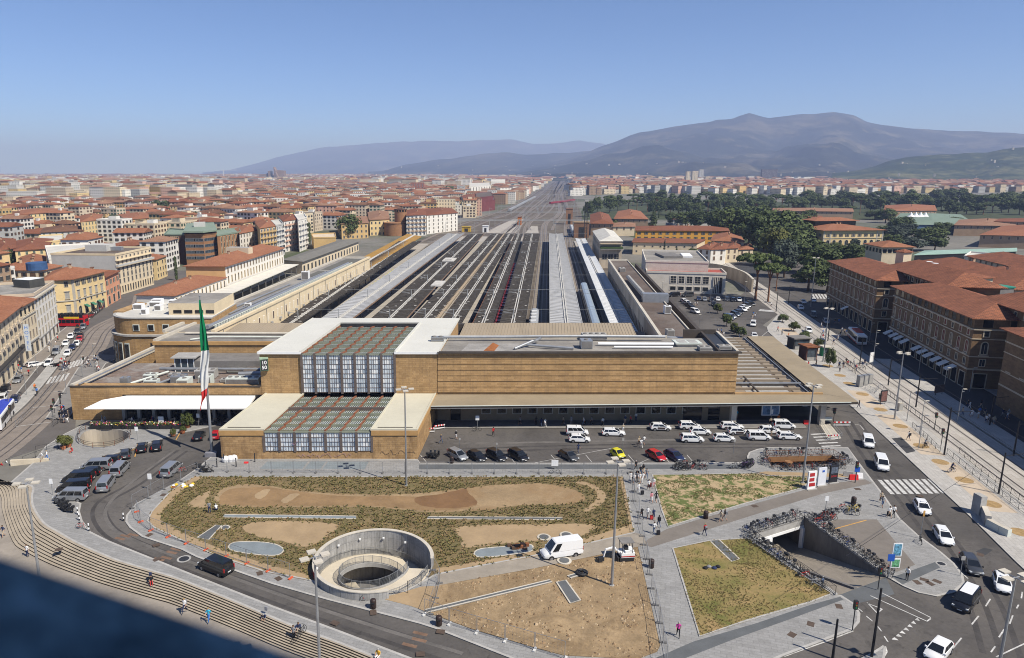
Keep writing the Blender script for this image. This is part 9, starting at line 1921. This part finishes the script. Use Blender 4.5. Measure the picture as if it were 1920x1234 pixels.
bar_(1512,795,'red plastic barrier under the canopy edge',RBR,z=0);bar_(1600,899,'bright red plastic barrier beside the white one',RBR,1.4);bar_(1611,896,'white plastic barrier right of the red one',WHT,1.0);bar_(1590,893,'grey green plastic barrier left of the red one',CONC,1.4,.8,-.4);bar_(462,868,'low red plastic block on the pavement by the white bags',RBR,.8,.2)
def strp(px,py,label,L,a,z=0,h=1.0):
 t=thg('striped_barrier',label,'barrier',G(px,py,z),a);n=8
 for i in range(n):x=-L/2+L*i/n;MB().X(x,x+L/n,-.03,.03,h-.25,h,(RBR,WHT)[i%2]).B('stripe_board',t)
 for x in(-L/2+.1,L/2-.1):MB().T([(x,0,0),(x,0,h)],.04,5,STL).B('leg',t)
 MB().X(-L/2,L/2,-.02,.02,.25,.4,WHT).B('lower_board',t);return t
strp(1578,800,'red and white striped barrier on the road at the canopy corner',3.2,0);strp(1562,825,'red and white striped barrier with white box at the crossing',2.2,.1);strp(805,812,'striped tape barrier left one beside the entrance side wall',2.0,.1);strp(824,806,'striped tape barrier right one beside the entrance side wall',2.2,.4)
t=thg('stair_well','small fenced stair well with pale frame at the canopy corner','stair',(0,0,0));a=[G2(1538,797),G2(1556,795),G2(1578,822),G2(1556,826)]
for k in range(4):p,q=VC((*a[k],0)),VC((*a[(k+1)%4],0));g_=MB();[g_.T([p+VC((0,0,zz)),q+VC((0,0,zz))],.035,4,STL)for zz in(1.0,.5)];g_.B('rail',t);MB().T([p,p+VC((0,0,1.05))],.05,5,CONC).B('post',t)
MB().Q([(*p,.02)for p in a],CNL).B('slab',t);MB().X(a[0][0]-.2,a[0][0]+2.2,a[0][1]+.1,a[0][1]+.5,.9,1.5,FRW).B('frame',t)
FLW=[mat('flower_pink',(.45,.12,.30),.8,.1,2),mat('flower_white',(.62,.6,.5),.8,.1,2),mat('flower_red',(.5,.05,.04),.8,.1,2),mat('flower_yellow',(.5,.35,.05),.8,.1,2),LEAF['leaf_mid'],LEAF['leaf_light']]
for k in range(8):
 a,b=G(168+k*22,805,.12),G(168+(k+1)*22,805,.12);t=thg('flower_planter','dark flower planter, number %s from the left before the cafe terrace'%'one two three four five six seven eight'.split()[k],'planter',a);L=b.x-a.x-.15
 MB().X(0,L,0,.8,0,.7,PLA).B('trough',t);mb=MB()
 for _ in range(70):
  x,y,z,s=RU(0,L),RU(.05,.75),RU(.65,1.25),RU(.08,.2);m=RC(FLW+[LEAF['leaf_mid']]*3+[LEAF['leaf_light']]*2);mb.F([(x-s,y,z),(x,y-s,z+.05),(x+s,y,z),(x,y+s,z+.1),(x,y,z+s)],[(0,1,4),(1,2,4),(2,3,4),(3,0,4)],m)
 o=mb.B('flowers',t);o['kind']='stuff'
for k in range(9):
 for j in range(2):
  p=(-63+k*2.7,127.6+j*1.4,.12);t=thg('cafe_table','small round cafe table in the shade under the white canopy','table',p,0,'tables of the cafe terrace');MB().L([(.4,.72),(.4,.76)],10,(0,0,0),CNL).B('table_top',t);MB().T([(0,0,0),(0,0,.72)],.04,5,DKM).B('leg',t)
  for s in(-1,1):c=thg('cafe_chair','dark cafe chair in the shade under the white canopy','chair',(p[0]+s*.75,p[1],.12),0,'chairs of the cafe terrace');MB().X(-.2,.2,-.2,.2,.42,.47,PLA).B('seat',c);MB().X(s*.18-.02,s*.18+.02,-.2,.2,.47,.85,PLA).B('backrest',c);MB().X(-.16,.16,-.16,.16,0,.42,DKM).B('legs',c)
for x,y,l,r in((352,802,'olive tree in a terracotta pot at the cafe corner',1.3),(343,812,'small potted shrub before the olive pot',.6),(325,817,'small potted palm on the pavement',.6),(119,842,'pale olive shrub leftmost over orange pots',1.1),(129,838,'pale olive shrub right one over orange pots',.9)):
 p=G(x,y,.12);tree(p.x,p.y,r,r*2.4,'round','leaf_yellow'if x<200 else'leaf_light',l);t=thg('terracotta_pot','terracotta pot holding the '+l.split(' in a')[0].split(' before')[0].split(' on the')[0].split(' over')[0],'pot',p);MB().L([(.35,0),(.5,.5),(.55,.55),(.5,.56)],12,(0,0,0),mat('terracotta',(.42,.15,.07),.85,.15,1)).B('body',t);MB().L([(.46,.5),(.1,.54)],10,(0,0,0),MULCH).B('soil',t)
for x,y,l in((303,800,'menu board left one at the cafe planters'),(345,800,'menu board right one at the cafe planters')):t=thg('menu_board',l,'sign',G(x,y,.12));MB().X(-.5,.5,-.05,.05,.7,2.0,WHT).B('board',t);MB().T([(0,0,0),(0,0,.7)],.05,5,DKM).B('post',t)
t=thg('rubble_pile','pile of rust brown roots on the right pill shaped cover','heap',G(973,1027,.18))
for k in range(18):MB().X(-.25,.25,-.15,.15,0,RU(.2,.5),RC([RUST,SHUT_B,BIN])).B('lump',t).location=(RU(-1.3,1.2),RU(-.4,.4),0)
t=thg('cable_coil','dark cable coil on the rough soil beside the ground panel','coil',G(1091,1075,.3));MB().T([(.6*cos(2*PI*i/14),.6*sin(2*PI*i/14),.14)for i in range(14)],.16,6,PLA,closed=True).B('outer_coil',t);MB().T([(.35*cos(2*PI*i/12),.35*sin(2*PI*i/12),.2)for i in range(12)],.1,6,DKM,closed=True).B('inner_coil',t)
for a,b,l in((1020,1008,'round concrete manhole left of the cargo van'),(1062,1004,'round dark manhole behind the cargo van'),(1058,1052,'wide ring manhole before the cargo van')):t=thg('manhole',l,'manhole',G(a,b,.15));MB().L([(.9,0),(.9,.1)],20,(0,0,0),CNL).B('ring',t);MB().L([(.62,.1),(.62,.13)],18,(0,0,0),SDK).B('lid',t)
t=thg('traffic_island','pale triangular traffic island at the bottom edge','island',(0,0,0));g_=gpts([(1605,1240),(1630,1228),(1655,1212),(1662,1216),(1658,1240)]);MB().P(g_,0,.13,KERB,SLAB).B('slab',t);stp(MB(),g_,.25,0,.135,KERB).B('kerb',t)
## PEOPLE
SKIN=mat('skin',(.42,.24,.16),.6,.08,2);HAIRS=[mat('hair_dark',(.02,.014,.01),.7,.1,2),mat('hair_brown',(.08,.045,.022),.7,.1,2),mat('hair_fair',(.30,.21,.10),.7,.1,2),mat('hair_grey',(.30,.29,.28),.7,.1,2)]
SHOE=mat('shoes',(.05,.045,.04),.7,.2,2)
CLO={'white':(.68,.67,.65),'black':(.015,.015,.017),'navy':(.02,.03,.08),'red':(.45,.03,.03),'pink':(.6,.25,.27),'blue':(.05,.16,.45),'cyan':(.04,.38,.55),'grey':(.22,.22,.23),'beige':(.42,.34,.24),'yellow':(.62,.36,.04),'magenta':(.45,.04,.25),'orange':(.6,.16,.03),'denim':(.07,.10,.17),'green':(.08,.2,.08),'khaki':(.22,.19,.11),'skinleg':(.42,.24,.16)}
CM_={k:mat('cloth_'+k,c,.85,.12,3)for k,c in CLO.items()}
def bdm(J,name):
 """one continuous skinned body from joints: J maps joint -> (x,y,z); faces get shirt/trousers/skin/shoe slots by nearest bone"""
 R={'pelvis':.135,'waist':.125,'chest':.15,'neck':.055,'head':.095,'crown':.075}
 for s in'lr':R.update({s+'sh':.075,s+'el':.05,s+'wr':.036,s+'ha':.035,s+'hip':.098,s+'kn':.064,s+'an':.045,s+'to':.042})
 E=[('pelvis','waist',0),('waist','chest',0),('chest','neck',0),('neck','head',2),('head','crown',2)]
 for s in'lr':E+=[('chest',s+'sh',0),(s+'sh',s+'el',0),(s+'el',s+'wr',2),(s+'wr',s+'ha',2),('pelvis',s+'hip',1),(s+'hip',s+'kn',1),(s+'kn',s+'an',4),(s+'an',s+'to',3)]
 ks=list(J);me=bpy.data.meshes.new(name);me.from_pydata([J[k]for k in ks],[(ks.index(a),ks.index(b))for a,b,_ in E],[])
 o=bpy.data.objects.new(name,me);COL.objects.link(o);sm=o.modifiers.new('s','SKIN');sm.use_smooth_shade=True;o.modifiers.new('d','SUBSURF').levels=1
 for k,v in zip(ks,me.skin_vertices[0].data):v.radius=(R[k],R[k]*(.72 if k in('chest','waist','pelvis')else 1));v.use_root=k=='pelvis'
 out=bpy.data.meshes.new_from_object(o.evaluated_get(bpy.context.evaluated_depsgraph_get()));bpy.data.objects.remove(o);out.name=name
 segs=[(VC(J[a]),VC(J[b]),m,R[a])for a,b,m in E]
 for k in range(5):out.materials.append(SKIN)
 for p in out.polygons:
  c=p.center;best=(9,0)
  for a,b,m,r in segs:
   d=b-a;t=max(0,min(1,(c-a).dot(d)/max(1e-6,d.length_squared)));q=(c-(a+d*t)).length-r*.5
   if q<best[0]:best=(q,m)
  p.material_index=best[1]
 return out
def pose(**k):
 J=dict(pelvis=(0,0,.96),waist=(0,0,1.12),chest=(0,0,1.34),neck=(0,.01,1.5),head=(0,.03,1.61),crown=(0,.02,1.7))
 for s,x in(('l',-1),('r',1)):J.update({s+'sh':(x*.19,0,1.42),s+'el':(x*.25,-.02,1.14),s+'wr':(x*.25,.06,.9),s+'ha':(x*.25,.09,.8),s+'hip':(x*.1,0,.9),s+'kn':(x*.11,.02,.5),s+'an':(x*.11,-.02,.09),s+'to':(x*.12,.14,.045)})
 J.update(k);return J
POSES={'stand':pose(rel=(.22,-.06,1.15),rwr=(.2,.16,1.05),rha=(.18,.24,1.08)),'walk':pose(lkn=(-.11,.2,.52),lan=(-.11,.26,.12),lto=(-.11,.42,.08),rkn=(.11,-.02,.5),ran=(.11,-.34,.16),rto=(.11,-.22,.05),lel=(-.24,-.14,1.16),lwr=(-.23,-.12,.93),lha=(-.23,-.1,.83),rel=(.24,.1,1.16),rwr=(.22,.24,.98),rha=(.21,.3,.9)),'stride':pose(lkn=(-.1,-.06,.5),lan=(-.1,-.36,.2),lto=(-.1,-.26,.06),rkn=(.1,.22,.54),ran=(.1,.3,.1),rto=(.1,.46,.06),lel=(-.24,.08,1.15),lwr=(-.22,.22,.96),lha=(-.21,.28,.88),rel=(.25,-.15,1.16),rwr=(.26,-.2,.92),rha=(.26,-.22,.82)),'sit':pose(pelvis=(0,0,.5),waist=(0,.0,.66),chest=(0,.04,.88),neck=(0,.09,1.03),head=(0,.12,1.14),crown=(0,.11,1.23),lsh=(-.19,.04,.95),rsh=(.19,.04,.95),lel=(-.25,.14,.7),rel=(.25,.14,.7),lwr=(-.14,.34,.62),rwr=(.14,.34,.62),lha=(-.12,.42,.6),rha=(.12,.42,.6),lhip=(-.1,.02,.46),rhip=(.1,.02,.46),lkn=(-.12,.42,.5),rkn=(.12,.42,.5),lan=(-.12,.46,.09),ran=(.12,.46,.09),lto=(-.12,.62,.045),rto=(.12,.62,.045)),'crouch':pose(pelvis=(0,-.1,.36),waist=(0,-.02,.5),chest=(0,.16,.66),neck=(0,.28,.76),head=(0,.36,.83),crown=(0,.4,.91),lsh=(-.19,.2,.7),rsh=(.19,.2,.7),lel=(-.2,.38,.5),rel=(.2,.38,.5),lwr=(-.12,.5,.3),rwr=(.12,.5,.3),lha=(-.1,.55,.2),rha=(.1,.55,.2),lhip=(-.1,-.06,.34),rhip=(.1,-.06,.34),lkn=(-.15,.28,.46),rkn=(.15,.28,.46),lan=(-.13,.06,.09),ran=(.13,.06,.09),lto=(-.13,.22,.045),rto=(.13,.22,.045)),'ride':pose(pelvis=(0,-.2,1.0),waist=(0,-.12,1.14),chest=(0,.04,1.33),neck=(0,.13,1.46),head=(0,.2,1.56),crown=(0,.19,1.65),lsh=(-.19,.06,1.4),rsh=(.19,.06,1.4),lel=(-.26,.26,1.2),rel=(.26,.26,1.2),lwr=(-.26,.42,1.06),rwr=(.26,.42,1.06),lha=(-.26,.48,1.02),rha=(.26,.48,1.02),lhip=(-.1,-.16,.95),rhip=(.1,-.16,.95),lkn=(-.11,.16,.72),rkn=(.11,.2,.86),lan=(-.12,.0,.3),ran=(.12,.06,.5),lto=(-.12,.16,.26),rto=(.12,.2,.46))}
BODY={k:bdm(v,'body')for k,v in POSES.items()}
def hair_mesh(J):
 h=VC(J['head']);c=VC(J['crown']);m=MB();d=(c-h).normalized();u=h.lerp(c,.55)-VC((0,.03,0));m.L([(.098,-.06),(.105,.0),(.095,.06),(.05,.1),(.01,.115)],10,tuple(u));return m.mesh('hair')
HAIRM={k:hair_mesh(v)for k,v in POSES.items()}
FACEM={}
for k,v in POSES.items():
 h=VC(v['head']);m=MB();m.X(h.x-.014,h.x+.014,h.y+.085,h.y+.12,h.z-.02,h.z+.03);FACEM[k]=m.mesh('nose')
def psn(px,py,ps,rz,shirt,legs,label,z=.12,long=True,hair=None,bag=None,group=None,h=1.0,at_p=None):
 t=thg('person',label,'person',at_p or G(px,py,z),rz,group);t.scale=(h,h,h)
 o=link('body',BODY[ps],t)
 for i,m in EN((CM_[shirt],CM_[legs],SKIN,SHOE,CM_[legs]if long else SKIN)):o.material_slots[i].link='OBJECT';o.material_slots[i].material=m
 hr=link('hair',HAIRM[ps],t)
 if not HAIRM[ps].materials:HAIRM[ps].materials.append(HAIRS[0])
 hr.material_slots[0].link='OBJECT';hr.material_slots[0].material=hair or RC(HAIRS)
 n=link('nose',FACEM[ps],t)
 if not FACEM[ps].materials:FACEM[ps].materials.append(SKIN)
 if bag=='pack':b=thg('backpack','backpack of the '+' '.join(label.split(',')[0].split()[:11]),'backpack',t.location,rz);MB().X(-.15,.15,-.32,-.13,1.02,1.45,CM_[RC(['black','navy','grey'])]).B('bag',b);MB().X(-.12,.12,-.37,-.321,1.05,1.2,CM_['black']).B('pocket',b)
 if bag in('case','redcase'):
  p=t.location+VC((cos(rz)*.45+sin(rz)*.35,sin(rz)*.45-cos(rz)*.35,0));b=thg('suitcase',('red'if bag=='redcase'else'dark')+' rolling suitcase pulled by the '+label.split(',')[0],'suitcase',p,rz);MB().X(-.22,.22,-.13,.13,.06,.62,CM_['red']if bag=='redcase'else CM_['black']).B('case',b);MB().T([(-.1,0,.62),(-.1,0,1.0),(.1,0,1.0),(.1,0,.62)],.012,4,DKM).B('handle',b)
 return t
GC2='people walking on the crowd path'
cs=['white','black','navy','grey','white','beige','blue','red','denim']
for(x,y,ps,rz,sh,lg,lab,lo,bag)in((1192,882,'walk',3.3,'black','black','person in black at the head of the crowd path',True,None),(1201,892,'stand',3.0,'black','denim','person in dark top just inside the crowd path',True,'case'),(1206,889,'walk',3.2,'black','beige','dark dressed walker beside the first suitcase',False,None),(1212,898,'walk',2.9,'grey','denim','person in grey beside the lawn kerb',True,'case'),(1182,904,'walk',3.4,'white','white','person all in white nearest the zigzag fence',True,None),(1188,907,'stride',3.2,'white','grey','person in white shirt and grey shorts by the fence',False,None),(1194,904,'stand',3.1,'grey','black','person in grey in the middle of the cluster',True,'case'),(1199,906,'walk',3.0,'white','beige','person in white with beige shorts in the cluster',False,None),(1205,905,'stride',3.1,'white','white','second person all in white right of the cluster',True,None),(1216,919,'walk',3.2,'white','black','person in white shirt and black shorts',False,'pack'),(1225,915,'stride',3.0,'white','pink','person in white top by the lawn kerb',False,'redcase'),(1197,926,'walk',.2,'white','white','person in long white with two dark bags',True,'case'),(1221,943,'walk',.1,'pink','white','person in pink top and white skirt',False,None),(1230,942,'stride',.2,'black','black','person in black beside the pink top',False,None),(1203,973,'walk',.3,'black','black','slim person in long black',True,None),(1214,972,'stride',.1,'white','grey','person in white top pulling red luggage',False,'redcase'),(1225,975,'walk',.2,'navy','navy','person in navy dress',False,None),(1226,1001,'stride',.2,'white','denim','person in white shirt at the path end',True,'case'),(1235,988,'walk',.1,'black','denim','person in dark top carrying white bag',True,'pack')):
 psn(x,y,ps,rz,sh,lg,lab,.125,lo,None,bag,GC2)
for(x,y,ps,rz,sh,lg,lab,lo,bag,z)in((1321,1004,'walk',.2,'red','navy','person in red with navy trousers on the pale pavement',True,'pack',.12),(1351,979,'walk',1.6,'beige','beige','person in beige clothes and hat on the brown path',False,None,.13),(1358,977,'stride',1.5,'black','grey','person in black top beside the beige one',False,'pack',.13),(1271,1194,'walk',2.9,'magenta','black','person in magenta top low on the grey path',True,None,.12),(827,832,'stride',-1.2,'navy','denim','person in navy walking by the striped tape',True,None,0),(855,824,'walk',.3,'black','white','person in black and white on the forecourt',False,None,0),(925,818,'walk',.1,'red','black','person in red alone on the forecourt',True,None,0),(1084,849,'stride',.3,'navy','navy','person in navy behind the grey car',True,None,0),(1168,811,'stand',.0,'beige','white','person in beige at the portico kerb',False,None,0),(1198,836,'walk',.2,'beige','black','person left in the group before the red car',False,None,0),(1202,840,'walk',.1,'white','white','person all in white in the group before the red car',True,None,0),(1207,834,'stride',.3,'white','grey','person right in the group before the red car',False,None,0),(975,797,'walk',1.5,'grey','black','person in grey in the portico shade, leftmost',False,None,.14),(1005,797,'stand',.2,'black','black','person in black in the portico shade',True,None,.14),(1015,800,'stride',.5,'navy','denim','person in navy at the portico edge',True,None,.14),(1022,801,'walk',.3,'white','white','person in white at the portico edge',True,None,.14),(1056,797,'walk',1.4,'beige','black','person in beige under the portico',False,None,.14),(1071,796,'stand',0,'grey','grey','person in grey standing by a portico window',True,None,.14),(1094,798,'walk',1.5,'white','denim','person in white top under the portico',True,'case',.14),(1109,797,'stride',1.5,'grey','black','person in grey with dark legs under the portico',True,None,.14),(1130,799,'walk',0,'white','black','person in white and black at the portico edge',True,None,.14),(1172,795,'stand',.1,'navy','beige','person in navy by the portico windows',False,None,.14),(1182,795,'walk',1.6,'red','black','person in dull red under the portico',True,None,.14),(1192,790,'stand',.2,'white','navy','person in white deep in the portico',True,None,.14),(1375,786,'stand',.1,'white','white','person in white at the station doors, left one',True,None,.14),(1381,785,'stand',.2,'cyan','beige','person in light blue at the station doors',False,None,.14),(1444,799,'stand',.1,'beige','black','person in beige behind the taxi row',False,None,0),(1449,801,'walk',.5,'black','black','person in black behind the taxi row',True,None,0),(1459,793,'stand',.2,'orange','black','person in orange behind the people carrier taxi',True,None,.14),(1446,818,'stand',.4,'black','beige','person bending at the taxi door',False,None,0),(1610,766,'walk',.6,'black','navy','person in black at the road kerb below the canopy tip',True,None,.12),(1651,942,'walk',2.9,'beige','black','shirtless looking person on the zebra corner',False,None,.12),(1654,951,'stride',3.0,'grey','denim','person in grey blue shirt at the zebra corner',False,None,.12),(1667,971,'walk',3.1,'white','beige','left of two people with a case below the zebra',False,None,.12),(1675,969,'stride',3.2,'white','black','right of two people with a case below the zebra',True,'case',.12),(1703,826,'walk',.3,'white','navy','person in white on the tram pavement by the asphalt patch',False,'pack',.12),(1700,1088,'stand',2.0,'white','black','person in white standing by the underpass mouth',True,None,.12),(1648,752,'stand',1.2,'black','black','person in black left of the advertising panel',True,None,.12),(1656,748,'stand',1.0,'navy','black','person in navy behind the advertising panel',True,None,.12),(1530,687,'walk',.5,'black','black','person in black at the dark red kiosk',True,None,.12),(1515,690,'stand',.5,'red','grey','person in red below the kiosks',True,None,.12),(1498,668,'stand',.5,'red','beige','person in red top before the dark kiosk',False,None,.12),(1478,635,'walk',.5,'orange','grey','person in orange on the tram pavement tip',True,None,.12),(1458,622,'walk',.5,'red','black','person in red at the pavement tip',True,None,.12),(1466,628,'stand',.5,'grey','black','person in grey at the pavement tip',True,None,.12),(1446,575,'walk',.5,'white','black','person crossing the far zebra',False,None,0),(5,885,'walk',2.5,'red','black','person in red at the left edge by the cream wall',True,None,-1.2),(14,880,'stand',2.5,'white','blue','person in white and blue at the left edge',True,None,-1.2),(80,866,'walk',2.2,'white','beige','left of two people in white before the cream wall',False,None,.12),(89,863,'stride',2.2,'white','blue','right of two people in white before the cream wall',True,None,.12),(136,850,'sit',2.6,'red','red','person in red sitting beside the orange pots',False,None,.0),(393,962,'stand',.3,'grey','navy','gardener standing in the planted bed',True,None,.15),(406,958,'crouch',.5,'white','navy','gardener in white crouching in the planted bed',True,None,.15),(7,1007,'walk',2.8,'navy','beige','person in navy at the left end of the curved steps',False,None,-1.4),(52,1044,'stand',2.9,'white','navy','person in white at the foot of the curved steps',True,None,-1.4),(284,1096,'sit',3.6,'black','red','person with red trousers sitting on the curved steps',True,'pack',-.75),(347,1148,'stride',3.0,'white','navy','person with backpack low on the curved steps',True,'pack',-1.2),(392,1166,'walk',2.9,'cyan','blue','person in bright blue low on the curved steps',True,None,-1.3),(498,1162,'crouch',2.8,'navy','grey','person in navy crouching on the curved steps',True,'pack',-.4),(560,1186,'sit',3.4,'navy','beige','person sitting on the curved steps by the bicycle',False,None,-.5),(551,1200,'stand',3.0,'grey','black','person in grey on the curved steps by the bicycle',True,None,-.7),(710,1236,'sit',2.7,'yellow','white','person in yellow sitting at the bottom of the steps',False,None,-.15),(66,733,'walk',.8,'orange','black','person in orange on the left tram platform',True,None,.24),(70,741,'stand',.8,'blue','black','child in blue on the left tram platform',True,None,.24)):
 psn(x,y,ps,rz,sh,lg,lab,z,lo,None,bag)
def crowd(x0,x1,y0,y1,n,label,group,z=0.12):
 for k in range(n):sh,lg=RC(cs),RC(['black','denim','beige','navy','white','grey']);psn(RU(x0,x1),RU(y0,y1),RC(['stand','walk','stride']),RU(0,6.28),sh,lg,'person in %s top and %s bottoms %s'%(sh,lg,label),z,rnd.random()<.6,None,None,group)
crowd(1572,1622,682,700,14,'at the tram stop','people at the tram stop');crowd(1520,1600,604,650,16,'on the shaded arcade pavement','people in the arcade shade',.12);crowd(1800,1900,762,800,18,'in the shade of the nearest arcade','people in the near shade');crowd(160,190,676,700,14,'at the rounded corner building','people at the rounded corner');crowd(110,128,682,694,9,'crossing at the left zebra','people at the left crossing',0);crowd(110,130,770,800,9,'at the cafe wing corner','people by the cafe wing corner');crowd(84,118,625,665,9,'along the left facades','people on the left pavement');crowd(1296,1310,570,576,4,'in the car park','people in the car park');crowd(1345,1400,620,634,8,'at the car park exit','people at the car park exit');crowd(15,60,690,712,6,'on the pavement before the hotel shops','people before the hotel shops');crowd(1398,1418,588,604,4,'walking beside the parked cars','people beside the right car row')
crowd(180,330,795,799,8,'standing in the cafe terrace shade','people on the cafe terrace')
psn(0,0,'ride',-1.2-PI/2+1.4,'navy','black','cyclist in navy riding the blue bicycle',at_p=G(1784,886,.13));psn(0,0,'ride',.5-PI/2,'grey','black','cyclist on the black bicycle over the gravel pit',at_p=G(1734,840,.13))
t=psn(0,0,'sit',.6,'denim','black','person resting on the grass by the left ramp railing',at_p=G(1542,1100,-.25))
t=thg('picnic_bundle','dark clothes and bags dropped on the parched lawn','bag',G(1335,1066,.16));
for k in range(4):MB().L([(.25,0),(.3,.12),(.15,.25)],8,(0,0,0),CM_[['black','grey','navy','black'][k]]).B('bundle',t,smooth=60).location=(k*.55-.8,(k%2)*.3,0)
## THE BELL TOWER LEDGE IN THE FOREGROUND
LEDGE_BLUE=mat('skylight_blue_ledge',(.22,.36,.42),.7,.5,9,fine=30,col2=(.05,.10,.13));TST=mat('tower_stone',(.28,.25,.20),.9,.2,.8)  # ledge stone tinted blue: skylight in the shade put into its colour
bt=thg('bell_tower','blurred dark blue sloping ledge of the tower at the lower left corner','tower')
def cam_pt(px,py,d):
 u=(px-CX)/FPX;v=(py-CY)/FPX;return VC((u,CP-v*SP,-SP-v*CP))*d+VC((0,0,EYE))
A,B,C=cam_pt(-420,905,.6),cam_pt(640,1258,.5),cam_pt(1000,1395,.47)
dn=VC((0,-.42,-.16))
L0,L1=A,C;P=[A,B,C,C+dn,B+dn,A+dn];P2=[p-VC((0,0,.3))for p in P]
mb=MB();mb.F(P+P2,[(0,5,4,1),(1,4,3,2),(6,7,10,11),(7,8,9,10),(0,1,7,6),(1,2,8,7),(2,3,9,8),(3,4,10,9),(4,5,11,10),(5,0,6,11)],LEDGE_BLUE);mb.B('ledge',bt)
MB().X(-3.5,3.5,-7.6,-.62,-2,EYE-1.4,TST).B('shaft',bt)
MB().X(.75,1.6,-3.2,.15,EYE-1.6,EYE+3.2,TST).B('pier',bt);MB().X(-3.4,-1.9,-3.2,-.4,EYE-1.6,EYE+3.2,TST).B('pier',bt);MB().X(-3.6,3.6,-7.6,-1.3,EYE+3.2,EYE+4.2,TST).B('belfry_roof',bt);MB().X(-3.4,3.4,-7.5,-6.8,EYE-1.6,EYE+3.2,TST).B('back_wall',bt)
MB().X(1.6,3.4,-6.8,-5.4,EYE-1.6,EYE+3.2,TST).B('pier',bt);MB().X(-3.5,3.5,-6.8,-.65,EYE-1.6,EYE-1.35,TST).B('belfry_floor',bt)
